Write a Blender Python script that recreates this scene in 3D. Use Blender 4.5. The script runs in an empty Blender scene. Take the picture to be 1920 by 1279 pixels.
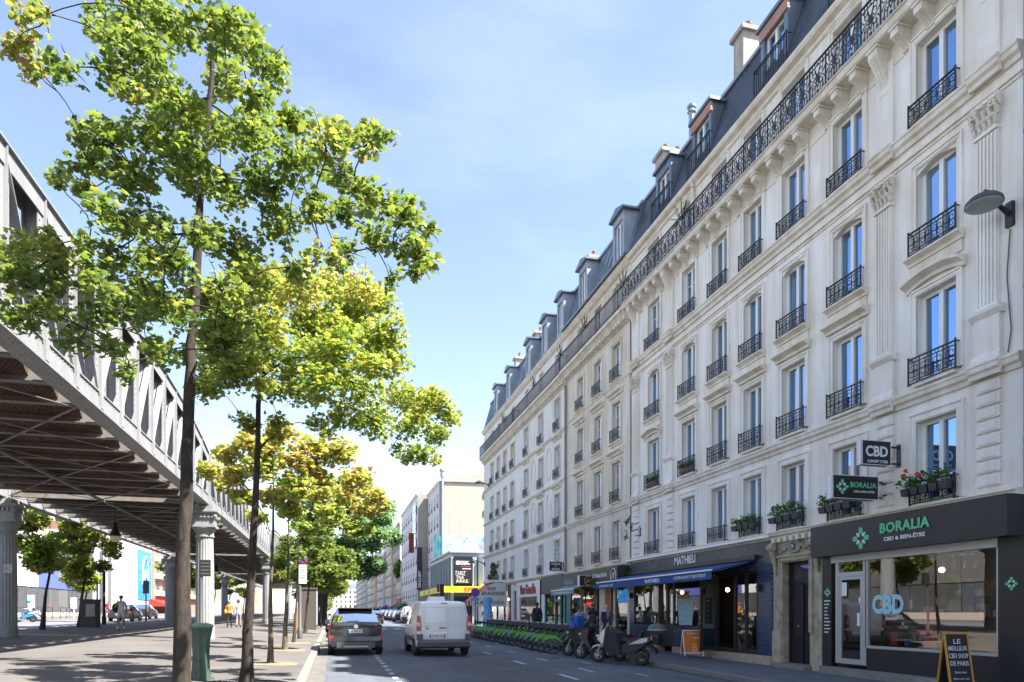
import bpy, math, random
import numpy as np
from mathutils import Vector, Matrix
R = math.radians
rnd = random.Random(7)
S = bpy.context.scene
COL = S.collection

# ------------------------------------------------------------------ camera
cam_d = bpy.data.cameras.new("camera"); cam = bpy.data.objects.new("camera", cam_d); COL.objects.link(cam)
cam.location = (0, 0, 1.5); cam.rotation_euler = (R(90), 0, R(-14.62))
cam_d.sensor_width = 36; cam_d.lens = 24.0; cam_d.shift_y = 0.2655
cam_d.clip_start = 0.05; cam_d.clip_end = 3000
S.camera = cam
# ------------------------------------------------------------------ sky, sun, exposure
EL, AZ = R(52.8), math.atan2(.85, -.52)
W = bpy.data.worlds.new("World"); S.world = W; W.use_nodes = True
nt = W.node_tree; nt.nodes.clear()
wo = nt.nodes.new("ShaderNodeOutputWorld"); bg = nt.nodes.new("ShaderNodeBackground")
sky = nt.nodes.new("ShaderNodeTexSky"); sky.sky_type = 'NISHITA'; sky.sun_disc = False
sky.sun_elevation = EL; sky.sun_rotation = AZ; sky.air_density = 1.0; sky.dust_density = .8; sky.ozone_density = 2.0; sky.altitude = 60
bg.inputs[1].default_value = 0.108
tc = nt.nodes.new("ShaderNodeTexCoord"); mp = nt.nodes.new("ShaderNodeMapping"); mp.inputs['Scale'].default_value = (1.0, 1.6, 2.6)
mp.inputs['Rotation'].default_value = (0.2, 0.5, 0.35)
n1 = nt.nodes.new("ShaderNodeTexNoise"); n1.inputs['Scale'].default_value = 2.1; n1.inputs['Detail'].default_value = 7; n1.inputs['Roughness'].default_value = .55
cr = nt.nodes.new("ShaderNodeValToRGB"); cr.color_ramp.elements[0].position = .50; cr.color_ramp.elements[1].position = .86
cr.color_ramp.elements[0].color = (0, 0, 0, 1); cr.color_ramp.elements[1].color = (.26, .26, .26, 1)
mx = nt.nodes.new("ShaderNodeMixRGB"); mx.inputs[2].default_value = (3.7, 4.0, 4.7, 1)
L = nt.links.new
L(tc.outputs['Generated'], mp.inputs[0]); L(mp.outputs[0], n1.inputs[0]); L(n1.outputs[0], cr.inputs[0])
L(cr.outputs[0], mx.inputs[0]); wb = nt.nodes.new("ShaderNodeMixRGB"); wb.blend_type = 'MULTIPLY'; wb.inputs[0].default_value = 1; wb.inputs[2].default_value = (1.10, .965, .89, 1)
L(sky.outputs[0], wb.inputs[1]); L(wb.outputs[0], mx.inputs[1]); L(mx.outputs[0], bg.inputs[0]); L(bg.outputs[0], wo.inputs[0])
sd = bpy.data.lights.new("sun", 'SUN'); sd.energy = 4.8; sd.angle = R(.55); sd.color = (1, .95, .87)
sun = bpy.data.objects.new("sun", sd); COL.objects.link(sun)
tos = Vector((math.sin(AZ) * math.cos(EL), math.cos(AZ) * math.cos(EL), math.sin(EL)))
sun.rotation_euler = tos.to_track_quat('Z', 'Y').to_euler()
S.view_settings.view_transform = 'Standard'; S.view_settings.look = 'None'
S.view_settings.exposure = 1.95; S.view_settings.gamma = 1
S.cycles.max_bounces = 6; S.cycles.diffuse_bounces = 4; S.cycles.glossy_bounces = 3; S.cycles.transparent_max_bounces = 10
S.cycles.transmission_bounces = 3; S.cycles.caustics_reflective = False; S.cycles.caustics_refractive = False

# ------------------------------------------------------------------ materials
MATS = {}
def node_mat(name):
    m = bpy.data.materials.new(name); m.use_nodes = True
    return m, m.node_tree, m.node_tree.nodes['Principled BSDF']
def mat(name, col, rough=.7, metal=0, var=.0, vs=3., fine=0., bump=0., bs=40., streak=0., spec=.5, coat=0., dirt=None, wear=0., ridge=0.):
    if name in MATS: return MATS[name]
    m, t, b = node_mat(name)
    b.inputs['Roughness'].default_value = rough; b.inputs['Metallic'].default_value = metal
    b.inputs['Specular IOR Level'].default_value = spec; b.inputs['Coat Weight'].default_value = coat
    c = (*col, 1); b.inputs['Base Color'].default_value = c
    N = t.nodes.new; K = t.links.new
    tc = N("ShaderNodeTexCoord"); cur = None
    def noise(scale, sc=(1, 1, 1), det=4):
        mp = N("ShaderNodeMapping"); mp.inputs['Scale'].default_value = sc; K(tc.outputs['Object'], mp.inputs[0])
        n = N("ShaderNodeTexNoise"); n.inputs['Scale'].default_value = scale; n.inputs['Detail'].default_value = det
        n.inputs['Roughness'].default_value = .6; K(mp.outputs[0], n.inputs[0]); return n.outputs[0]
    def mul(cur, fac_out, lo, hi, tint=(1, 1, 1)):
        mr = N("ShaderNodeMapRange"); mr.inputs[1].default_value = .3; mr.inputs[2].default_value = .7
        mr.inputs[3].default_value = 0; mr.inputs[4].default_value = 1; K(fac_out, mr.inputs[0])
        x = N("ShaderNodeMixRGB"); x.inputs[1].default_value = (lo * tint[0], lo * tint[1], lo * tint[2], 1); x.inputs[2].default_value = (hi, hi, hi, 1)
        K(mr.outputs[0], x.inputs[0])
        y = N("ShaderNodeMixRGB"); y.blend_type = 'MULTIPLY'; y.inputs[0].default_value = 1
        if cur is None: y.inputs[1].default_value = c
        else: K(cur, y.inputs[1])
        K(x.outputs[0], y.inputs[2]); return y.outputs[0]
    if var: cur = mul(cur, noise(vs), 1 - var, 1 + var * .4, dirt or (1, 1, 1))
    if streak: cur = mul(cur, noise(2.2, (1.5, 1.5, .12), 6), 1 - streak, 1 + streak * .2, dirt or (1, .97, .92))
    if ridge: rg = noise(24, (1, 1, .2), 4); cur = mul(cur, rg, 1 - ridge, 1 + ridge * .5)
    if wear: cur = mul(cur, noise(1.1, (1.3, .05, 1), 5), 1 - wear, 1 + wear * .5)
    if fine: cur = mul(cur, noise(bs * 1.7, det=2), 1 - fine, 1 + fine * .5)
    if cur is not None: K(cur, b.inputs['Base Color'])
    if bump:
        bp = N("ShaderNodeBump"); bp.inputs['Strength'].default_value = bump; bp.inputs['Distance'].default_value = .01
        K(rg if ridge else noise(bs, det=3), bp.inputs['Height']); K(bp.outputs[0], b.inputs['Normal'])
    MATS[name] = m; return m
def brick_mat(name, c1, c2, mortar, w, h, ms=.02, axes='yz', rough=.3, bump=.4, var=.0, rot=0.):
    m, t, b = node_mat(name); N = t.nodes.new; K = t.links.new
    tc = N("ShaderNodeTexCoord"); sp = N("ShaderNodeSeparateXYZ"); cb = N("ShaderNodeCombineXYZ")
    K(tc.outputs['Object'], sp.inputs[0])
    for i, a in enumerate(axes): K(sp.outputs['XYZ'.index(a.upper())], cb.inputs[i])
    br = N("ShaderNodeTexBrick"); br.inputs['Scale'].default_value = 1; br.inputs['Brick Width'].default_value = w; br.inputs['Row Height'].default_value = h
    br.inputs['Mortar Size'].default_value = ms; br.inputs['Color1'].default_value = (*c1, 1); br.inputs['Color2'].default_value = (*c2, 1)
    br.inputs['Mortar'].default_value = (*mortar, 1); br.inputs['Mortar Smooth'].default_value = .2
    src = cb.outputs[0]
    if rot:
        mp = N("ShaderNodeMapping"); mp.inputs['Rotation'].default_value = (0, 0, rot); K(src, mp.inputs[0]); src = mp.outputs[0]
    K(src, br.inputs[0])
    out = br.outputs[0]
    if var:
        n = N("ShaderNodeTexNoise"); n.inputs['Scale'].default_value = 1.3; n.inputs['Detail'].default_value = 5; K(tc.outputs['Object'], n.inputs[0])
        mr = N("ShaderNodeMapRange"); mr.inputs[1].default_value = .35; mr.inputs[2].default_value = .65; mr.inputs[3].default_value = 1 - var; mr.inputs[4].default_value = 1 + var * .5
        K(n.outputs[0], mr.inputs[0]); y = N("ShaderNodeMixRGB"); y.blend_type = 'MULTIPLY'; y.inputs[0].default_value = 1
        K(out, y.inputs[1]); K(mr.outputs[0], y.inputs[2]); out = y.outputs[0]
    K(out, b.inputs['Base Color']); b.inputs['Roughness'].default_value = rough
    bp = N("ShaderNodeBump"); bp.invert = True; bp.inputs['Strength'].default_value = bump; bp.inputs['Distance'].default_value = .01
    K(br.outputs['Fac'], bp.inputs['Height']); K(bp.outputs[0], b.inputs['Normal'])
    MATS[name] = m; return m
def emit_mat(name, col, s):
    m, t, b = node_mat(name); b.inputs['Base Color'].default_value = (*col, 1)
    b.inputs['Emission Color'].default_value = (*col, 1); b.inputs['Emission Strength'].default_value = s; MATS[name] = m; return m
def pane_mat(name, dark, light, refl=.22, tint=(.9, .94, 1)):
    # glazing over a dim room, some rooms with pale curtains: tone differs pane by pane
    m, t, b = node_mat(name); N = t.nodes.new; K = t.links.new
    oi = N("ShaderNodeObjectInfo"); cr = N("ShaderNodeValToRGB"); cr.color_ramp.interpolation = 'CONSTANT'
    e = cr.color_ramp.elements; e[0].position = 0; e[0].color = (*dark, 1); e[1].position = .62; e[1].color = (*[.5 * a + .5 * c for a, c in zip(dark, light)], 1)
    x = e.new(.86); x.color = (*light, 1)
    K(oi.outputs['Random'], cr.inputs[0]); K(cr.outputs[0], b.inputs['Base Color']); b.inputs['Roughness'].default_value = .5
    g = N("ShaderNodeBsdfGlossy"); g.inputs['Roughness'].default_value = .015; g.inputs['Color'].default_value = (*tint, 1)
    lw = N("ShaderNodeLayerWeight"); lw.inputs[0].default_value = .28
    mr = N("ShaderNodeMapRange"); mr.inputs[3].default_value = refl; mr.inputs[4].default_value = .95; K(lw.outputs[0], mr.inputs[0])
    ms = N("ShaderNodeMixShader"); K(mr.outputs[0], ms.inputs[0]); K(b.outputs[0], ms.inputs[1]); K(g.outputs[0], ms.inputs[2])
    K(ms.outputs[0], t.nodes['Material Output'].inputs[0]); MATS[name] = m; return m
def glass_mat(name, tint=(.8, .85, .85), refl=.25):
    m, t, b = node_mat(name); N = t.nodes.new; K = t.links.new
    tr = N("ShaderNodeBsdfTransparent"); tr.inputs[0].default_value = (*tint, 1)
    g = N("ShaderNodeBsdfGlossy"); g.inputs['Roughness'].default_value = .01
    lw = N("ShaderNodeLayerWeight"); lw.inputs[0].default_value = .25
    mr = N("ShaderNodeMapRange"); mr.inputs[3].default_value = refl; mr.inputs[4].default_value = .95; K(lw.outputs[0], mr.inputs[0])
    ms = N("ShaderNodeMixShader"); K(mr.outputs[0], ms.inputs[0]); K(tr.outputs[0], ms.inputs[1]); K(g.outputs[0], ms.inputs[2])
    K(ms.outputs[0], t.nodes['Material Output'].inputs[0]); MATS[name] = m; return m
def leaf_mat(name, cols, trans=.45):
    m, t, b = node_mat(name); N = t.nodes.new; K = t.links.new
    gi = N("ShaderNodeNewGeometry"); cr = N("ShaderNodeValToRGB"); e = cr.color_ramp.elements
    cr.color_ramp.interpolation = 'LINEAR'
    n = len(cols)
    e[0].position = 0; e[0].color = (*cols[0], 1); e[1].position = 1; e[1].color = (*cols[-1], 1)
    for i in range(1, n - 1): x = e.new(i / (n - 1)); x.color = (*cols[i], 1)
    at = N("ShaderNodeAttribute"); at.attribute_name = 'tint'
    ad = N("ShaderNodeMath"); ad.operation = 'MULTIPLY_ADD'; ad.inputs[1].default_value = .55; K(gi.outputs['Random Per Island'], ad.inputs[0])
    mm = N("ShaderNodeMath"); mm.operation = 'MULTIPLY'; mm.inputs[1].default_value = .5; K(at.outputs['Fac'], mm.inputs[0]); K(mm.outputs[0], ad.inputs[2])
    K(ad.outputs[0], cr.inputs[0]); K(cr.outputs[0], b.inputs['Base Color']); b.inputs['Roughness'].default_value = .45
    b.inputs['Specular IOR Level'].default_value = .45
    tl = N("ShaderNodeBsdfTranslucent"); hs = N("ShaderNodeHueSaturation"); hs.inputs['Saturation'].default_value = 1.12; hs.inputs['Value'].default_value = 2.0
    hs.inputs['Hue'].default_value = .485
    K(cr.outputs[0], hs.inputs['Color']); K(hs.outputs[0], tl.inputs[0])
    ms = N("ShaderNodeMixShader"); ms.inputs[0].default_value = trans; K(b.outputs[0], ms.inputs[1]); K(tl.outputs[0], ms.inputs[2])
    K(ms.outputs[0], t.nodes['Material Output'].inputs[0]); MATS[name] = m; return m

STONE = mat('stone_white', (.86, .84, .81), .85, var=.08, vs=.8, fine=.06, bump=.2, bs=60, streak=.15, dirt=(1, .95, .88))
STONE_T = mat('stone_trim', (.80, .765, .70), .85, var=.12, vs=2, fine=.08, bump=.15, bs=50, streak=.18, dirt=(1, .94, .85))
STONE_B = mat('stone_beige', (.76, .70, .61), .88, var=.14, vs=.9, fine=.08, bump=.2, bs=50, streak=.22, dirt=(1, .95, .88))
STONE_C = mat('stone_pale', (.82, .805, .78), .88, var=.10, vs=.7, fine=.06, bump=.15, bs=50, streak=.14)
OLD = mat('stone_old', (.47, .43, .35), .9, var=.35, vs=3.5, fine=.15, bump=.4, bs=25, streak=.2, dirt=(1, .95, .85))
WHITE = mat('white_paint', (.80, .80, .79), .4, var=.05, vs=2)
IRON = mat('black_iron', (.016, .017, .021), .45, var=.2, vs=5)
SLATE = brick_mat('slate', (.035, .045, .06), (.06, .068, .085), (.02, .024, .03), .22, .13, .008, 'yz', .55, .5, .3)
ZINC = mat('zinc', (.19, .235, .29), .38, metal=.35, var=.22, vs=1.6, streak=.2)
ZINC2 = mat('zinc_light', (.33, .38, .43), .45, metal=.2, var=.2, vs=2)
PANE = pane_mat('window_pane', (.008, .010, .012), (.17, .18, .19), .60, (.36, .60, .98))
PANE2 = pane_mat('window_pane_far', (.03, .032, .035), (.14, .145, .15), .12)
GLASS = glass_mat('shop_glass', (.72, .74, .72), .22)
ASPH = mat('asphalt', (.128, .142, .166), .9, var=.28, vs=.45, fine=.25, bump=.25, bs=90, spec=.3, wear=.22)
PAVE = mat('pavement_asphalt', (.14, .147, .162), .9, var=.2, vs=.6, fine=.2, bump=.2, bs=80, spec=.3)
PROM = mat('promenade_asphalt', (.138, .129, .122), .92, var=.26, vs=.5, fine=.14, bump=.2, bs=70, spec=.3)
KERB = mat('granite_kerb', (.235, .215, .195), .85, var=.2, vs=5, fine=.15, bump=.2, bs=60)
PAINT = mat('road_paint', (.50, .51, .53), .8, var=.45, vs=9, fine=.3)
VGREY = mat('viaduct_grey', (.29, .30, .315), .55, var=.12, vs=1.5, fine=.05, streak=.16)
VDARK = mat('viaduct_beam_grey', (.22, .205, .19), .7, var=.25, vs=2, streak=.15)
VBRICK = brick_mat('vault_brick', (.13, .072, .048), (.17, .10, .07), (.07, .05, .04), .22, .07, .012, 'xy', .9, .4, .45, rot=.785)
COLST = mat('column_stone', (.30, .315, .32), .75, var=.16, vs=2, fine=.08, bump=.2, bs=40, streak=.25)
BARK = mat('bark', (.055, .042, .033), .95, var=.45, vs=5, fine=.3, bump=1.0, bs=26, ridge=.6)
BARK2 = mat('bark_pale', (.15, .125, .088), .95, var=.45, vs=5, fine=.25, bump=.9, bs=30, ridge=.5)
BLACKP = mat('black_panel', (.017, .018, .021), .42, var=.15, vs=1.2, streak=.1)
DARKM = mat('dark_metal', (.02, .02, .023), .4)
ALU = mat('aluminium', (.46, .47, .48), .45, metal=.5)
NAVYT = brick_mat('navy_tile', (.018, .034, .085), (.028, .05, .115), (.10, .12, .17), .15, .075, .006, 'yz', .18, .35, .2)
TEALT = brick_mat('slate_blue_tile', (.05, .068, .088), (.085, .105, .125), (.03, .04, .055), .22, .065, .006, 'yz', .22, .35, .3)
BLUEAWN = mat('blue_canvas', (.016, .065, .24), .8, var=.08, vs=2)
GREENP = mat('sign_green', (.12, .52, .27), .5)
MINT = mat('sign_mint', (.55, .75, .66), .5)
LETW = mat('sign_white', (.75, .76, .78), .5)
RUBBER = mat('rubber', (.018, .018, .019), .75)
CHROME = mat('chrome', (.6, .6, .62), .2, metal=1)
GREYP = mat('grey_plastic', (.09, .095, .10), .5)

# ------------------------------------------------------------------ mesh helpers
class MB:
    def __init__(s): s.v = []; s.f = []; s.m = []; s.cur = 0; s.T = None
    def add(s, vs, fs):
        o = len(s.v)
        if s.T is not None: vs = [tuple(s.T @ Vector(p)) for p in vs]
        s.v += vs; s.f += [tuple(i + o for i in f) for f in fs]; s.m += [s.cur] * len(fs); return s
    def box(s, x0, x1, y0, y1, z0, z1):
        if x0 > x1: x0, x1 = x1, x0
        if y0 > y1: y0, y1 = y1, y0
        if z0 > z1: z0, z1 = z1, z0
        return s.add([(x0, y0, z0), (x1, y0, z0), (x1, y1, z0), (x0, y1, z0), (x0, y0, z1), (x1, y0, z1), (x1, y1, z1), (x0, y1, z1)],
                     [(3, 2, 1, 0), (4, 5, 6, 7), (0, 1, 5, 4), (1, 2, 6, 5), (2, 3, 7, 6), (3, 0, 4, 7)])
    def cb(s, c, d): return s.box(c[0] - d[0] / 2, c[0] + d[0] / 2, c[1] - d[1] / 2, c[1] + d[1] / 2, c[2] - d[2] / 2, c[2] + d[2] / 2)
    def bar(s, p, q, w, h, up=(0, 0, 1)):
        p, q = Vector(p), Vector(q); d = (q - p); l = d.length; d.normalize(); u = Vector(up)
        if abs(d.dot(u)) > .98: u = Vector((1, 0, 0))
        a = d.cross(u).normalized(); b = a.cross(d)
        vs = []
        for e in (p, q):
            for i, j in ((-1, -1), (1, -1), (1, 1), (-1, 1)): vs.append(tuple(e + a * (i * w / 2) + b * (j * h / 2)))
        return s.add(vs, [(0, 1, 2, 3), (7, 6, 5, 4), (1, 0, 4, 5), (2, 1, 5, 6), (3, 2, 6, 7), (0, 3, 7, 4)])
    def path(s, pts, rs, n=6, caps=True, closed=False):
        pts = [Vector(p) for p in pts]; k = len(pts)
        if not hasattr(rs, '__len__'): rs = [rs] * k
        vs = []; prev = None
        for i, p in enumerate(pts):
            if closed: d = pts[(i + 1) % k] - pts[i - 1]
            else: d = pts[min(i + 1, k - 1)] - pts[max(i - 1, 0)]
            d = d.normalized() if d.length > 1e-9 else Vector((0, 0, 1))
            if prev is None:
                u = Vector((0, 0, 1)) if abs(d.z) < .9 else Vector((1, 0, 0)); a = d.cross(u).normalized()
            else:
                a = (prev - d * prev.dot(d)); a = a.normalized() if a.length > 1e-6 else d.orthogonal().normalized()
            prev = a; b = d.cross(a)
            for j in range(n):
                t = 2 * math.pi * j / n; vs.append(tuple(p + (a * math.cos(t) + b * math.sin(t)) * rs[i]))
        fs = []
        for i in range(k if closed else k - 1):
            for j in range(n):
                a0 = i * n + j; a1 = i * n + (j + 1) % n; i2 = (i + 1) % k
                fs.append((a0, a1, i2 * n + (j + 1) % n, i2 * n + j))
        if caps and not closed: fs += [tuple(range(n))[::-1], tuple((k - 1) * n + j for j in range(n))]
        return s.add(vs, fs)
    def tube(s, p, q, r, r2=None, n=8): return s.path([p, q], [r, r if r2 is None else r2], n)
    def prism(s, prof, a0, a1, axis='y'):
        n = len(prof); vs = []
        for a in (a0, a1):
            for (p, q) in prof:
                vs.append({'y': (p, a, q), 'x': (a, p, q), 'z': (p, q, a)}[axis])
        fs = [tuple(range(n)), tuple(range(2 * n - 1, n - 1, -1))]
        for i in range(n): fs.append((i, n + i, n + (i + 1) % n, (i + 1) % n))
        return s.add(vs, fs)
    def lathe(s, prof, c=(0, 0, 0), n=16, axis='z', arc=None):
        vs = []; fs = []; k = len(prof)
        for r, z in prof:
            for j in range(n):
                t = 2 * math.pi * j / n; a, b = r * math.cos(t), r * math.sin(t)
                p = {'z': (a, b, z), 'x': (z, a, b), 'y': (a, z, b)}[axis]
                vs.append((c[0] + p[0], c[1] + p[1], c[2] + p[2]))
        for i in range(k - 1):
            for j in range(n): fs.append((i * n + j, i * n + (j + 1) % n, (i + 1) * n + (j + 1) % n, (i + 1) * n + j))
        fs += [tuple(range(n))[::-1], tuple((k - 1) * n + j for j in range(n))]
        return s.add(vs, fs)
    def quad(s, *p): return s.add(list(p), [tuple(range(len(p)))])
    def ball(s, c, r, n=8, k=5):
        sx, sy, sz = r if hasattr(r, '__len__') else (r, r, r); vs = []; fs = []
        for i in range(1, k):
            ph = math.pi * i / k
            for j in range(n):
                t = 2 * math.pi * j / n; vs.append((c[0] + sx * math.sin(ph) * math.cos(t), c[1] + sy * math.sin(ph) * math.sin(t), c[2] + sz * math.cos(ph)))
        vs += [(c[0], c[1], c[2] + sz), (c[0], c[1], c[2] - sz)]; T = len(vs) - 2
        for i in range(k - 2):
            for j in range(n): fs.append((i * n + j, (i + 1) * n + j, (i + 1) * n + (j + 1) % n, i * n + (j + 1) % n))
        for j in range(n): fs.append((T, j, (j + 1) % n)); fs.append((T + 1, (k - 2) * n + (j + 1) % n, (k - 2) * n + j))
        return s.add(vs, fs)
    def mesh(s, name, mats, smooth=False):
        me = bpy.data.meshes.new(name); me.from_pydata(s.v, [], s.f)
        if not isinstance(mats, (list, tuple)): mats = [mats]
        for m in mats: me.materials.append(m)
        if len(mats) > 1: me.polygons.foreach_set('material_index', [min(i, len(mats) - 1) for i in s.m])
        me.validate(); me.update()
        if smooth:
            me.polygons.foreach_set('use_smooth', [True] * len(me.polygons))
            try: me.set_sharp_from_angle(angle=R(40))
            except Exception: pass
        return me
    def build(s, name, mats, parent=None, smooth=False, loc=None, rotz=0):
        return link(name, s.mesh(name, mats, smooth), parent, loc, rotz)
def link(name, me, parent=None, loc=None, rotz=0):
    o = bpy.data.objects.new(name, me); COL.objects.link(o)
    if loc is not None: o.location = loc
    if rotz: o.rotation_euler.z = rotz
    if parent is not None: o.parent = parent
    return o
def tag(o, label, cat, group=None, kind=None):
    o['label'] = label; o['category'] = cat
    if group: o['group'] = group
    if kind: o['kind'] = kind
    return o
def thing(name, label, cat, loc=(0, 0, 0), rotz=0, group=None):
    o = bpy.data.objects.new(name, None); COL.objects.link(o); o.location = loc; o.rotation_euler = (0, 0, rotz)
    o.empty_display_size = .2
    return tag(o, label, cat, group)
def structure(name, mb, m, smooth=False, kind='structure'):
    o = mb.build(name, m, None, smooth); o['kind'] = kind; return o
def dup(root, loc, rotz, label=None, scale=1):
    r = root.copy(); COL.objects.link(r); r.location = loc; r.rotation_euler = (0, 0, rotz); r.scale = (scale,) * 3
    if label: r['label'] = label
    for ch in list(root.children):
        c = ch.copy(); COL.objects.link(c); c.parent = r
        for g in list(ch.children):
            d = g.copy(); COL.objects.link(d); d.parent = c
    return r
FX = Matrix(((0, 0, -1), (-1, 0, 0), (0, 1, 0)))   # text facing -X
FY = Matrix(((1, 0, 0), (0, 0, -1), (0, 1, 0)))    # text facing -Y
def text(name, s, p, w, h, face, m, parent=None, ext=.006, bold=.0, shear=0., space=1.):
    cu = bpy.data.curves.new(name, 'FONT'); cu.body = s; cu.align_x = 'LEFT'; cu.extrude = ext * .5; cu.offset = bold; cu.shear = shear; cu.space_character = space
    cu.resolution_u = 3
    o = bpy.data.objects.new(name, cu); COL.objects.link(o); bpy.context.view_layer.update()
    me = bpy.data.meshes.new_from_object(o.evaluated_get(bpy.context.evaluated_depsgraph_get())); bpy.data.objects.remove(o)
    n = len(me.vertices); co = np.empty(n * 3, 'f'); me.vertices.foreach_get('co', co); co = co.reshape(-1, 3)
    lo, hi = co.min(0), co.max(0)
    co[:, 0] = ((co[:, 0] - lo[0]) / (hi[0] - lo[0]) - .5) * w; co[:, 1] = ((co[:, 1] - lo[1]) / (hi[1] - lo[1]) - .5) * h
    co[:, 2] = (co[:, 2] - lo[2]) / max(1e-9, hi[2] - lo[2]) * ext
    M = np.array(face); co = co @ M.T + np.array(p)
    me.vertices.foreach_set('co', co.astype('f').ravel()); me.update(); me.materials.clear(); me.materials.append(m)
    return link(name, me, parent)
# facade maps: (along, height, depth inwards)
def mapx(X): return lambda a, z, d: (X + d, a, z)          # faces -X
def mapy(Y): return lambda a, z, d: (a, Y + d, z)          # faces -Y
def mapl(X): return lambda a, z, d: (X - d, a, z)          # faces +X
def each(parent, name, m, fn, items, smooth=False):
    for it in items:
        mb = MB(); fn(mb, *it); mb.build(name, m, parent, smooth)
def wall(mb, F, a0, a1, z0, z1, ops, depth=.3, back=True):
    A = sorted({a0, a1, *[o[0] for o in ops], *[o[1] for o in ops]}); Z = sorted({z0, z1, *[o[2] for o in ops], *[o[3] for o in ops]})
    A = [a for a in A if a0 - 1e-6 <= a <= a1 + 1e-6]; Z = [z for z in Z if z0 - 1e-6 <= z <= z1 + 1e-6]
    for j in range(len(Z) - 1):
        i = 0
        while i < len(A) - 1:
            def hole(i): 
                ca = (A[i] + A[i + 1]) / 2; cz = (Z[j] + Z[j + 1]) / 2
                return any(o[0] < ca < o[1] and o[2] < cz < o[3] for o in ops)
            if hole(i): i += 1; continue
            k = i
            while k + 1 < len(A) - 1 and not hole(k + 1): k += 1
            mb.quad(F(A[i], Z[j], 0), F(A[i], Z[j + 1], 0), F(A[k + 1], Z[j + 1], 0), F(A[k + 1], Z[j], 0)); i = k + 1
    for o in ops:
        p = [F(o[0], o[2], 0), F(o[1], o[2], 0), F(o[1], o[3], 0), F(o[0], o[3], 0)]
        q = [F(o[0], o[2], depth), F(o[1], o[2], depth), F(o[1], o[3], depth), F(o[0], o[3], depth)]
        for i in range(4): mb.quad(p[i], p[(i + 1) % 4], q[(i + 1) % 4], q[i])
        if len(o) > 4:   # shallow arched head filling the corners
            a, b, zt, rise = o[0], o[1], o[3], o[4]; n = 8
            arc = [(a + (b - a) * i / n, zt - rise * (2 * i / n - 1) ** 2) for i in range(n + 1)]
            for i in range(n):
                (u0, h0), (u1, h1) = arc[i], arc[i + 1]
                mb.quad(F(u0, h0, .002), F(u0, zt, .002), F(u1, zt, .002), F(u1, h1, .002)); mb.quad(F(u0, h0, .002), F(u1, h1, .002), F(u1, h1, depth), F(u0, h0, depth))
    return mb

# ------------------------------------------------------------------ ground levels
def gy(y): return .0065 * max(-60, min(y, 140))
def road_z(x, y): return -.07 + gy(y) - .0167 * max(0, min(x, 9) - 3)
def prom_z(x, y):
    t = -.53 - x; return road_z(-.53, y) + .15 + .035 * min(t, 5) + .02 * max(0, min(t - 5, 9))
def left_z(x, y): return prom_z(-14.6, y) - .1 + .015 * (-14.6 - x)
def side_z(x, y): return -.085 + gy(y) + .04 * (x - 9)
def sheet(name, xs, ys, f, m, dz=0):
    mb = MB(); vs = [(x, y, f(x, y) + dz) for y in ys for x in xs]; n = len(xs)
    mb.add(vs, [(j * n + i, j * n + i + 1, (j + 1) * n + i + 1, (j + 1) * n + i) for j in range(len(ys) - 1) for i in range(n - 1)])
    return structure(name, mb, m)
YS = [-60, 0, 54.6, 69.5, 140, 620]
structure('ground', MB().quad((-900, -900, -1.6), (900, -900, -1.6), (900, 2500, -1.6), (-900, 2500, -1.6)), mat('ground_far', (.2, .19, .18), .95, var=.2, vs=.02))
sheet('road', [-.53, 3, 9], YS, road_z, ASPH)
sheet('side_street', [9, 60], [54.6, 69.5], lambda x, y: road_z(9, y), ASPH)
sheet('promenade', [-14.6, -5.53, -.72], YS, prom_z, PROM)
sheet('road', [-22.5, -14.6], YS, left_z, mat('asphalt_left', (.17, .175, .19), .9, var=.2, vs=.5, fine=.15))
sheet('pavement', [-70, -22.7], YS, lambda x, y: left_z(-22.7, y) + .12, PROM)
sheet('pavement', [9.28, 40], YS[:3], lambda x, y: side_z(min(x, 12), y), PAVE)
sheet('pavement', [9.28, 40], YS[3:], lambda x, y: side_z(min(x, 12), y), PAVE)
def kerb(x0, x1, f, ys):
    mb = MB()
    for a, b in zip(ys[:-1], ys[1:]):
        y = a
        n = max(1, int((b - a) / 1.0)) if a < 60 else 1
        for i in range(n):
            p, q = a + (b - a) * i / n + .004, a + (b - a) * (i + 1) / n - .004
            z0, z1 = f(x0, p), f(x0, q)
            mb.add([(x0, p, z0 - .4), (x1, p, z0 - .4), (x1, q, z1 - .4), (x0, q, z1 - .4), (x0, p, z0 + .004), (x1, p, z0 + .004), (x1, q, z1 + .004), (x0, q, z1 + .004)],
                   [(3, 2, 1, 0), (4, 5, 6, 7), (0, 1, 5, 4), (1, 2, 6, 5), (2, 3, 7, 6), (3, 0, 4, 7)])
    structure('kerb', mb, KERB)
kerb(-.72, -.53, lambda x, y: prom_z(-.53, y), YS)
KERB_R = mat('granite_kerb_worn', (.19, .185, .18), .85, var=.25, vs=5, fine=.15)
kerb(9.0, 9.28, lambda x, y: side_z(9.28, y), YS[:3]); COL.objects[-1].data.materials[0] = KERB_R
kerb(9.0, 9.28, lambda x, y: side_z(9.28, y), YS[3:])
kerb(-22.7, -22.5, lambda x, y: left_z(-22.7, y) + .12, YS); kerb(-14.6, -14.45, lambda x, y: prom_z(-14.6, y), YS)
mk = MB()
def dash(x, y, l, w):
    z = lambda a, b: road_z(a, b) + .005
    mk.quad(*[(a, b, z(a, b)) for a, b in ((x - w / 2, y), (x + w / 2, y), (x + w / 2, y + l), (x - w / 2, y + l))])
y = 9.0
while y < 58: dash(1.34, y, .5, .13); y += 1.05
for i in range(12): dash(5.35, 10.2 + 4.4 * i, 1.3, .14)
for i in range(9): dash(6.45, 12.5 + 3.9 * i, 1.2, .10)
for i in range(5): dash(7.4, 15.2 + 3.9 * i, .8, .08)
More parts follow.
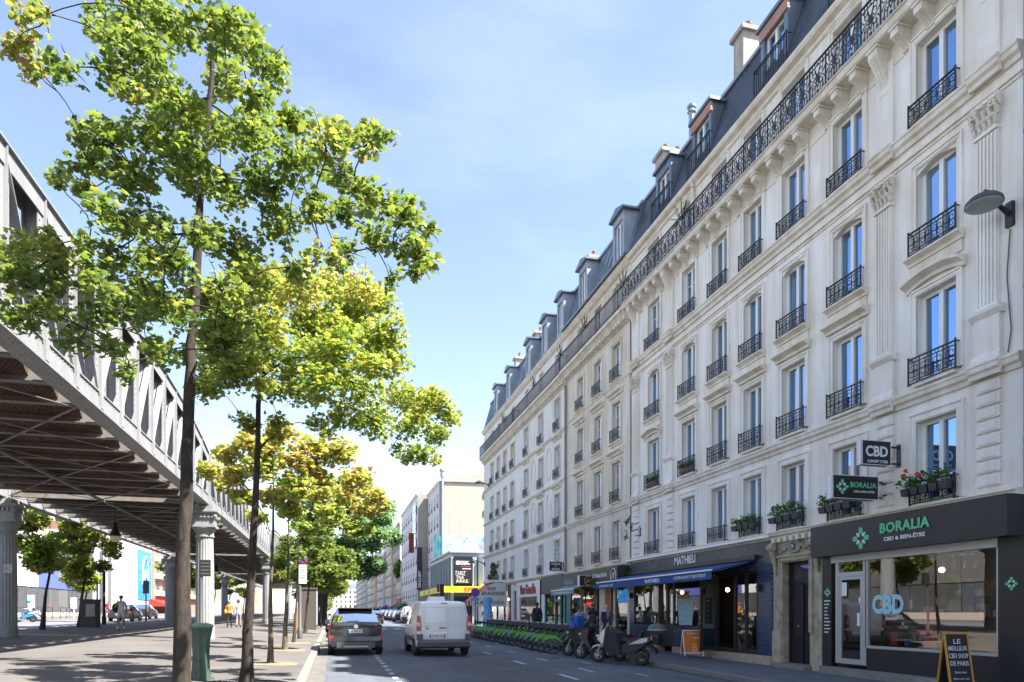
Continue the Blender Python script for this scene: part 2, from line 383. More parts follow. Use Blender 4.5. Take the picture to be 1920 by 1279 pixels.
for i in range(8): dash(.4 + i * 1.1, 52.4, 3.0, .5)
structure('road_marking', mk, PAINT)
# worn asphalt patches and manholes
mk = MB()
for x, y, a, b in ((3.4, 14, 1.8, 6), (2.2, 24, 1.2, 9), (6.4, 30, 1.0, 12)):
    z = road_z(x, y) ; mk.quad(*[(p, q, road_z(p, q) + .0035) for p, q in ((x, y), (x + a, y), (x + a, y + b), (x, y + b))])
structure('road', mk, mat('asphalt_patch', (.085, .088, .096), .9, var=.3, vs=1.5, fine=.25))

# manhole covers, cracks and a gutter of dust along the right kerb
for x, y in ((4.4, 17.5), (2.4, 31), (6.9, 21.5)):
    mb = MB(); z = road_z(x, y)
    mb.add([(x + .33 * math.cos(2 * math.pi * i / 24), y + .33 * math.sin(2 * math.pi * i / 24), road_z(x, y) + .006 + .0065 * .33 * math.sin(2 * math.pi * i / 24)) for i in range(24)], [tuple(range(24))]); structure('road_manhole', mb, mat('cast_iron_cover', (.05, .05, .055), .6, var=.4, vs=9))
rk = random.Random(4)
for k in range(7):
    x, y = rk.uniform(1.6, 8), rk.uniform(10, 26); mb = MB(); a = rk.uniform(1.2, 1.9); w = .012
    for i in range(16):
        a += rk.uniform(-.35, .35); x2, y2 = x + .28 * math.cos(a), y + .28 * math.sin(a)
        if not 1.5 < x2 < 8.6: break
        px, py = -math.sin(a) * w, math.cos(a) * w; q = [(x + px, y + py), (x2 + px, y2 + py), (x2 - px, y2 - py), (x - px, y - py)]; mb.quad(*[(u, v, road_z(u, v) + .0045) for u, v in q]); x, y = x2, y2
    structure('road_crack', mb, mat('bitumen_seal', (.035, .036, .04), .5))
mb = MB(); mb.quad(*[(u, v, road_z(u, v) + .003) for u, v in ((8.7, 0), (9.0, 0), (9.0, 54), (8.7, 54))]); structure('road_gutter', mb, mat('gutter_dust', (.085, .082, .08), .95, var=.4, vs=3, fine=.3))
mb = MB(); mb.quad(*[(u, v, road_z(u, v) + .003) for u, v in ((-.52, 0), (-.2, 0), (-.2, 60), (-.52, 60))]); structure('road_gutter', mb, mat('gutter_pale', (.16, .15, .14), .95, var=.4, vs=3, fine=.3))
# ------------------------------------------------------------------ facade kit
XF = 11.8
CACHE = {}
def spiral(cy, cz, r, turns, a0, sgn, x, n=9):
    pts = []
    for i in range(n + 1):
        t = i / n; rr = r * (1 - .75 * t); a = a0 + sgn * turns * 2 * math.pi * t
        pts.append((x, cy + rr * math.cos(a), cz + rr * math.sin(a)))
    return pts
def railing_mesh(w, h, style='ornate', proj=.14):
    k = ('rail', round(w, 2), round(h, 2), style)
    if k in CACHE: return CACHE[k]
    mb = MB(); x = -proj; a, b = -w / 2, w / 2; r = .0085
    mb.box(x - .02, x + .02, a, b, h - .022, h); mb.box(x - .012, x + .012, a, b, h - .10, h - .085); mb.box(x - .012, x + .012, a, b, .03, .048); mb.box(x - .012, x + .012, a, b, .09, .102)
    for s in (a, b):
        mb.box(x - .014, x + .014, s - .014, s + .014, 0, h); mb.box(x, 0.01, s - .01, s + .01, h - .02, h); mb.box(x, 0.01, s - .01, s + .01, .03, .05)
        mb.ball((x, s, h + .02), .025, 6, 4)
    if style == 'bars':
        n = int(w / .11)
        for i in range(1, n): mb.box(x - .008, x + .008, a + w * i / n - .008, a + w * i / n + .008, .04, h)
    else:
        zc = (.10 + h - .10) / 2; hh = (h - .2) / 2; n = max(2, round(w / .27)); st = w / n
        for i in range(n):
            c = a + st * (i + .5)
            for s in (-1, 1):
                mb.path(spiral(c + s * st * .22, zc + hh * .45, hh * .52, 1.1, math.pi / 2 * (1 - s), -s, x), r, 4, False)
                mb.path(spiral(c + s * st * .22, zc - hh * .45, hh * .52, 1.1, math.pi / 2 * (1 - s), s, x), r, 4, False)
            mb.ball((x, c, zc), (.015, .03, .045), 6, 4)
            mb.box(x - .007, x + .007, c - .007, c + .007, .1, h - .1)
            if i: mb.box(x - .008, x + .008, a + st * i - .008, a + st * i + .008, .04, h)
            mb.path([(x, c + .05 * math.cos(q * .785), h - .053 + .028 * math.sin(q * .785)) for q in range(8)], .005, 4, closed=True)
    CACHE[k] = mb.mesh('railing', IRON); return CACHE[k]
def window_mesh(w, h, d=.14, bars=0):
    k = ('win', round(w, 2), round(h, 2), d, bars)
    if k in CACHE: return CACHE[k]
    f = MB(); a, b = -w / 2, w / 2
    f.box(d, d + .07, a, a + .05, 0, h); f.box(d, d + .07, b - .05, b, 0, h); f.box(d + .001, d + .07, a + .05, b - .05, h - .07, h); f.box(d + .001, d + .07, a + .05, b - .05, 0, .12)
    f.box(d - .02, d + .06, -.05, .05, .03, h - .03)
    f.box(d + .005, d + .05, a + .05, a + .085, .12, h - .07); f.box(d + .005, d + .05, b - .085, b - .05, .12, h - .07)
    if bars:
        for i in range(1, bars + 1): f.box(d + .012, d + .045, a + .1, b - .1, h * i / (bars + 1) - .014, h * i / (bars + 1) + .014)
    p = MB(); p.quad((0, a / 2 - .01, 0), (0, a / 2 - .01, h), (0, b / 2 + .01, h), (0, b / 2 + .01, 0))
    CACHE[k] = (f.mesh('window', WHITE), p.mesh('pane', PANE)); return CACHE[k]
def panes(o, pm, w, d):
    for s in (-1, 1):
        p = link('pane', pm, o, (d + .045, s * w / 4, 0)); p.rotation_euler = (0, R(rnd.uniform(-.5, .5)), R(rnd.uniform(-1.2, 1.2)))
def put_window(par, y, z, w, h, X=XF, d=.14, bars=0):
    fm, pm = window_mesh(w, h, d, bars); o = link('window', fm, par, (X, y, z)); panes(o, pm, w, d); return o
def put_rail(par, y, z, w, h, X=XF, style='ornate'): return link('railing', railing_mesh(w, h, style), par, (X, y, z))
def band(mb, X, y0, y1, z0, z1, proj, step=True):
    # a moulded string course: profile in x, z
    h = z1 - z0
    pr = [(X + .02, z0), (X - proj * .35, z0), (X - proj * .4, z0 + h * .3), (X - proj * .8, z0 + h * .45), (X - proj * .85, z0 + h * .75), (X - proj, z0 + h * .8), (X - proj, z1 - .015), (X - proj * .9, z1), (X + .02, z1 + .01)]
    mb.prism(pr, y0, y1)
def surround(mb, X, yc, w, z0, z1, t=.16, pr=.035, head=.18, arch=0):
    for s in (-1, 1):
        q = yc + s * (w / 2 + t / 2); mb.box(X - pr, X + .01, q - t / 2, q + t / 2, z0, z1 + head)
        q = yc + s * (w / 2 + t - .02); mb.box(X - pr - .025, X - pr + .003, q - .025, q + .018, z0, z1 + head - .02)
    mb.box(X - pr - .001, X + .01, yc - w / 2 + .001, yc + w / 2 - .001, z1 + .001, z1 + head - .001)
    mb.box(X - pr - .03, X - pr + .002, yc - w / 2 - t + .04, yc + w / 2 + t - .04, z1 + head - .045, z1 + head - .001)
    mb.box(X - pr - .018, X - pr + .002, yc - w / 2 - .03, yc + w / 2 + .03, z1 + .025, z1 + .05)
def hood(mb, X, yc, w, z, pr=.24, curve=0, h=.2):
    n = 8 if curve else 1
    for i in range(n):
        a, b = yc - w / 2 + w * i / n, yc + w / 2 - w * (-i - 1 + n) / n
        zz = lambda y: z + curve * (1 - ((y - yc) / (w / 2)) ** 2)
        za, zb = zz(a), zz(b)
        prof = [(.02, -h), (-pr * .35, -h), (-pr * .4, -h * .65), (-pr * .8, -h * .4), (-pr, -h * .3), (-pr, -.02), (-pr * .9, 0), (.02, .02)]
        vs = [(X + p, a, za + q) for p, q in prof] + [(X + p, b, zb + q) for p, q in prof]; k = len(prof)
        fs = [(j, k + j, k + (j + 1) % k, (j + 1) % k) for j in range(k)]
        if i == 0: fs.append(tuple(range(k)))
        if i == n - 1: fs.append(tuple(range(2 * k - 1, k - 1, -1)))
        mb.add(vs, fs)
def console_mesh(big=False):
    k = ('con', big)
    if k in CACHE: return CACHE[k]
    mb = MB(); w = .2 if not big else .26; D = .40; H = .42 if not big else .95
    # block + curved tapering scroll with grooves (local: wall at x=0, top at z=0)
    mb.box(-D, 0, -w / 2 - .03, w / 2 + .03, -.055, -.002); mb.box(-D + .03, 0, -w / 2, w / 2, -.2, -.056)
    n = 7; pts = []
    for i in range(n + 1):
        t = i / n; pts.append((-(D - .06) * (1 - t) ** 1.6 - .035, -.2 - (H - .2) * t))
    for gq, gw, off in ((-.32, .2, 0), (0, .2, 0), (.32, .2, 0), (0, 1, .012)):
        for i in range(n):
            (xa, za), (xb, zb) = pts[i], pts[i + 1]; ww = w * gw * (1 - .15 * i / n); c = w * gq
            mb.add([(xa + off, c - ww / 2, za), (xa + off, c + ww / 2, za), (.01, c + ww / 2, za), (.01, c - ww / 2, za), (xb + off, c - ww / 2, zb), (xb + off, c + ww / 2, zb), (.01, c + ww / 2, zb), (.01, c - ww / 2, zb)],
                   [(0, 1, 5, 4), (1, 2, 6, 5), (3, 0, 4, 7)])
    mb.box(-.07, 0.01, -w / 2 * .85 - .01, w / 2 * .85 + .01, -H - .02, -H)
    CACHE[k] = mb.mesh('console', STONE_T); return CACHE[k]
def mansard(par, Y0, Y1, z0, z1, m, x0=11.62, x1=12.45, ridge=True):
    mb = MB(); mb.add([(x0, Y0, z0), (x1, Y0, z1), (x1, Y1, z1), (x0, Y1, z0), (22, Y0, z1 + .5), (22, Y1, z1 + .5), (22, Y0, -.6), (22, Y1, -.6), (XF + .06, Y0, -.6), (XF + .06, Y1, -.6), (XF + .06, Y0, z0 - .01), (XF + .06, Y1, z0 - .01)],
                      [(0, 3, 2, 1), (1, 2, 5, 4), (4, 5, 7, 6), (0, 1, 4, 6, 8, 10), (3, 11, 9, 7, 5, 2)])
    rf = mb.build('roof', m, par)
    if ridge: MB().box(x1 - .09, x1 + .05, Y0 + .01, Y1 - .01, z1 - .04, z1 + .07).build('ridge', ZINC2, rf)
    return rf
def dormer(par, y, z0, h=2.05, w=1.25, xf=11.66, m=ZINC, roof=ZINC, rail=False, lintel=None, pitched=True, win=True):
    mb = MB(); d = 1.5
    F = lambda a, z, q: (xf + q, y + a, z0 + z)
    wall(mb, F, -w / 2, w / 2, 0, h, [(-w / 2 + .16, w / 2 - .16, .12, h - .3)], .12)
    mb.quad((xf, y - w / 2, z0), (xf, y - w / 2, z0 + h), (xf + d, y - w / 2, z0 + h), (xf + d, y - w / 2, z0)); mb.quad((xf, y + w / 2, z0), (xf + d, y + w / 2, z0), (xf + d, y + w / 2, z0 + h), (xf, y + w / 2, z0 + h))
    o = mb.build('dormer', m, par)
    r = MB()
    if pitched:
        prof = [(y - w / 2 - .16, z0 + h - .01), (y - w / 2 - .16, z0 + h + .07), (y, z0 + h + .30), (y + w / 2 + .16, z0 + h + .07), (y + w / 2 + .16, z0 + h - .01)]
        r.add([(xf - .14, p, q) for p, q in prof] + [(xf + d, p, q) for p, q in prof], [(0, 1, 2, 3, 4), (9, 8, 7, 6, 5), (0, 5, 6, 1), (1, 6, 7, 2), (2, 7, 8, 3), (3, 8, 9, 4), (4, 9, 5, 0)])
    else: r.box(xf - .1, xf + d, y - w / 2 - .1, y + w / 2 + .1, z0 + h, z0 + h + .1)
    r.build('dormer_roof', roof, o)
    fm, pm = window_mesh(w - .32, h - .42, .1); wo_ = link('window', fm, o, (xf, y, z0 + .12)); p_ = link('pane', pm, o, (xf + .145, y - (w - .32) / 4, z0 + .12)); p_ = link('pane', pm, o, (xf + .145, y + (w - .32) / 4, z0 + .12))
    if lintel:
        MB().box(xf - .04, xf + .03, y - w / 2 - .03, y + w / 2 + .03, z0 + h - .32, z0 + h - .02).build('lintel', lintel, o)
    if rail: link('railing', railing_mesh(w + .25, .85, 'bars'), o, (xf, y, z0 - .02))
    return o
def chimney(par, x0, x1, y0, y1, z0, z1, pots, m=None):
    m = mat('chimney_render', (.47, .43, .38), .9, var=.3, vs=1.5, streak=.3)
    o = MB().box(x0, x1, y0, y1, z0, z1).box(x0 - .1, x1 + .1, y0 - .1, y1 + .1, z1 + .001, z1 + .14).build('chimney', m, par)
    for i in range(pots):
        t = x0 + (x1 - x0) * (i + .5) / pots
        MB().lathe([(.09, 0), (.075, .3), (.10, .32), (.10, .38)], (t, (y0 + y1) / 2, z1 + .14), 8).build('chimney_pot', mat('terracotta', (.27, .13, .085), .8, var=.3, vs=4), o)
    return o
def wall_common(par, Y0, Y1, z0, z1, cols, rows, m, ops_extra=(), open_ground=None):
    ops = []
    for (zz0, zz1, *ar) in rows:
        for c, w in cols: ops.append((c - w / 2, c + w / 2, zz0, zz1, *ar))
    ops += list(ops_extra)
    mb = MB(); wall(mb, mapx(XF), Y0, Y1, z0, z1, ops, .24)
    return mb.build('wall', m, par)

# ================================================================== building A (number 26)
A = thing('apartment_building', 'pale stone apartment house with fluted pilasters and ornate balconies above the black and navy shopfronts', 'building', (0, 0, 0))
colsA = [(11.2, .96), (13.66, .95), (15.63, .94), (17.45, .88), (19.22, .88), (21.16, .90), (23.8, .98)]
AY0, AY1 = 9.40, 25.82
rowsA = [(3.76, 5.47), (6.3, 8.1), (8.95, 10.74, .12), (11.70, 13.37), (14.12, 15.62)]
wall_common(A, AY0, AY1, 3.55, 16.05, colsA, rowsA, STONE)
# ground floor stone round the entrance door of 26
g = MB(); wall(g, mapx(XF), 14.42, 16.5, .0, 3.56, [(15.0, 16.1, .02, 2.86)], .32)
g.box(XF - .06, XF + .001, 16.12, 16.48, .0, 1.0); g.box(XF - .06, XF + .001, 14.45, 14.85, 0, .82)
g.build('door_surround', OLD, A)
t = MB()
for s, a in ((-1, 15.0), (1, 16.1)):
    for q, p in ((.10, .05), (.02, .03)): t.box(XF - p, XF + .002, a + s * q - .035, a + s * q + .035, 1.0, 2.9)
t.box(XF - .05, XF + .001, 14.86, 16.24, 2.90, 3.0); t.box(XF - .09, XF + .001, 14.82, 16.28, 3.0, 3.05)
for s, a in ((1, 16.36),(-1, 14.66)):
    t.path([(XF - .12, a, 3.4), (XF - .16, a, 3.25), (XF - .13, a, 3.1), (XF - .06, a, 2.85), (XF - .04, a, 2.55)], [.09, .10, .08, .06, .04], 8)
    t.lathe([(.09, -.1), (.11, -.08), (.11, .08), (.09, .1)], (XF - .17, a, 3.28), 10, 'y')
# carved cartouche
for i in range(15):
    a = 2 * math.pi * i / 15; t.ball((XF - .03, 15.55 + .21 * math.cos(a), 3.27 + .15 * math.sin(a)), (.05, .05, .045), 6, 4)
for s in (-1, 1):
    for i in range(9): t.ball((XF - .03, 15.55 + s * (.26 + .05 * i), 3.28 - .018 * i + .04 * math.sin(i * 1.7)), (.05, .045, .055 - .003 * i), 6, 4)
t.ball((XF - .02, 15.55, 3.27), (.04, .17, .13), 10, 6)
t.build('door_carving', OLD, A, True)

np_ = MB().box(XF - .085, XF - .068, 15.49, 15.65, 3.20, 3.35).build('number_plate', mat('enamel_blue', (.015, .03, .14), .3), A)
text('number', '26', (XF - .089, 15.57, 3.275), .12, .10, FX, LETW, np_, .004, .01)
door = MB(); X = XF + .22
door.box(X, X + .06, 15.0, 16.1, .05, .92); door.box(X - .02, X + .04, 15.0, 15.08, .05, 2.85); door.box(X - .02, X + .04, 16.02, 16.1, .05, 2.85); door.box(X - .03, X + .04, 15.51, 15.61, .05, 2.3); door.box(X - .03, X + .05, 15.0, 16.1, 2.25, 2.36); door.box(X - .02, X + .04, 15.08, 16.02, 2.78, 2.85)
for c in (15.29, 15.82):
    for i in range(5): door.tube((X, c - .16 + .08 * i, .92), (X, c - .16 + .08 * i, 2.25), .008, n=5)
    for zc in (1.2, 1.6, 2.0):
        for s in (-1, 1): door.path(spiral(c + s * .09, zc, .085, 1.2, 0, s, X - .01), .008, 4, False)
    for sgn in (-1, 1): door.box(X - .015, X, c - .18, c + .18, .45 + sgn * .3 - .012, .45 + sgn * .3 + .012)
d = door.build('door', mat('door_black', (.012, .014, .02), .35, var=.3, vs=6), A)
MB().quad((X + .05, 15.0, .9), (X + .05, 15.0, 2.85), (X + .05, 16.1, 2.85), (X + .05, 16.1, .9)).build('pane', PANE2, d)
MB().ball((X - .05, 15.66, 1.15), .03, 8, 5).build('handle', mat('brass', (.6, .45, .2), .3, 1), d)
MB().box(XF - .25, XF + .3, 14.9, 16.2, -.2, .055 + gy(15)).build('doorstep', KERB, A)
# string courses
t = MB()
for i in range(8): t.box(XF - .16, XF, 14.5 + .25 * i, 14.62 + .25 * i, 3.42, 3.54)
band(t, XF, AY0, AY1, 3.52, 3.72, .2); band(t, XF, AY0, AY1, 5.86, 6.14, .13); band(t, XF, AY0, AY1, 11.33, 11.64, .16)
t.box(XF - .03, XF + .01, AY0 + .01, AY1 - .01, 11.02, 11.06); t.box(XF - .045, XF + .01, AY0 + .01, AY1 - .01, 11.10, 11.13); t.box(XF - .02, XF + .01, AY0 + .01, AY1 - .01, 12.72 + .68, 12.75 + .68)
for a, b in ((9.72, 10.35), (12.2, 12.8), (22.15, 22.75), (25.0, 25.6)):
    band(t, XF - .11, a, b, 5.87, 6.145, .11); band(t, XF - .11, a, b, 11.34, 11.645, .13)
t.build('string_course', STONE_T, A)
# window surrounds, sills, hoods
for i, (c, w) in enumerate(colsA):
    for z0, z1, tt, pr, hh, s0, s1 in ((3.76, 5.47, .17, .035, .2, 3.722, 3.758), (6.3, 8.1, .14, .035, .14, 6.2, 6.3), (8.95, 10.74, .13, .03, .14, 0, 0), (11.66, 13.37, .15, .03, .18, 11.645, 11.70), (14.12, 15.62, .13, .03, .15, 0, 0)):
        t = MB(); surround(t, XF, c, w, z0, z1, tt, pr, hh)
        if s0: t.box(XF - .12, XF + .13, c - w / 2 - .02, c + w / 2 + .02, s0, s1)
        t.build('window_surround', STONE, A)
    hd = MB()
    cv = .12 if i in (0, 6) else 0
    hood(hd, XF, c, w + .42, 8.50 if not cv else 8.40, .24, cv, .2); hood(hd, XF, c, w + .34, 8.93, .2, 0, .17)
    hd.box(XF - .05, XF + .01, c - w / 2 - .14, c + w / 2 + .14, 8.53, 8.75)
    hd.build('window_hood', STONE_T, A)
# pilasters
for c in (10.04, 12.5, 22.45, 25.3):
    t = MB(); w = .44
    t.box(XF - .09, XF + .01, c - w / 2 - .04, c + w / 2 + .04, 6.16, 6.98); t.prism([(XF, 6.98), (XF - .10, 6.98), (XF - .17, 7.06), (XF - .18, 7.12), (XF, 7.13)], c - w / 2 - .1, c + w / 2 + .1)
    t.prism([(XF, 6.15), (XF - .14, 6.15), (XF - .14, 6.24), (XF - .1, 6.32), (XF, 6.33)], c - w / 2 - .07, c + w / 2 + .07)
    for i in range(6):
        q = c - w / 2 + w * (i + .5) / 6; t.box(XF - .1, XF, q - .022, q + .022, 7.2, 10.34)
    t.box(XF - .07, XF + .005, c - w / 2, c + w / 2, 7.13, 10.4); t.box(XF - .1, XF + .004, c - w / 2 - .003, c + w / 2 + .003, 7.13, 7.2); t.box(XF - .13, XF, c - w / 2 - .02, c + w / 2 + .02, 10.36, 10.42)
    t.box(XF - .14, XF, c - w / 2 - .06, c + w / 2 + .06, 10.93, 11.0); t.box(XF - .06, XF + .003, c - w / 2 - .02, c + w / 2 + .02, 11.67, 13.55)
    for i in range(8): t.box(XF - .055, XF + .005, c - .24, c + .24, 3.86 + .25 * i, 4.06 + .25 * i); t.box(XF - .07, XF + .002, c - .17, c + .17, 3.89 + .25 * i, 4.03 + .25 * i)
    p = t.build('pilaster', STONE, A)
    k = MB(); rr = random.Random(int(c * 10))
    for lay in range(3):
        for i in range(5):
            q = c + (i - 2) * .105 * (1 + .18 * lay); zz = 10.46 + .15 * lay
            k.path([(XF - .10, q, zz), (XF - .13 - .01 * lay, q + rr.uniform(-.01, .01), zz + .09), (XF - .19 - .012 * lay, q, zz + .15), (XF - .2, q, zz + .11)], [.03, .042, .026, .012], 5)
    for s in (-1, 1): k.path([(x - .02, a, b) for x, a, b in spiral(c + s * .2, 10.82, .08, 1.3, math.pi / 2, s, XF - .17)], .022, 5)
    k.ball((XF - .2, c, 10.87), .05, 6, 4); k.prism([(c - .2, 10.42), (c + .2, 10.42), (c + .27, 10.93), (c - .27, 10.93)], XF - .1, XF, 'x')
    k.build('capital', STONE_T, p, True)
# balcony of the fifth floor
t = MB(); t.prism([(XF, 13.86), (XF - .36, 13.9), (XF - .40, 13.93), (XF - .42, 14.06), (XF - .46, 14.07), (XF - .46, 14.1), (XF, 14.105)], AY0, AY1 + .05)
t.build('balcony', STONE_T, A)
ys = [9.55, 10.04, 10.7, 11.3, 11.9, 12.5, 13.1, 13.7, 14.3, 15.1, 15.65, 16.2, 16.9, 17.5, 18.1, 18.7, 19.3, 19.9, 20.6, 21.2, 21.8, 22.45, 23.1, 23.7, 24.3, 24.9, 25.42]
for q in ys: link('console', console_mesh(q in (10.04, 12.5, 22.45, 25.42)), A, (XF, q, 13.875))
mb = MB(); x = XF - .40; z0, h = 14.1, .86
mb.box(x - .022, x + .022, AY0, AY1, z0 + h - .02, z0 + h + .01); mb.box(x - .012, x + .012, AY0, AY1, z0 + .05, z0 + .07); mb.box(x - .01, x + .01, AY0, AY1, z0 + h - .13, z0 + h - .115)
n = int((AY1 - AY0) / .56)
for i in range(n):
    c = AY0 + (AY1 - AY0) * (i + .5) / n; st = (AY1 - AY0) / n
    mb.box(x - .014, x + .014, c - st / 2 - .014, c - st / 2 + .014, z0, z0 + h)
    for q in (-.18, -.09, .09, .18): mb.box(x - .007, x + .007, c + q - .007, c + q + .007, z0 + .05, z0 + .3); mb.box(x - .007, x + .007, c + q - .007, c + q + .007, z0 + .6, z0 + h)
    for s in (-1, 1):
        mb.path(spiral(c + s * .13, z0 + .55, .12, 1.2, math.pi / 2 * (1 - s), -s, x), .013, 4, False); mb.path(spiral(c + s * .13, z0 + .31, .12, 1.2, math.pi / 2 * (1 - s), s, x), .013, 4, False)
        for w_ in (.14, .7): mb.ball((x, c + s * .19, z0 + w_), (.012, .045, .03), 6, 4)
        mb.path([(x, c, z0 + .2), (x, c + s * .06, z0 + .36), (x, c + s * .02, z0 + .5), (x, c + s * .08, z0 + .66)], .014, 4, False)
    mb.ball((x, c, z0 + .43), (.022, .075, .11), 6, 4); mb.ball((x, c, z0 + .12), (.015, .05, .04), 6, 4); mb.ball((x, c, z0 + .76), (.015, .04, .04), 6, 4)
mb.build('balcony_railing', IRON, A)
for i, (c, w) in enumerate(colsA):
    put_window(A, c, 3.76, w, 1.71); put_window(A, c, 6.3, w, 1.8); put_window(A, c, 8.95, w, 1.79); put_window(A, c, 11.7, w, 1.67, bars=2 if i >= 5 else 0); put_window(A, c, 14.12, w, 1.5)
    put_rail(A, c, 6.24, w + .16, .56); put_rail(A, c, 8.93, w + .16, .5); put_rail(A, c, 11.65, w + .16, .44); put_rail(A, c, 3.73, w + .1, .48)
t = MB(); t.prism([(XF, 15.78), (XF - .06, 15.8), (XF - .07, 15.9), (XF - .2, 15.95), (XF - .24, 16.02), (XF - .24, 16.1), (XF - .2, 16.14), (XF + .1, 16.15)], AY0, AY1)
for i in range(8): c = AY0 + .6 + 2.2 * i; t.box(XF - .01, XF + .006, c - .01, c + .01, 15.66, 15.8)
t.build('cornice', STONE_T, A)
mansard(A, AY0, AY1, 16.12, 18.5, SLATE)
pink = mat('pink_fascia', (.42, .24, .20), .8, var=.2, vs=3)
for c in (10.9, 13.4, 16.45, 20.3, 23.0): dormer(A, c, 16.14, 1.9, 1.2, 11.78, ZINC, ZINC, rail=True, lintel=pink if c < 22 else None, pitched=False)
chimney(A, 12.7, 15.5, 19.3, 19.85, 17.5, 20.2, 4, STONE_C); chimney(A, 12.8, 15.0, 25.0, 25.7, 17.5, 20.05, 4, STONE_C)
MB().lathe([(.1, 17.8), (.1, 19.7), (.16, 19.72), (.1, 19.85), (.16, 19.88), (.16, 19.96), (.05, 20.0)], (12.6, 22.4, 0), 10).build('vent_pipe', ZINC2, A, True)
# statue-like terminal on the cornice line
t = MB(); t.path([(XF - .1, 19.0 + 1.7, 15.1), (XF - .12, 20.7, 15.5), (XF - .12, 20.7, 15.78)], [.1, .09, .05], 8).ball((XF - .12, 20.7, 15.9), (.08, .08, .11), 8, 6); t.build('carved_bust', STONE_T, A, True)

# neighbour on the right edge and its drainpipe
Z = thing('apartment_building', 'cream end wall of the next house at the right edge behind the drainpipe', 'building')
mb = MB(); opz = [(c - .5, c + .5, a, b) for c in (0.5, 3, 5.5) for a, b in ((3.9, 5.6), (6.6, 8.3), (9.3, 11), (12, 13.6))]; wall(mb, mapx(XF + .03), -20, AY0 - .01, -.5, 16, opz, .3); mb.box(XF + .4, 20, -20, AY0 - .01, -.5, 16); mb.build('wall', STONE_C, Z)
for c in (.5, 3, 5.5):
    for a, b in ((3.9, 5.6), (6.6, 8.3), (9.3, 11), (12, 13.6)): put_window(Z, c, a, 1.0, b - a, XF + .03)
pp = MB(); pp.path([(XF - .1, 9.22, 16), (XF - .1, 9.22, 8.0), (XF - .1, 9.22, 3.75)], .075, 10)
for i in range(5): pp.lathe([(.09, 0), (.09, .07)], (XF - .1, 9.22, 4.5 + 2.7 * i), 10)
tag(pp.build('drainpipe', mat('blue_zinc', (.24, .33, .43), .45, metal=.3, var=.3, vs=3), None, True), 'blue grey zinc drainpipe at the right edge of the pale building', 'drainpipe')

# ================================================================== building B (beige)
B = thing('apartment_building', 'beige stone apartment house of three window bays under a zinc roof', 'building')
BY0, BY1 = 25.82, 33.88
colsB = [(27.36, .84), (29.5, .84), (31.8, .84)]
rowsB = [(3.8, 5.46), (6.3, 8.0), (8.94, 10.56), (11.6, 13.08), (14.2, 15.6)]
wall_common(B, BY0, BY1, 3.5, 16.1, colsB, rowsB, STONE_B)
t = MB()
band(t, XF, BY0, BY1, 5.88, 6.12, .14); band(t, XF, BY0, BY1, 8.55, 8.62, .03)
for (c, w) in colsB:
    for z0, z1 in ((3.8, 5.46), (6.3, 8.0), (8.94, 10.56), (11.6, 13.08)): surround(t, XF, c, w, z0, z1, .15, .03, .13)
    hood(t, XF, c, w + .6, 8.48, .22, 0, .2); hood(t, XF, c, w + .35, 8.86, .16, 0, .14); hood(t, XF, c, w + .6, 11.05, .2, 0, .2); hood(t, XF, c, w + .3, 11.5, .14, 0, .14)
    t.box(XF - .1, XF + .28, c - w / 2, c + w / 2, 6.2, 6.3); t.box(XF - .1, XF + .28, c - w / 2, c + w / 2, 3.7, 3.8)
band(t, XF, BY0, BY1, 11.33, 11.42, .06); band(t, XF, BY0, BY1, 3.45, 3.6, .16)
t.prism([(XF, 13.55), (XF - .08, 13.57), (XF - .1, 13.66), (XF - .36, 13.9), (XF - .42, 13.92), (XF - .43, 14.05), (XF, 14.1)], BY0 + .05, BY1)
n = 30
for i in range(n): c = BY0 + .15 + (BY1 - BY0 - .2) * i / n; t.box(XF - .27, XF - .02, c, c + .13, 13.6, 13.78)
t.build('stone_trim', STONE_T, B)
for c, w in colsB:
    for (z0, z1) in rowsB: put_window(B, c, z0, w, z1 - z0, bars=2)
    for z in (3.8, 6.28, 8.93, 11.58): put_rail(B, c, z - .02, w + .04, .5 if z > 4 else .52)
link('balcony_railing', railing_mesh(BY1 - BY0 - .1, .84, 'bars', .38), B, (XF, (BY0 + BY1) / 2, 14.1))
t = MB(); t.prism([(XF, 15.85), (XF - .1, 15.9), (XF - .2, 16.02), (XF - .24, 16.12), (XF - .2, 16.2), (XF + .1, 16.22)], BY0, BY1); t.build('cornice', STONE_T, B)
t = MB().prism([(XF - .36, 16.14), (XF - .36, 16.24), (XF - .22, 16.27), (XF - .16, 16.2)], BY0, BY1).build('gutter', ZINC, B)
def zinc_roof(par, Y0, Y1, z1=18.45, z0=16.22):
    rf = mansard(par, Y0, Y1, z0, z1, ZINC, 11.7, 12.35); s = MB(); n = int((Y1 - Y0) / .62)
    for i in range(1, n):
        y = Y0 + (Y1 - Y0) * i / n; s.bar((11.68, y, z0 + .02), (12.33, y, z1 - .02), .03, .05)
    s.build('standing_seam', ZINC2, rf); return rf
zinc_roof(B, BY0, BY1)
for c in (26.75, 31.0): dormer(B, c, 16.25, 2.0, 1.15, 11.62, ZINC2, ZINC)
chimney(B, 12.8, 15, 33.2, 33.8, 17.5, 19.9, 3, STONE_C)
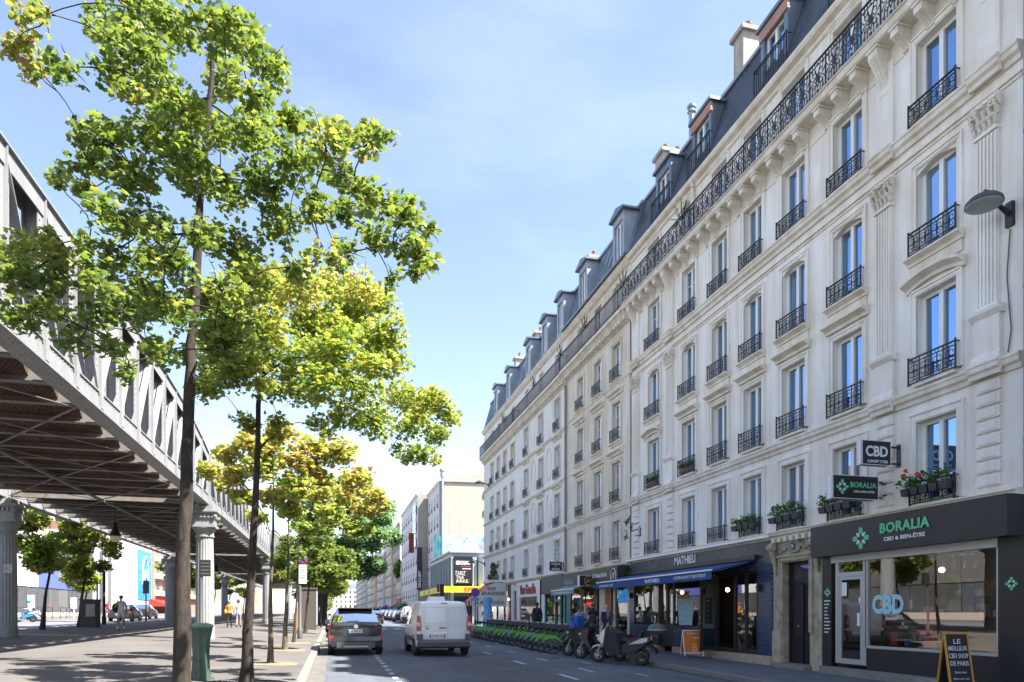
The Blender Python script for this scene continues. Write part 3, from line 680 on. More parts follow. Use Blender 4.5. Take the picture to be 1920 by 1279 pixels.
# ================================================================== building C (pale, two fronts)
C1 = thing('apartment_building', 'pale stone house with oval wall panels and grooved first floor beside the beige house', 'building')
CY0, CY1 = 33.88, 43.52
colsC = [(35.4, .84), (38.45, .84), (41.6, .84)]
rowsC = [(3.8, 5.45), (6.2, 7.95), (8.85, 10.55), (11.45, 13.15), (14.2, 15.6)]
def c_house(par, Y0, Y1, cols, rows, m, panels, n_dent, rails='ornate'):
    wall_common(par, Y0, Y1, 3.5, 16.1, cols, rows, m)
    t = MB(); band(t, XF, Y0, Y1, 5.85, 6.05, .15); band(t, XF, Y0, Y1, 8.5, 8.62, .12); band(t, XF, Y0, Y1, 11.15, 11.3, .12); band(t, XF, Y0, Y1, 3.45, 3.65, .2)
    for (c, w) in cols:
        for z0, z1 in rows[:4]: surround(t, XF, c, w, z0, z1, .12, .03, .11)
        if panels: hood(t, XF, c, w + .5, 8.46, .22, 0, .2); hood(t, XF, c, w + .5, 11.12, .22, 0, .2)
    if panels:
        for a, b in zip(cols[:-1], cols[1:]):
            c = (a[0] + b[0]) / 2
            for z0, z1 in ((6.4, 8.2), (9.0, 10.8)):
                pts = [(XF - .02, c + .42 * math.cos(q) * (1 if 1 else 1), (z0 + z1) / 2 + (z1 - z0) / 2 * math.copysign(abs(math.sin(q)) ** .6, math.sin(q))) for q in [2 * math.pi * k / 20 for k in range(20)]]
                t.path(pts, .022, 4, closed=True)
        for i in range(8): t.box(XF - .004, XF + .02, Y0 + .02, Y1 - .02, 3.78 + .25 * i, 3.8 + .25 * i)
    t.prism([(XF, 13.45), (XF - .08, 13.47), (XF - .1, 13.58), (XF - .34, 13.84), (XF - .42, 13.86), (XF - .43, 14.0), (XF, 14.03)], Y0, Y1)
    for i in range(n_dent): c = Y0 + .1 + (Y1 - Y0 - .2) * i / n_dent; t.box(XF - .25, XF - .02, c, c + .12, 13.52, 13.7)
    t.prism([(XF, 15.85), (XF - .1, 15.9), (XF - .2, 16.02), (XF - .24, 16.12), (XF - .2, 16.2), (XF + .1, 16.22)], Y0, Y1)
    t.build('stone_trim', STONE_T, par)
    for c, w in cols:
        for (z0, z1) in rows: put_window(par, c, z0, w, z1 - z0, bars=2)
        for z0, z1 in rows[:4]: put_rail(par, c, z0 - .02, w + .02, .5)
    link('balcony_railing', railing_mesh(Y1 - Y0 - .1, .84, 'bars', .38), par, (XF, (Y0 + Y1) / 2, 14.03))
    zinc_roof(par, Y0, Y1)
c_house(C1, CY0, CY1, colsC, rowsC, STONE_C, True, 32)
for c in (34.4, 37.2, 40.6): dormer(C1, c, 16.25, 2.0, 1.1, 11.62, ZINC2, ZINC)
chimney(C1, 12.8, 15, 42.8, 43.4, 17.5, 19.8, 3, STONE_C)
C2 = thing('apartment_building', 'white corner house of four window bays above the brasserie at the side street', 'building')
rowsC2 = [(3.8, 5.3), (6.2, 7.8), (8.7, 10.4), (11.4, 13.0), (14.2, 15.5)]
c_house(C2, 43.52, 54.2, [(45.0, .9), (47.1, .85), (49.15, .85), (51.2, .85)], rowsC2, STONE_C, False, 36)
mb = MB(); mb.quad((XF, 54.2, -.3), (XF, 54.2, 16.1), (22, 54.2, 16.1), (22, 54.2, -.3)); mb.build('side_wall', STONE_C, C2)
for c in (45.6, 49.3): dormer(C2, c, 16.25, 2.0, 1.1, 11.62, ZINC2, ZINC)
chimney(C2, 12.6, 14, 47.2, 47.7, 17.5, 19.7, 2, STONE_C); chimney(C2, 12.6, 14, 53.4, 53.9, 17.5, 19.3, 1, STONE_C)
# ground floors of B, C : piers between shops
def piers(par, spans, m):
    t = MB()
    for a, b in spans: t.box(XF, XF + .5, a, b, -.3, 3.5)
    t.build('ground_floor_wall', m, par)
# drainpipes between the houses
pp = MB(); pp.tube((XF - .08, 33.87, 3.6), (XF - .08, 33.87, 13.4), .06, n=8)
tag(pp.build('drainpipe', mat('pipe_taupe', (.25, .22, .19), .6, var=.2, vs=3), None, True), 'long grey drainpipe on the seam between the beige and the pale house', 'drainpipe')

# anti-intrusion spike fans on the balcony ends
for par, y_ in ((A, 25.7), (A, 20.9), (B, 30.1), (B, 33.7), (C1, 38.6), (C2, 46.1)):
    mb = MB()
    for i in range(9): a = R(8 + 20 * i); mb.bar((XF - .42, y_, 14.8), (XF - .42 - .12 * (i % 2), y_ + .62 * math.cos(a), 14.8 + .62 * math.sin(a)), .02, .02)
    mb.path([(XF - .4, y_ + .36 * math.cos(R(15 * k)), 14.8 + .34 * math.sin(R(15 * k))) for k in range(13)], .012, 4); mb.build('spiked_fan', IRON, par)
# ================================================================== shopfronts
def room(par, y0, y1, z0, z1, depth=2.6, col=(.10, .095, .09), x=XF + .05):
    m = mat('shop_interior_%.2f_%.2f_%.2f' % col, col, .9)
    mb = MB(); X1 = x + depth
    mb.quad((X1, y0, z0), (X1, y0, z1), (X1, y1, z1), (X1, y1, z0)); mb.quad((x, y0, z0), (X1, y0, z0), (X1, y1, z0), (x, y1, z0)); mb.quad((x, y0, z1), (x, y1, z1), (X1, y1, z1), (X1, y0, z1))
    mb.quad((x, y0, z0), (x, y0, z1), (X1, y0, z1), (X1, y0, z0)); mb.quad((x, y1, z0), (X1, y1, z0), (X1, y1, z1), (x, y1, z1))
    return mb.build('interior', m, par)
def pane(par, X, y0, y1, z0, z1, m=None, name='display_window'):
    return MB().quad((X, y0, z0), (X, y0, z1), (X, y1, z1), (X, y1, z0)).build(name, m or GLASS, par)
def shelves(par, y0, y1, z0, x, cols, seed, name='display_goods'):
    r = random.Random(seed); mb = MB()
    y = y0 + .08
    while y < y1 - .12:
        w = r.uniform(.08, .22); h = r.uniform(.12, .34); mb.cur = r.randrange(len(cols)); mb.box(x, x + .12, y, min(y + w, y1), z0, z0 + h); y += w + r.uniform(.02, .22)
    return mb.build(name, cols, par)
GOODS = [mat('goods_white', (.6, .6, .58)), mat('goods_red', (.5, .08, .06)), mat('goods_green', (.1, .3, .16)), mat('goods_kraft', (.35, .24, .14)), mat('goods_blue', (.12, .3, .5))]
def emblem(par, c, r, face='x'):
    def leaf(mb, a, r0, r1, w, X):
        pts = [(r0, 0), (r0 + (r1 - r0) * .35, w), (r0 + (r1 - r0) * .7, w * .7), (r1, 0), (r0 + (r1 - r0) * .7, -w * .7), (r0 + (r1 - r0) * .35, -w)]
        P = [(p * math.cos(a) - q * math.sin(a), p * math.sin(a) + q * math.cos(a)) for p, q in pts]
        if face == 'x': mb.prism([(-p + c[1], q + c[2]) for p, q in P], X, X + .006, 'x')
        else: mb.add([(c[0] + p, X, c[2] + q) for p, q in P] + [(c[0] + p, X + .006, c[2] + q) for p, q in P], [(0, 1, 2, 3, 4, 5)] + [(i, 6 + i, 6 + (i + 1) % 6, (i + 1) % 6) for i in range(6)])
    X = c[0] if face == 'x' else c[1]
    g = MB(); w = MB()
    for i in range(4):
        for da in (-.17, .17): leaf(g, math.pi / 2 * i + da, r * .32, r * .96, r * .13, X)
        leaf(g, math.pi / 2 * i, r * .5, r, r * .12, X - .003)
        leaf(w, math.pi / 4 + math.pi / 2 * i, r * .2, r * .72, r * .15, X + .001)
    o = g.build('emblem', GREENP, par); w.build('emblem_leaf', MINT, o); return o

# ---- black shop with green lettering
s = thing('shopfront', 'black CBD shopfront with green lettering and a wide display window', 'shopfront')
XB = 11.4
MB().box(XB, XF - .001, 9.38, 14.46, 2.86, 3.60).build('fascia', BLACKP, s)
text('lettering', 'BORALIA', (XB - .009, 11.60, 3.315), 1.27, .22, FX, GREENP, s, .012, .035, space=1.08)
text('lettering', 'CBD & BIEN-ÊTRE', (XB - .009, 11.6, 3.085), 1.05, .105, FX, LETW, s, .008, .02, space=1.05)
emblem(s, (XB - .008, 12.8, 3.17), .26)
MB().box(XF - .14, XF + .3, 8.0, 9.76, -.2, 2.859).box(XF - .1, XF + .1, 14.1, 14.42, .05, 2.859).box(XF - .1, XF + .02, 9.76, 12.96, .2, .70).build('panel', BLACKP, s)
emblem(s, (XF - .152, 9.5, 2.02), .125); emblem(s, (XF - .108, 14.23, 2.0), .12)
w = .26
for i, (ln, ww) in enumerate((('CBD', .2), ('Fleurs CBD', .16), ('Résines', .12), ('Huiles', .1), ('Infusions', .13), ('Cosmétique', .15), ('Vaporisateurs', .2), ('E-liquides', .17), ('Accessoires', .2), ('Livraison', .14))):
    MB().box(XF - .106, XF - .1, 14.34 - ww, 14.34, 1.78 - .085 * i, 1.805 - .085 * i).build('service_line', LETW, s)
MB().box(XF - .13, XF - .02, 9.78, 14.08, 2.70, 2.86).build('shutter_box', ALU, s)
fr = MB()
for y in (9.80, 12.98): fr.box(XF - .09, XF - .03, y - .035, y + .035, .70, 2.70)
fr.box(XF - .085, XF - .03, 9.83, 12.95, .68, .76); fr.build('window_frame', ALU, s)
g_ = pane(s, XF - .05, 9.83, 12.95, .76, 2.70)
text('window_lettering', 'CBD', (XF - .058, 12.40, 1.69), .88, .43, FX, mat('pale_blue_film', (.36, .60, .70), .6), g_, .004, .05)
dr = MB(); Xd = XF - .06
for y in (13.04, 13.92): dr.box(Xd - .03, Xd + .03, y - .05, y + .05, .30, 2.70)
dr.box(Xd - .031, Xd + .031, 13.08, 13.88, 2.36, 2.46); dr.box(Xd - .032, Xd + .032, 13.08, 13.88, .30, .42)
for y in (13.14, 13.83): dr.box(Xd - .02, Xd + .02, y - .04, y + .04, .42, 2.36)
dr.box(Xd - .02, Xd + .02, 13.18, 13.79, 2.28, 2.355); o = dr.build('door', ALU, s)
MB().box(Xd - .07, Xd - .03, 13.16, 13.22, 1.2, 1.5).build('handle', WHITE, o); pane(o, Xd, 13.1, 13.88, .4, 2.7, name='pane')
MB().box(Xd - .034, Xd - .02, 13.6, 13.76, 1.9, 2.22).build('notice', WHITE, o)
room(s, 9.78, 14.1, .2, 2.9, 3, (.16, .13, .11))
for q_ in (10.6, 12.2): MB().ball((XF + 1.2, q_, 2.45), .06, 8, 5).build('ceiling_lamp', emit_mat('shop_bulb_%d' % int(q_), (1, .75, .45), 7), s)
shelves(s, 9.9, 12.9, 1.4, XF + 2.7, GOODS, 6); shelves(s, 9.9, 12.9, 1.9, XF + 2.7, GOODS, 9)
shelves(s, 9.9, 11.2, .78, XF + .35, GOODS, 3); shelves(s, 11.9, 12.9, .78, XF + .3, GOODS, 4)
MB().box(XF + .25, XF + .29, 11.45, 11.75, .8, 1.65).build('display_poster', GOODS[1], s); MB().box(XF + .25, XF + .29, 11.78, 12.1, .78, 1.6).build('display_poster', BLACKP, s)
MB().box(XF + .1, XF + 1.2, 9.85, 10.6, .5, 1.15).build('counter', mat('oak', (.30, .17, .08), .6), s)
MB().box(XF + .2, XF + .23, 10.75, 10.98, .80, 1.05).build('display_card', GOODS[4], s)
MB().box(XF - .2, XF + .3, 9.78, 14.42, -.3, .2).build('plinth', KERB, s)
o = MB()
for i in range(5): o.box(XF - .215, XF - .2, 10.6, 11.5, .03 + .03 * i, .045 + .03 * i)
o.build('vent_grille', ALU, s)

# ---- hanging signs
def blade(name, label, y, x0, x1, z0, z1, th, m, arms=True):
    t = thing(name, label, 'sign', (0, 0, 0))
    MB().box(x0 + .012, x1 - .012, y - th / 2 + .002, y + th / 2 - .002, z0 + .012, z1 - .012).build('panel', m, t)
    f = MB()
    for Y in (y - th / 2, y + th / 2 - .015):
        f.box(x0, x1, Y, Y + .015, z0, z0 + .012); f.box(x0, x1, Y, Y + .015, z1 - .012, z1); f.box(x0, x0 + .012, Y, Y + .015, z0 + .012, z1 - .012); f.box(x1 - .012, x1, Y, Y + .015, z0 + .012, z1 - .012)
    f.box(x0 - .004, x0, y - th / 2 + .03, y + th / 2 - .03, z0, z1); f.build('frame', LETW, t)
    if arms: MB().box(x1, XF, y - .02, y + .02, z1 - .12, z1 - .08).box(x1, XF, y - .02, y + .02, z0 + .05, z0 + .08).box(XF - .02, XF, y - .05, y + .05, z0, z1 - .03).build('bracket', IRON, t)
    return t
t = blade('hanging_sign', 'black lightbox sign with a green leaf emblem over the stone doorway', 12.55, 10.37, 11.55, 3.97, 4.48, .2, BLACKP)
text('lettering', 'BORALIA', (11.15, 12.447, 4.28), .68, .12, FY, GREENP, t, .005, .035, space=1.08); text('lettering', 'CBD & BIEN-ÊTRE', (11.17, 12.447, 4.14), .55, .055, FY, LETW, t, .004, .02)
emblem(t, (10.61, 12.444, 4.225), .17, 'y')
t = blade('hanging_sign', 'small black sign reading CBD CONCEPT STORE, uppermost of the projecting signs', 12.15, 10.78, 11.52, 4.64, 5.16, .16, BLACKP)
text('lettering', 'CBD', (11.15, 12.067, 4.93), .56, .23, FY, LETW, t, .005, .03); text('lettering', 'CONCEPT STORE', (11.17, 12.067, 4.715), .52, .06, FY, LETW, t, .004, .02)

# ---- tiled coffee shop
s = thing('shopfront', 'navy and grey tiled coffee shop front with dark glazed folding doors', 'shopfront')
X = XF - .06
MB().box(X, XF + .02, 16.5, 25.9, 2.72, 3.58).build('tiled_fascia', TEALT, s)
MB().box(XF - .22, XF - .02, 16.45, 25.95, 3.582, 3.66).build('ledge', WHITE, s)
for a, b, z in ((16.5, 17.12, 2.719), (22.1, 20.16, 1.0), (23.34, 25.45, 1.0), (25.45, 25.9, 2.719)): MB().box(X, XF + .1, min(a, b), max(a, b), .3, z).build('tiled_wall', NAVYT, s)
MB().box(XF - .12, XF + .2, 16.46, 22.15, -.2, .299).box(XF - .12, XF + .2, 23.3, 25.95, -.2, .299).build('plinth', mat('pink_granite', (.42, .32, .26), .7, var=.2, vs=8), s)
text('lettering', 'MATHIEU', (X - .008, 21.3, 3.33), 1.45, .29, FX, LETW, s, .02, .02)
MB().box(XF - .05, XF + .02, 20.12, 20.2, .3, 2.72).box(XF - .05, XF + .02, 23.26, 23.34, .3, 2.72).box(XF - .05, XF + .02, 22.1, 22.18, .3, 2.72).box(XF - .05, XF + .02, 20.2, 22.1, 2.62, 2.72).box(XF - .05, XF + .02, 23.34, 25.45, 2.62, 2.72).box(XF - .05, XF + .02, 20.2, 22.1, 1.0, 1.06).box(XF - .05, XF + .02, 23.34, 25.45, 1.0, 1.06).build('window_frame', DARKM, s)
pane(s, XF - .02, 20.2, 22.1, 1.06, 2.62); pane(s, XF - .02, 23.34, 25.45, 1.06, 2.62)
room(s, 17.12, 25.5, .25, 2.9, 4, (.06, .055, .05))
o = MB().quad((XF - .03, 20.9, 1.08), (XF - .03, 20.75, 1.95), (XF - .03, 21.95, 2.0), (XF - .03, 21.8, 1.08)).build('window_poster', mat('poster_blue', (.35, .55, .68), .5, var=.4, vs=14), s)
o = MB().box(XF, XF + .05, 22.18, 23.26, .3, 1.1).box(XF - .02, XF + .04, 22.18, 22.28, 1.1, 2.72).box(XF - .02, XF + .04, 23.16, 23.26, 1.1, 2.72).box(XF - .02, XF + .04, 22.66, 22.8, 1.1, 2.72).build('door', DARKM, s); pane(o, XF + .02, 22.2, 23.2, 1.1, 2.7, name='pane'); MB().box(XF - .06, XF - .02, 22.78, 22.82, 1.25, 1.6).build('handle', ALU, o)
o = MB().box(X - .02, XF, 19.4, 20.1, 1.0, 2.715).build('menu_panel', mat('panel_grey', (.36, .35, .33), .7), s)
MB().box(X - .04, X - .02, 19.52, 19.95, 1.15, 2.0).build('menu_board', mat('menu_dark', (.05, .045, .045), .5), o)
for i, ww in enumerate((.22, .12, .1, .14, .1)): MB().box(X - .043, X - .04, 19.86 - ww, 19.86, 1.88 - .16 * i, 1.895 - .16 * i).build('menu_text', LETW, o)
MB().box(X, XF + .1, 19.38, 20.12, .3, 1.0).build('tiled_wall', NAVYT, s)
fd = MB()
for y in (17.14, 17.72, 18.3, 19.3): fd.box(XF - .04, XF + .03, y, y + .09, .3, 2.72)
fd.box(XF - .039, XF + .03, 17.23, 19.3, .3, .42); fd.box(XF - .039, XF + .03, 17.23, 19.3, 2.64, 2.72); o = fd.build('folding_door', DARKM, s); pane(o, XF, 17.2, 18.3, .42, 2.64, name='pane')
# opened leaf standing out from the wall
lf = MB().box(XF - .66, XF - .05, 19.24, 19.29, .32, .42).box(XF - .66, XF - .05, 19.24, 19.29, 2.54, 2.64).box(XF - .66, XF - .58, 19.239, 19.291, .3, 2.66).box(XF - .12, XF - .04, 19.239, 19.291, .3, 2.66).build('open_door_leaf', DARKM, s)
MB().quad((XF - .6, 19.265, .4), (XF - .1, 19.265, .4), (XF - .1, 19.265, 2.6), (XF - .6, 19.265, 2.6)).build('pane', glass_mat('smoked_glass', (.3, .36, .36), .1), lf)
for y in (17.0, 25.7, 20.0): MB().box(X - .09, X, y - .05, y + .05, 2.1, 2.32).build('wall_light', DARKM, s)
warm = emit_mat('warm_bulb', (1, .62, .25), 9)
for y in (18.0, 21.0, 24.2): MB().ball((XF + 1.4, y, 2.3), .07, 8, 5).build('ceiling_lamp', warm, s)
a = thing('awning', 'long royal blue fabric awning over the tiled coffee shop', 'awning')
y0, y1 = 17.2, 25.9
MB().add([(X - .02, y0, 3.02), (X - .02, y1, 3.02), (10.32, y1, 2.72), (10.32, y0, 2.72), (X - .02, y0, 3.0), (X - .02, y1, 3.0), (10.32, y1, 2.70), (10.32, y0, 2.70)], [(0, 3, 2, 1), (4, 5, 6, 7), (0, 4, 7, 3), (1, 2, 6, 5)]).build('canopy', BLUEAWN, a)
v = MB(); v.box(10.29, 10.30, y0, y1, 2.45, 2.69); vo = v.build('valance', BLUEAWN, a)
MB().box(10.27, 10.34, y0, y1, 2.692, 2.735).build('front_bar', WHITE, a); MB().box(X - .14, X - .01, y0 - .1, y1, 3.03, 3.16).build('cassette', DARKM, a)
text('lettering', 'MATHIEU', (10.286, 20.9, 2.57), 1.05, .13, FX, LETW, vo, .003, .02); text('lettering', 'COFFEE SHOP ET BOUTIQUE', (10.286, 18.45, 2.57), 1.9, .11, FX, LETW, vo, .003, .005, shear=.25); text('lettering', 'PÂTISSERIE & CAFÉ', (10.286, 24.9, 2.57), 1.4, .10, FX, LETW, vo, .003, .005, shear=.25)
for y in (17.45, 25.5): MB().path([(X - .1, y, 2.98), (11.0, y + .35, 2.78), (10.36, y, 2.68)], .025, 6).build('arm', ALU, a)

# ---- dark green and black shops under the beige house
s = thing('shopfront', 'dark green signboard shop with a round white monogram next to the blue awning', 'shopfront')
dg = mat('dark_green_panel', (.022, .035, .024), .4)
MB().box(11.25, XF, 26.0, 29.0, 2.62, 3.46).build('fascia', dg, s)
text('lettering', 'LA Violette By Anis', (11.242, 27.95, 3.12), 1.65, .26, FX, LETW, s, .006, .012)
MB().box(11.242, 11.25, 27.0, 27.7, 2.80, 2.85).build('small_lettering', LETW, s)
def ring(mb, c, r, t, X, n=24): mb.path([(X, c[0] + r * math.cos(2 * math.pi * i / n), c[1] + r * math.sin(2 * math.pi * i / n)) for i in range(n)], t, 4, closed=True)
mb = MB(); ring(mb, (26.42, 3.06), .29, .018, 11.24); mb.build('emblem', LETW, s); text('lettering', 'AY', (11.242, 26.42, 3.06), .34, .26, FX, LETW, s, .004, .01, shear=.2)
MB().box(XF - .02, XF + .2, 26.0, 26.2, -.2, 2.6).box(XF - .02, XF + .2, 28.6, 29.3, -.2, 3.46).box(XF - .02, XF + .2, 27.5, 27.7, -.2, 2.6).build('pillar', STONE_B, s)
MB().box(XF, XF + .08, 26.2, 27.5, .15, .4).box(XF, XF + .08, 27.7, 28.6, .15, 1.0).box(XF + .02, XF + .08, 28.0, 28.6, 1.0, 2.6).build('door', mat('wood_orange', (.30, .10, .04), .5), s)
pane(s, XF + .04, 26.2, 28.6, .3, 2.62, glass_mat('shop_glass_clear', (.7, .7, .65), .2)); room(s, 26.2, 28.6, .1, 2.7, 2.4, (.16, .14, .10), XF + .1); shelves(s, 26.3, 28.4, .5, XF + .5, GOODS, 8)
t = blade('hanging_sign', 'black box sign with a round copper monogram beside the dark green signboard', 29.25, 10.75, 11.75, 2.72, 3.2, .25, BLACKP, False)
cop = mat('copper', (.75, .36, .18), .4)
mb = MB(); mb.path([(11.2 + .2 * math.cos(2 * math.pi * i / 20), 29.12, 2.96 + .2 * math.sin(2 * math.pi * i / 20)) for i in range(20)], .014, 4, closed=True); mb.build('emblem', cop, t); text('lettering', 'AY', (11.2, 29.116, 2.96), .25, .18, FY, cop, t, .004, .01, shear=.2)
s = thing('shopfront', 'small charcoal shop with a grey blind and a yellow lamp in its window', 'shopfront')
MB().box(11.5, XF, 29.4, 33.8, 2.75, 3.46).build('fascia', mat('charcoal_panel', (.05, .055, .058), .5), s)
text('lettering', 'PHILEAS', (11.492, 32.7, 3.05), 1.3, .22, FX, mat('letter_grey', (.3, .36, .4), .5), s, .006, .01)
MB().box(XF - .12, XF + .2, 29.3, 29.75, -.2, 2.75).box(XF - .02, XF + .1, 29.75, 33.8, -.2, .6).build('pillar', BLACKP, s); MB().box(XF - .03, XF + .1, 33.2, 33.85, -.2, 3.4).box(XF - .03, XF + .1, 31.6, 31.75, .6, 2.75).build('frame', mat('teal_paint', (.02, .19, .19), .4), s)
pane(s, XF + .02, 29.75, 33.2, .6, 2.75, GLASS); room(s, 29.75, 33.2, .1, 2.8, 2.4, (.2, .18, .13)); shelves(s, 29.9, 33.1, .65, XF + .4, GOODS, 12)
MB().ball((XF + .35, 30.4, 2.25), (.12, .12, .2), 8, 6).build('lamp', emit_mat('yellow_lamp', (1, .6, .08), 5), s)
aw = thing('awning', 'short grey fabric awning on the charcoal shop', 'awning'); ga = mat('grey_canvas', (.20, .25, .33), .8)
MB().add([(11.5, 30.0, 2.85), (11.5, 33.4, 2.85), (10.8, 33.4, 2.62), (10.8, 30.0, 2.62), (11.5, 30, 2.83), (11.5, 33.4, 2.83), (10.8, 33.4, 2.6), (10.8, 30, 2.6)], [(0, 3, 2, 1), (4, 5, 6, 7), (0, 4, 7, 3)]).build('canopy', ga, aw)
vo = MB().box(10.78, 10.79, 30.0, 33.4, 2.38, 2.6).build('valance', ga, aw); MB().box(10.77, 10.82, 30.0, 33.4, 2.6, 2.65).build('front_bar', WHITE, aw); text('lettering', 'nouvelle patine', (10.776, 31.7, 2.48), 2.3, .14, FX, LETW, vo, .003, .01)
# ---- teal shop and red-lettered shop, brasserie under building C
s = thing('shopfront', 'teal framed shop with a plain charcoal signboard under the barber sign', 'shopfront'); teal = MATS['teal_paint']
MB().box(XF - .25, XF, 34.0, 37.6, 2.55, 3.55).build('fascia', MATS['charcoal_panel'], s)
f = MB()
for y in (34.0, 34.7, 35.6, 37.45): f.box(XF - .06, XF + .1, y, y + .14, -.1, 2.55)
f.box(XF - .05, XF + .1, 35.74, 37.45, -.1, .55); f.box(XF - .05, XF + .1, 34.84, 35.6, 2.1, 2.25); f.build('frame', teal, s)
pane(s, XF + .02, 34.1, 37.5, .2, 2.55); room(s, 34.1, 37.5, .0, 2.6, 2.2, (.10, .12, .11)); shelves(s, 35.8, 37.4, .6, XF + .4, GOODS, 22)
t = blade('hanging_sign', 'small dark barber sign with curved lettering on a wall bracket', 34.4, 11.0, 11.72, 3.72, 4.22, .08, mat('navy_board', (.012, .02, .035), .4), True)
text('lettering', 'COIFFURE', (11.36, 34.358, 4.09), .52, .12, FY, LETW, t, .004, .01); text('lettering', '&', (11.36, 34.358, 3.96), .06, .08, FY, LETW, t, .004, .01); text('lettering', 'BARBE', (11.36, 34.358, 3.82), .44, .11, FY, LETW, t, .004, .01)
s = thing('shopfront', 'white fronted boutique with red script lettering and a bright display', 'shopfront')
f = MB(); Fm = mapx(XF - .12); wall(f, Fm, 38.3, 43.3, .2, 3.44, [(38.9, 42.9, .6, 2.5)], .14); f.build('front', WHITE, s)
red = mat('sign_red', (.34, .035, .025), .5)
text('lettering', 'Van Gazelle', (XF - .14, 40.9, 2.98), 3.5, .62, FX, red, s, .03, .03)
pane(s, XF - .05, 38.9, 42.9, .6, 2.5); room(s, 38.9, 42.9, .3, 2.6, 2.2, (.30, .32, .32), XF + .06); shelves(s, 39, 42.8, .7, XF + .4, GOODS, 31); shelves(s, 39.2, 42.5, 1.3, XF + .6, GOODS, 33)
for y in (39.4, 40, 40.5): MB().ball((XF + .5, y, 2.3), .07, 8, 5).build('spot_lamp', warm, s)
f = MB()
for a, b in ((37.62, 38.28), (43.32, 43.9), (44.9, 45.3)): f.box(XF - .04, XF + .3, a, b, -.3, 3.45)
o = f.build('ground_floor_wall', STONE_C, C1); f = MB().box(XF + .1, XF + .15, 43.9, 44.9, 0, 3.0).build('door', mat('brown_door', (.22, .10, .05), .6), C1); MB().box(XF + .05, XF + .2, 43.9, 44.9, 3.0, 3.45).build('transom', STONE_C, C1)
# brasserie
s = thing('brasserie', 'bar brasserie with its terrace glazing at the street corner', 'shopfront')
f = MB()
for y in (45.3, 47.4, 49.6, 51.8, 54.0): f.box(XF - .02, XF + .1, y, y + .15, -.1, 3.4)
f.box(XF - .015, XF + .1, 45.4, 54.1, -.1, .7); f.build('frame', mat('oxblood_paint', (.18, .03, .025), .4), s); pane(s, XF + .04, 45.4, 54.1, .7, 3.4); room(s, 45.4, 54.1, 0, 3.4, 3, (.14, .10, .07), XF + .1)
for y in (46.5, 48.5, 50.5, 52.5): MB().ball((XF + .6, y, 2.5), .08, 8, 5).build('lamp', warm, s)
aw = thing('awning', 'white brasserie awning with red stripes and a lettered side panel', 'awning', (0, 0, 0)); rc = mat('red_canvas', (.42, .04, .035), .8); wc = mat('white_canvas', (.62, .62, .60), .85)
ya, yb = 46.6, 49.6
MB().add([(XF - .05, ya, 3.6), (10.9, ya, 3.62), (9.3, ya, 2.35), (9.3, ya, 1.95), (XF - .05, ya, 1.95)], [(0, 1, 2, 3, 4)]).add([(XF - .05, ya + .02, 3.6), (10.9, ya + .02, 3.62), (9.3, ya + .02, 2.35), (9.3, ya + .02, 1.95), (XF - .05, ya + .02, 1.95)], [(4, 3, 2, 1, 0)]).build('side_panel', wc, aw)
n = 9
for i in range(n):
    p, q = ya + .03 + (yb - ya) * i / n, ya + .03 + (yb - ya) * (i + 1) / n
    MB().quad((10.9, p, 3.64), (9.3, p, 2.36), (9.3, q, 2.36), (10.9, q, 3.64)).quad((9.3, p, 2.36), (9.3, p, 2.0), (9.3, q, 2.0), (9.3, q, 2.36)).build('canvas_stripe', wc if i % 4 == 1 else rc, aw)
MB().box(10.7, XF, ya - .05, yb, 3.65, 3.82).build('cassette', STONE_C, aw)
ink = mat('ink', (.03, .03, .035), .8)
text('lettering', 'BAR', (10.7, ya - .004, 3.2), .62, .24, FY, ink, aw, .003, .015); text('lettering', 'BRASSERIE', (10.8, ya - .004, 2.86), 1.65, .26, FY, ink, aw, .003, .015); text('lettering', 'Le Moka', (10.55, ya - .004, 2.28), 2.0, .34, FY, MATS['panel_grey'] if False else mat('ink_grey', (.12, .13, .15), .8), aw, .003, .01, shear=.35)

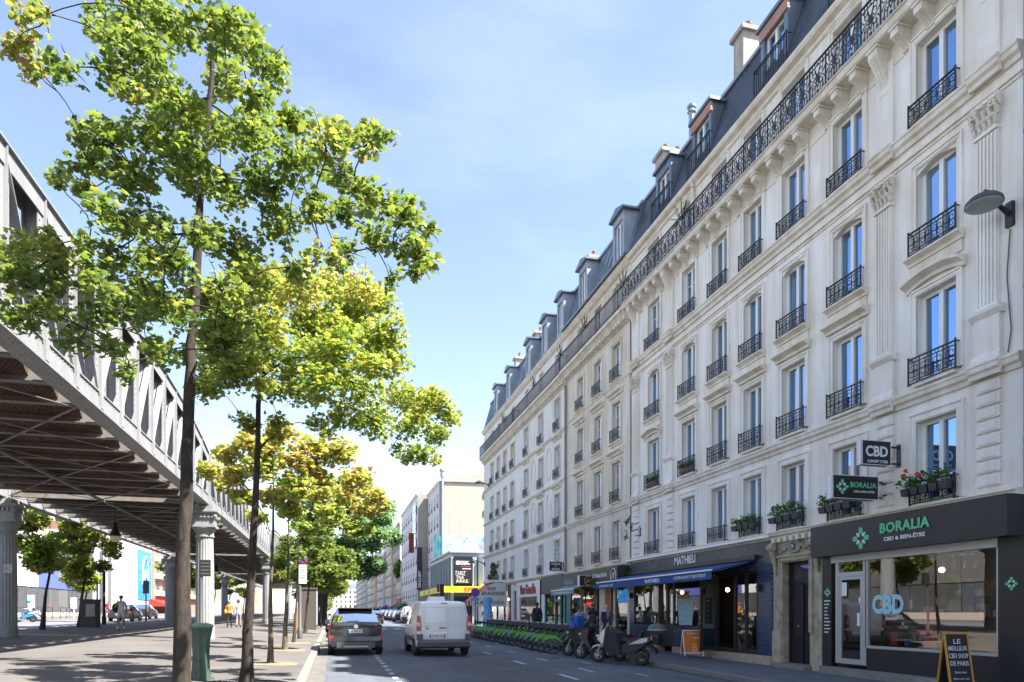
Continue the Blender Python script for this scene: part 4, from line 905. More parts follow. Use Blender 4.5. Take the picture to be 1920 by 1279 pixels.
# ================================================================== low glass corner building and the far right side
def simple_house(name, label, X, Y0, Y1, z1, cols, floors, m, z0=-.5, zf=4.6, pane_m=None, roof=None, end=None, wh=1.75, ww=1.0, group=None, wm=None, back=14, endcol=None):
    h = thing(name, label, 'building', (0, 0, 0), 0, group)
    fh = (z1 - .8 - zf) / floors; ops = []
    for i in range(cols):
        c = Y0 + (Y1 - Y0) * (i + .5) / cols
        for j in range(floors): ops.append((c - ww / 2, c + ww / 2, zf + fh * j + .25, zf + fh * j + .25 + min(wh, fh - .6)))
    mb = MB(); wall(mb, mapx(X), Y0, Y1, z0, z1, ops, .22); mb.quad((X, Y1, z0), (X, Y1, z1), (X + back, Y1, z1), (X + back, Y1, z0)); mb.quad((X, Y0, z1), (X + back, Y0, z1), (X + back, Y1, z1), (X, Y1, z1)); mb.build('wall', m, h)
    MB().quad((X, Y0, z0), (X + back, Y0, z0), (X + back, Y0, z1), (X, Y0, z1)).build('end_wall', endcol or m, h)
    key = ('far', ww, round(ops[0][3] - ops[0][2], 2) if ops else 0, wm)
    if ops and key not in CACHE:
        hh = ops[0][3] - ops[0][2]; f = MB(); d = .18
        f.cur = 0; f.quad((d, -ww / 2, 0), (d, -ww / 2, hh), (d, ww / 2, hh), (d, ww / 2, 0)); f.cur = 1
        for a in (-ww / 2 + .04, 0, ww / 2 - .04): f.box(d - .05, d - .01, a - .04, a + .04, 0, hh)
        f.box(d - .045, d - .01, -ww / 2, ww / 2, hh - .08, hh); f.cur = 2; f.box(-.06, .0, -ww / 2, ww / 2, 0, .03)
        for a in range(5): f.box(-.06, -.04, -ww / 2 + ww * a / 4 - .012, -ww / 2 + ww * a / 4 + .012, 0, .5)
        f.box(-.065, -.035, -ww / 2, ww / 2, .48, .52); CACHE[key] = f.mesh('window', [PANE2, wm or WHITE, IRON])
    for o in ops: link('window', CACHE[key], h, (X, (o[0] + o[1]) / 2, o[2]))
    t = MB(); band(t, X, Y0, Y1, zf - .15, zf + .05, .12); band(t, X, Y0, Y1, z1 - .35, z1 + .02, .25); t.build('cornice', m, h)
    if roof:
        mb = MB(); mb.prism([(X + .1, z1), (X + 1, z1 + 2.3), (X + back - 1, z1 + 2.6), (X + back, z1)], Y0 + .01, Y1 - .01); rf = mb.build('roof', roof, h)
    return h
D = thing('commercial_building', 'low grey glass corner building with a yellow band and a black poster', 'building')
DY = 70.0; gr = mat('steel_grey', (.32, .36, .40), .5)
f = MB()
X0 = XF; f.box(X0, 26, DY, 86, 7.35, 7.75); f.box(X0 - .25, 26, DY - .2, 86, 7.751, 7.95)
for i in range(9): y = DY + .15 + 1.95 * i; f.box(X0 - .05, X0 + .15, y - .09, y + .09, 0, 7.35)
for x in (X0 + .08, 14.1, 14.35, 16.8, 19, 22): f.box(x - .12, x + .12, DY - .03, DY + .15, 0, 7.35)
f.box(X0, 26, DY + .01, DY + .16, 3.9, 4.3); f.box(X0, X0 + .14, DY + .01, 86, 3.9, 4.3); f.build('frame', gr, D)
f = MB(); f.quad((X0 + .1, DY + .1, 0), (X0 + .1, 86, 0), (X0 + .1, 86, 7.4), (X0 + .1, DY + .1, 7.4)); f.quad((X0 + .1, DY + .1, 0), (26, DY + .1, 0), (26, DY + .1, 7.4), (X0 + .1, DY + .1, 7.4)); f.build('glazing', pane_mat('curtain_glass', (.02, .025, .03), (.16, .18, .2), .35), D)
MB().lathe([(.75, 0), (.75, 7.36)], (15.35, DY + .1, 0), 20).build('round_column', mat('column_white', (.6, .62, .63), .5), D, True)
o = MB().box(12.0, 14.0, DY - .12, DY - .04, 4.55, 7.3).build('poster', BLACKP, D)
text('lettering', 'GENOLIMIT', (13.0, DY - .125, 6.7), 1.55, .42, FY, LETW, o, .004, .03); MB().box(12.7, 13.8, DY - .13, DY - .12, 6.28, 6.36).build('small_lettering', red, o); MB().box(12.9, 13.8, DY - .13, DY - .12, 6.05, 6.13).build('small_lettering', LETW, o)
text('graffiti', 'TARIZ', (12.7, DY - .13, 5.62), 1.1, .42, FY, LETW, o, .004, -.01, shear=.2); text('graffiti', 'TNA', (12.65, DY - .13, 5.18), .8, .36, FY, LETW, o, .004, -.01); text('graffiti', 'ARKE', (12.9, DY - .13, 4.8), 1.3, .32, FY, LETW, o, .004, -.01, shear=-.15)
YEL = mat('yellow_sign', (.72, .60, .02), .5)
o = MB().box(10.6, 19, DY - 1.0, DY - .3, 3.6, 4.22).box(10.6, 11.4, DY - .3, 87, 3.6, 4.22).build('canopy_band', YEL, D)
text('lettering', 'EPHEMERE', (15.0, DY - 1.01, 3.91), 4.2, .42, FY, mat('sign_orange_red', (.62, .10, .02), .5), o, .01, .03)
for i, c in enumerate(((.55, .5, .15), (.6, .3, .05), (.2, .4, .25))): MB().box(10.585, 10.597, 73.5 + 4 * i, 75.5 + 4 * i, 3.68, 4.14).build('band_panel', mat('band_panel_%d' % i, c, .6), o)
t = MB().box(12.2, 24, DY + .5, DY + .6, 0, 3.6).build('interior', mat('shop_back', (.25, .22, .18), .9), D)
# house with the painted gable
cream = mat('cream_render', (.36, .34, .295), .9, var=.08, vs=.3, fine=.05, streak=.12)
E = simple_house('apartment_building', 'tall white house whose cream gable carries a turquoise and pink mural', 13.5, 90, 101, 18.9, 4, 5, mat('white_render', (.66, .67, .68), .9, var=.08, vs=.4, streak=.1), endcol=cream, back=22)
def mural_mat():
    m, t, b = node_mat('mural'); N = t.nodes.new; K = t.links.new; b.inputs['Roughness'].default_value = .9
    tc = N('ShaderNodeTexCoord'); n = N('ShaderNodeTexNoise'); n.inputs['Scale'].default_value = .45; n.inputs['Detail'].default_value = 1; K(tc.outputs['Object'], n.inputs[0])
    cr = N('ShaderNodeValToRGB'); e = cr.color_ramp.elements; cr.color_ramp.interpolation = 'CONSTANT'; e[0].color = (.10, .50, .50, 1); e[0].position = 0; e[1].position = .5; e[1].color = (.26, .62, .60, 1)
    K(n.outputs[0], cr.inputs[0]); K(cr.outputs[0], b.inputs['Base Color']); return m
mu = MB().box(13.42, 30, 89.9, 89.995, 4.0, 11.7).box(13.40, 13.495, 90.0, 94.5, 4.0, 12.2).build('mural', mural_mat(), E)
pk, pw = mat('mural_pink', (.62, .30, .45), .9), mat('mural_pale', (.70, .80, .80), .9)
rr = random.Random(5)
for i in range(26):
    cx = 14.2 + rr.random() * 11; cz = 8.3 + rr.random() * 3.0; k = MB(); r_ = rr.uniform(.7, 1.3)
    for j in range(9):
        a = 2 * math.pi * j / 9 + rr.random() * .3; u = (math.cos(a), math.sin(a)); L_ = r_ * rr.uniform(.7, 1.1); yy = 89.893 - .002 * i
        k.quad((cx + u[0] * .1, yy, cz + u[1] * .1), (cx + u[0] * L_ * .5 - u[1] * .16, yy, cz + u[1] * L_ * .5 + u[0] * .16), (cx + u[0] * L_, yy, cz + u[1] * L_), (cx + u[0] * L_ * .5 + u[1] * .16, yy, cz + u[1] * L_ * .5 - u[0] * .16))
    k.build('painted_leaf', (pk, pw, pw)[i % 3] if 9 < cz + 9 else pw, mu)
p = MB(); p.tube((13.9, 89.75, 4), (13.9, 89.75, 19.6), .16, n=10); p.lathe([(.3, 19.5), (.3, 20.2), (.4, 20.25), (.4, 20.5)], (13.9, 89.75, 0), 10); tag(p.build('flue_pipe', ZINC2), 'tall grey metal flue standing against the cream mural gable', 'flue pipe')
for z in (14.6, 17.0, 11.0): MB().box(19.5, 20.1, 89.86, 89.99, z, z + .7).build('vent_window', PANE2, E)
MB().add([(13.4, 89.8, 18.9), (19, 89.8, 20.4), (24, 89.8, 20.6), (35.5, 89.8, 19.2), (13.4, 101, 18.9), (19, 101, 20.4), (24, 101, 20.6), (35.5, 101, 19.2)], [(0, 1, 5, 4), (1, 2, 6, 5), (2, 3, 7, 6), (0, 3, 2, 1)]).build('gable_top', cream, E)
WR = MATS['white_render']
Fh = simple_house('apartment_building', 'white modern block with a glazed stair strip and red banner before the mural house', 12.0, 101.2, 126, 19.2, 7, 6, WR, zf=3.6, ww=1.3, wh=1.4, endcol=cream)
MB().box(11.9, 11.99, 103, 107, 11.5, 18.2).build('glazed_bay', mat('blue_glazing', (.12, .2, .3), .15, metal=.4), Fh)
for j in range(5): MB().box(11.87, 11.9, 103, 107, 11.5 + 1.35 * j, 11.56 + 1.35 * j).build('glazing_bar', WHITE, Fh)
t = thing('banner', 'tall black vertical banner sign reading GENOLIMIT', 'sign'); MB().box(11.75, 12.5, 100.0, 100.2, 4.85, 11.1).build('panel', mat('banner_black', (.035, .015, .03), .6), t)
o = text('lettering', 'GENOLIMIT', (0, 0, 0), 2.5, .42, Matrix.Identity(3), LETW, t, .01, .02); o.rotation_euler = (R(90), R(-90), 0); o.location = (12.12, 99.98, 6.4)
for z in (11.0, 7.9, 6.6): MB().box(11.75, 16, 100.08, 100.12, z, z + .04).build('stay_rod', IRON, t)
t = thing('banner', 'dark red banner hanging high on the white modern block', 'sign'); MB().box(11.0, 11.75, 104, 104.2, 10.6, 13.5).build('panel', mat('banner_red', (.20, .02, .03), .6), t); MB().box(11.0, 12, 104.08, 104.12, 13.5, 13.6).build('bracket', IRON, t)
GR = mat('grey_render', (.42, .42, .40), .9, var=.15, vs=.3, streak=.2)
Gh = simple_house('apartment_building', 'grey blank gable house with rust coloured low annex in front, beyond the white block', 12.6, 136, 152, 19.5, 4, 6, GR, ww=1.2, wh=1.4)
Hh = simple_house('commercial_building', 'low cream building topped with roof plants and a rust railing', 11.9, 126.3, 135.8, 10.5, 3, 2, mat('cream_panel', (.58, .56, .44), .9, var=.1), zf=4.4, ww=1.6, wh=1.4)
MB().box(11.7, 12.2, 126.4, 135.7, 3.2, 4.2).build('shop_sign', mat('maroon', (.22, .03, .03), .6), Hh); MB().box(11.8, 12.2, 126.4, 135.7, 10.5, 10.9).build('railing', mat('rust', (.22, .10, .05), .9), Hh)
far_cols = [(.58, .52, .42), (.50, .52, .54), (.62, .60, .55), (.55, .47, .36), (.60, .58, .54), (.48, .47, .46), (.60, .55, .46)]
desc = ['cream house with grey zinc roof standing right past the grey gable', 'pale grey house, second beyond the grey gable on the right', 'off white house on the right, third beyond the grey gable', 'warm sandstone house midway down the far right side', 'light stone house after the sandstone one down the street', 'grey stone house far down the right side', 'small far cream house closing the right row near the vanishing point']
y = 152.2
for i in range(7):
    L_ = (17, 15, 22, 26, 34, 50, 80)[i]
    simple_house('apartment_building', desc[i], 11.8 + (.4, -.2, .6, 0, .5, 0, .3)[i], y, y + L_ - .2, (17.5, 15.5, 18.6, 16.4, 19, 17.4, 18.5)[i], max(4, int(L_ / 3.4)), 5, mat('far_stone_%d' % i, far_cols[i], .9, var=.1, vs=.3), roof=ZINC, ww=1.15, group='houses far down the street'); y += L_
for i, (yy, c) in enumerate(((128, (.25, .03, .03)), (157, (.05, .08, .25)), (176, (.3, .3, .3)), (205, (.04, .05, .06)), (240, (.4, .05, .04)), (116, (.03, .14, .08)))):
    tag(MB().add([(11.7, yy, 3.3), (11.7, yy + 7, 3.3), (10.2, yy + 7, 2.5), (10.2, yy, 2.5), (10.2, yy, 2.25), (10.2, yy + 7, 2.25), (11.7, yy, 2.3)], [(0, 3, 2, 1), (3, 4, 5, 2), (0, 6, 4, 3)]).build('awning', mat('awning_%d' % i, c, .8)), ('maroon', 'navy blue', 'light grey', 'black', 'bright red', 'dark green')[i] + ' shop awning far down the right pavement', 'awning')
# house closing the street
end = thing('apartment_building', 'pale house with a blue grey mansard closing the end of the street', 'building')
mb = MB(); ops = [(-14 + 3 * i, -12.8 + 3 * i, 5 + 3.1 * j, 6.8 + 3.1 * j) for i in range(12) for j in range(4)]; wall(mb, mapy(470), -16, 24, -1, 17.5, ops, .3); mb.build('wall', MATS['far_stone_2'], end)
mb = MB(); mb.prism([(470.1, 17.5), (471.5, 21), (484, 21.5), (486, 17.5)], -16, 24, 'x'); mb.build('roof', ZINC, end)
for o in ops: MB().quad((o[0], 470.25, o[2]), (o[1], 470.25, o[2]), (o[1], 470.25, o[3]), (o[0], 470.25, o[3])).build('window', PANE2, end)

# ================================================================== elevated railway
V = thing('metro_viaduct', 'riveted grey steel railway viaduct carried on fluted columns above the promenade', 'viaduct')
X0, X1 = -4.9, -5.32
def topz(y, s0): t = (y - s0 - 13.5) / 13.5; return 8.82 - .85 * abs(t) ** 3.2
STN = [-23.8, 3.2, 30.2, 57.2, 84.2, 111.2, 138.2]
def girder(xo, sgn, s0, detail):
    # sgn=-1: flange reaches to smaller x
    mb = MB(); xi = xo + sgn * .42; xm = xo + sgn * .21; a, b = s0 + .04, s0 + 26.96
    mb.box(xo, xi, a, b, 5.90, 5.95); mb.box(xo + sgn * .05, xo + sgn * .07, a, b, 5.951, 6.30); mb.box(xi - sgn * .07, xi - sgn * .05, a, b, 5.951, 6.30); mb.box(xo + sgn * .02, xo + sgn * .12, a, b, 6.301, 6.33)
    n = 18; P = [s0 + .2 + 26.6 * i / n for i in range(n + 1)]
    for i, y in enumerate(P):
        zt = topz(y, s0)
        mb.box(xo + sgn * .075, xo + sgn * .09, y - .2, y + .2, 5.96, zt); mb.box(xo + sgn * .01, xo + sgn * .075, y - .012, y + .012, 5.96, zt); mb.box(xi - sgn * .09, xi - sgn * .075, y - .16, y + .16, 5.96, zt)
        mb.box(xo + sgn * .09, xi - sgn * .09, y - .01, y + .01, 5.96, zt); mb.box(xo - sgn * .01, xo + sgn * .05, y - .08, y + .08, 5.952, 6.3)
        if i < n:
            y2 = P[i + 1]; z2 = topz(y2, s0)
            up = (i < n // 2)
            p, q = ((xm, y, 6.1), (xm, y2, z2 - .15)) if not up else ((xm, y, zt - .15), (xm, y2, 6.1))
            for dx in (-.1, .1): mb.bar((p[0] + dx, p[1], p[2]), (q[0] + dx, q[1], q[2]), .02, .17, (1, 0, 0))
            mb.add([(x, yy, zz) for x in (xo, xi) for yy, zz in ((y, zt), (y2, z2), (y2, z2 + .035), (y, zt + .035))], [(0, 1, 2, 3), (7, 6, 5, 4), (0, 4, 5, 1), (3, 2, 6, 7)])
            for xx in (xo + sgn * .05, xi - sgn * .07): mb.add([(x, yy, zz) for x in (xx, xx + sgn * .02) for yy, zz in ((y, zt - .32), (y2, z2 - .32), (y2, z2), (y, zt))], [(0, 1, 2, 3), (7, 6, 5, 4), (0, 4, 5, 1)])
            # gusset plates
            for yy, zz, s_ in ((y, 6.3, 1), (y2, 6.3, -1)): mb.add([(xo + sgn * .072, yy, zz), (xo + sgn * .072, yy + s_ * .55, zz), (xo + sgn * .072, yy + s_ * .2, zz + .4), (xo + sgn * .072, yy, zz + .55)], [(0, 1, 2, 3)])
    if detail:
        rv = []
        y = a + .1
        def rivet(x, yy, z, ax='x', r=.017, h=.014):
            o = len(mb.v); k = 5; d = sgn * -1 * h
            ring_ = [(r * math.cos(2 * math.pi * j / k), r * math.sin(2 * math.pi * j / k)) for j in range(k)]
            if ax == 'x': mb.v += [(x, yy + p, z + q) for p, q in ring_] + [(x + d, yy + p * .5, z + q * .5) for p, q in ring_]
            else: mb.v += [(x + p, yy + q, z) for p, q in ring_] + [(x + p * .5, yy + q * .5, z - h) for p, q in ring_]
            mb.f += [(o + j, o + (j + 1) % k, o + k + (j + 1) % k, o + k + j) for j in range(k)] + [tuple(o + k + j for j in range(k))]; mb.m += [0] * (k + 1)
        while y < b and y < s0 + 26.9:
            for x in (xo + sgn * .06, xo + sgn * .15, xo + sgn * .27, xo + sgn * .36): rivet(x, y, 5.9, 'z')
            for z in (6.0, 6.25): rivet(xo + sgn * .05, y, z)
            y += .15
        for yy in P:
            for k_ in range(int((topz(yy, s0) - 6.4) / .15)):
                for s_ in (-.14, .14): rivet(xo + sgn * .075, yy + s_, 6.42 + .15 * k_, r=.02, h=.02)
        y = a
        while y < b:
            rivet(xo + sgn * .2, y, topz(y, s0) - .001, 'z'); rivet(xo + sgn * .32, y, topz(y, s0) - .001, 'z'); y += .2
    return mb
for k, s0 in enumerate(STN[:-1]):
    girder(X0, -1, s0, k in (1, 2)).build('girder', VGREY, V)
    girder(-12.45, 1, s0, False).build('girder', VGREY, V)
# one bay of cross beam and brick jack arch, repeated
bm = MB(); L0, L1 = -12.02, -5.33
bm.box(L0, L1, -.09, .09, 5.98, 6.0); bm.box(L0, L1, -.01, .01, 6.0, 6.38)
for xx, s_ in ((L1, -1), (L0, 1)):   # knee brackets
    bm.add([(xx, -.012, 6.38), (xx, -.012, 6.0), (xx + s_ * .3, -.012, 6.0), (xx + s_ * .12, -.012, 6.38), (xx, .012, 6.38), (xx, .012, 6.0), (xx + s_ * .3, .012, 6.0), (xx + s_ * .12, .012, 6.38)], [(0, 1, 2, 3), (7, 6, 5, 4), (2, 6, 7, 3), (1, 5, 6, 2)])
    bm.box(min(xx, xx + s_ * .32), max(xx, xx + s_ * .32), -.1, .1, 6.002, 6.02)
bme = bm.mesh('cross_beam', VDARK)
va = MB(); n = 8; pitch = 26.6 / 18; arc = [(-pitch / 2 + pitch * i / n, 6.10 + .26 * math.sin(math.pi * i / n)) for i in range(n + 1)]
for i in range(n):
    (ya, za), (yb, zb) = arc[i], arc[i + 1]
    va.quad((L0 + .5, ya, za), (L0 + .5, yb, zb), (L1 - .42, yb, zb), (L1 - .42, ya, za))
va.add([(L1 - .42, y_, z_) for y_, z_ in arc] + [(L1 - .42, pitch / 2, 6.5), (L1 - .42, -pitch / 2, 6.5)], [tuple(range(n + 3))]); va.quad((L0 + .5, -pitch / 2, 6.5), (L0 + .5, pitch / 2, 6.5), (L1 - .42, pitch / 2, 6.5), (L1 - .42, -pitch / 2, 6.5))
vme = va.mesh('brick_vault', [VBRICK])
nb = 0
for k, s0 in enumerate(STN[1:5]):
    for i in range(18):
        y = s0 + .2 + pitch * i
        if nb < 72: link('cross_beam', bme, V, (0, y, 0)); link('brick_vault', vme, V, (0, y + pitch / 2, 0)); nb += 1
MB().box(L0 + .5, L1 - .42, -23, 3.2, 6.1, 6.5).build('deck', VDARK, V); MB().box(L0 + .5, L1 - .42, 111, 138, 6.1, 6.5).build('deck', VDARK, V)
br = MB()
br.box(-8.9, -8.8, 3.3, 110, 5.90, 5.975)
for s0 in STN[1:5]:
    for i in range(0, 18, 3):
        y = s0 + .2 + pitch * i
        for a_, b_ in ((-11.95, -8.9), (-8.8, -5.4)): br.bar((a_, y, 5.94), (b_, y + pitch * 3, 5.94), .07, .012); br.bar((a_, y + pitch * 3, 5.955), (b_, y, 5.955), .07, .012)
br.build('bracing', VDARK, V)
# electrical cable catenary and mast details on the top chord
cb = MB(); cb.path([(-8.8, 3, 9.8), (-8.8, 30, 9.3), (-8.8, 60, 9.8), (-8.8, 110, 9.5)], .015, 4); cb.build('overhead_cable', IRON, V)
# columns
def column():
    c = thing('viaduct_column', 'x', 'column', (0, 0, 0), 0, 'fluted columns of the viaduct')
    H = 5.9
    n = 40; prof = [(.36, .45), (.355, 2.5), (.325, 4.05)]
    mb = MB(); vs = []
    for r, z in prof:
        for j in range(n): a = 2 * math.pi * j / n; rr_ = r * (1 - .055 * (j % 2)); vs.append((rr_ * math.cos(a), rr_ * math.sin(a), z))
    mb.add(vs, [(i * n + j, i * n + (j + 1) % n, (i + 1) * n + (j + 1) % n, (i + 1) * n + j) for i in range(2) for j in range(n)])
    mb.build('shaft', COLST, c)
    mb = MB(); mb.lathe([(.375, -.6), (.375, .42), (.36, .46)], n=32); mb.build('base', COLST, c)
    mb = MB(); mb.lathe([(.33, 4.05), (.37, 4.08), (.37, 4.13), (.34, 4.16), (.35, 4.3), (.46, 4.42), (.47, 4.46)], n=24)
    mb.box(-.46, .46, -.46, .46, 4.46, 4.56); mb.box(-.40, .40, -.40, .40, 4.56, 4.80)
    for i in range(6):
        q = -.36 + .144 * i
        for s_ in (-1, 1): mb.box(q - .045, q + .045, s_ * .40, s_ * .47, 4.84, 4.99); mb.box(s_ * .40, s_ * .47, q - .045, q + .045, 4.84, 4.99)
    mb.box(-.41, .41, -.41, .41, 4.80, 5.0); mb.box(-.50, .50, -.50, .50, 5.0, 5.07); mb.box(-.54, .54, -.54, .54, 5.071, 5.13); mb.box(-.36, .36, -.45, .45, 5.13, 5.32)
    for s_ in (-1, 1): mb.ball((s_ * .45, -.45, 4.9), .08, 6, 4); mb.ball((s_ * .45, .45, 4.9), .08, 6, 4)
    cp = mb.build('capital', COLST, c)
    b = MB(); b.box(-.2, .2, -.3, .3, 5.321, 5.39); b.build('bearing', VGREY, c)
    return c
near = ['behind the frame', 'nearest fluted column of the street side row, beside the left tree trunk', 'second fluted column of the street side row, behind the second trunk', 'third fluted column of the street side row', 'fourth fluted column of the street side row', 'fifth fluted column of the street side row']
farl = ['', 'broad fluted column cut by the left edge of the photo, in the far row', 'fluted column of the far row standing right of the man in white', 'third fluted column of the far row', 'fourth fluted column of the far row', 'fifth fluted column of the far row']
base = None
for i, y in enumerate(STN[1:]):
    for x, lab in ((-5.11, near[i]), (-12.15, farl[i])):
        if i == 0: lab = ('plain column standing beside the camera on the street side of the viaduct', 'plain column standing beside the camera on the far side of the viaduct')[x < -9]
        z = 5.90 - 5.39
        if base is None: base = column(); base.location = (x, y, z); base['label'] = lab
        else: dup(base, (x, y, z), 0, lab)
# hanging lamps under the deck
def hang_lamp():
    t = thing('hanging_lamp', 'dark bell shaped lamp hanging under the viaduct deck, nearer one', 'lamp', (0, 0, 0))
    MB().tube((0, 0, 0), (0, 0, 1.0), .015, n=6).build('rod', IRON, t); MB().lathe([(.05, .1), (.08, 0), (.13, -.25), (.22, -.42), (.23, -.5)], n=16).build('shade', BLACKP, t, True); MB().lathe([(.2, -.5), (.19, -.62), (.1, -.72)], n=16).build('globe', mat('milky_glass', (.72, .66, .48), .3), t, True)
    return t
h = hang_lamp(); h.location = (-8.85, 31.8, 5.2); dup(h, (-8.85, 57, 5.2), 0, 'dark bell shaped lamp hanging under the viaduct deck, farther one')

# ================================================================== far side of the boulevard
zl = left_z(-30, 70)
L1_ = thing('commercial_building', 'long glazed building with blue violet panels beyond the left road', 'building')
mb = MB(); mb.box(-50, -30.2, 20, 99, -1, 9.5); mb.build('body', mat('grey_body', (.25, .26, .27), .7), L1_)
blue = mat('blue_violet_panel', (.10, .14, .45), .35); gg = pane_mat('grey_curtain_glass', (.10, .10, .10), (.2, .19, .17), .25)
for i in range(28):
    y = 20.3 + 2.8 * i; MB().box(-30.15, -30.05, y, y + 2.7, 1.6, 4.1).build('glazing', gg, L1_)
    m_ = blue if (i >= 17 and i not in (20, 21)) else (MATS['white_paint'] if i in (20, 21) else gg)
    MB().box(-30.14, -30.0, y, y + 2.75, 4.2, 7.3).build('panel', m_, L1_); MB().box(-30.14, -30.02, y, y + 2.75, 7.4, 9.4).build('upper_glazing', gg, L1_)
MB().box(-30.15, -29.9, 20, 99, .3, 1.55).build('low_wall', mat('pink_wall', (.52, .42, .36), .9), L1_)
L2_ = thing('commercial_building', 'white clad building with a bright blue glass poster wall, left beyond the road', 'building')
mb = MB(); mb.box(-46, -30, 99.2, 128, -1, 12.2); mb.build('body', mat('white_cladding', (.52, .54, .55), .6, var=.05, vs=.3), L2_)
for y in (101, 104.5): MB().box(-29.98, -29.94, y, y + 1.4, 1.2, 11).build('glazing', gg, L2_)
MB().quad((-40, 99.1, 1), (-31, 99.1, 1), (-31, 99.1, 4), (-40, 99.1, 4)).build('glazing', gg, L2_)
po = MB().box(-29.98, -29.9, 119.3, 127.4, 3.6, 11.6).build('poster_wall', brick_mat('blue_glass_grid', (.02, .22, .62), (.025, .25, .66), (.01, .10, .32), 1.6, 1.6, .06, 'yz', .3, .1), L2_)
sh = MB(); pts = [(123.3 + p * 1.7, 7.4 + q * 2.5) for p, q in ((-1, .6), (-.6, 1.05), (0, 1.3), (.6, 1.05), (1, .6), (1, -.5), (.5, -.95), (0, -1.2), (-.5, -.95), (-1, -.5))]
sh.path([(-29.85, a, b) for a, b in pts], .11, 4, closed=True); sh.ball((-29.85, 123.3, 7.6), (.05, .7, 1.0), 8, 6); sh.build('crest', LETW, po)
brk = brick_mat('red_brick', (.34, .12, .07), (.40, .16, .10), (.4, .35, .3), .3, .1, .01, 'yz', .9, .2)
L3_ = thing('apartment_building', 'red brick block with white balcony bands behind the white building on the left', 'building')
mb = MB(); mb.box(-60, -36, 86, 122, -1, 24).box(-50, -30, 129, 168, -1, 22); mb.build('body', brk, L3_)
for j in range(6): MB().box(-36.0, -35.0, 88, 121, 4.5 + 3.1 * j, 5.5 + 3.1 * j).build('balcony', WHITE, L3_); MB().box(-30.0, -29.2, 130, 167, 4.5 + 3.0 * j, 5.3 + 3.0 * j).build('balcony', WHITE, L3_)
for j in range(6):
    for i in range(8): MB().box(-29.99, -29.95, 131 + 4.6 * i, 133 + 4.6 * i, 5.6 + 3.0 * j, 7.0 + 3.0 * j).build('window', PANE2, L3_)
tag(MB().add([(-30, 126, 3.9), (-30, 140, 3.9), (-27.6, 140, 3.0), (-27.6, 126, 3.0), (-27.6, 126, 2.6), (-27.6, 140, 2.6), (-30, 126, 2.6)], [(0, 1, 2, 3), (3, 2, 5, 4), (0, 3, 4, 6)]).build('awning', mat('scarlet_canvas', (.5, .03, .02), .8)), 'scarlet red awning on the brick block behind the columns', 'awning')
y = 170
for i in range(5):
    mb = MB(); Lh = 30
    h = thing('apartment_building', ('sand', 'white', 'grey', 'cream', 'brown')[i] + ' house in the row far behind the viaduct columns', 'building', group='houses behind the viaduct')
    ops = [(y + 2 + 3.6 * k, y + 3.3 + 3.6 * k, 5 + 3.1 * j, 6.8 + 3.1 * j) for k in range(7) for j in range(4)]
    wall(mb, mapl(-29), y, y + Lh - .3, -1, 18, ops, .3); mb.quad((-29, y, -1), (-45, y, -1), (-45, y, 18), (-29, y, 18)); mb.build('wall', mat('left_house_%d' % i, tuple(.6 * q for q in far_cols[i]), .9, var=.15, vs=.4), h)
    f = MB()
    for o in ops: f.quad((-29.25, o[0], o[2]), (-29.25, o[1], o[2]), (-29.25, o[1], o[3]), (-29.25, o[0], o[3]))
    for o in ops: MB().quad((-29.25, o[0], o[2]), (-29.25, o[1], o[2]), (-29.25, o[1], o[3]), (-29.25, o[0], o[3])).build('window', PANE2, h)
    y += Lh
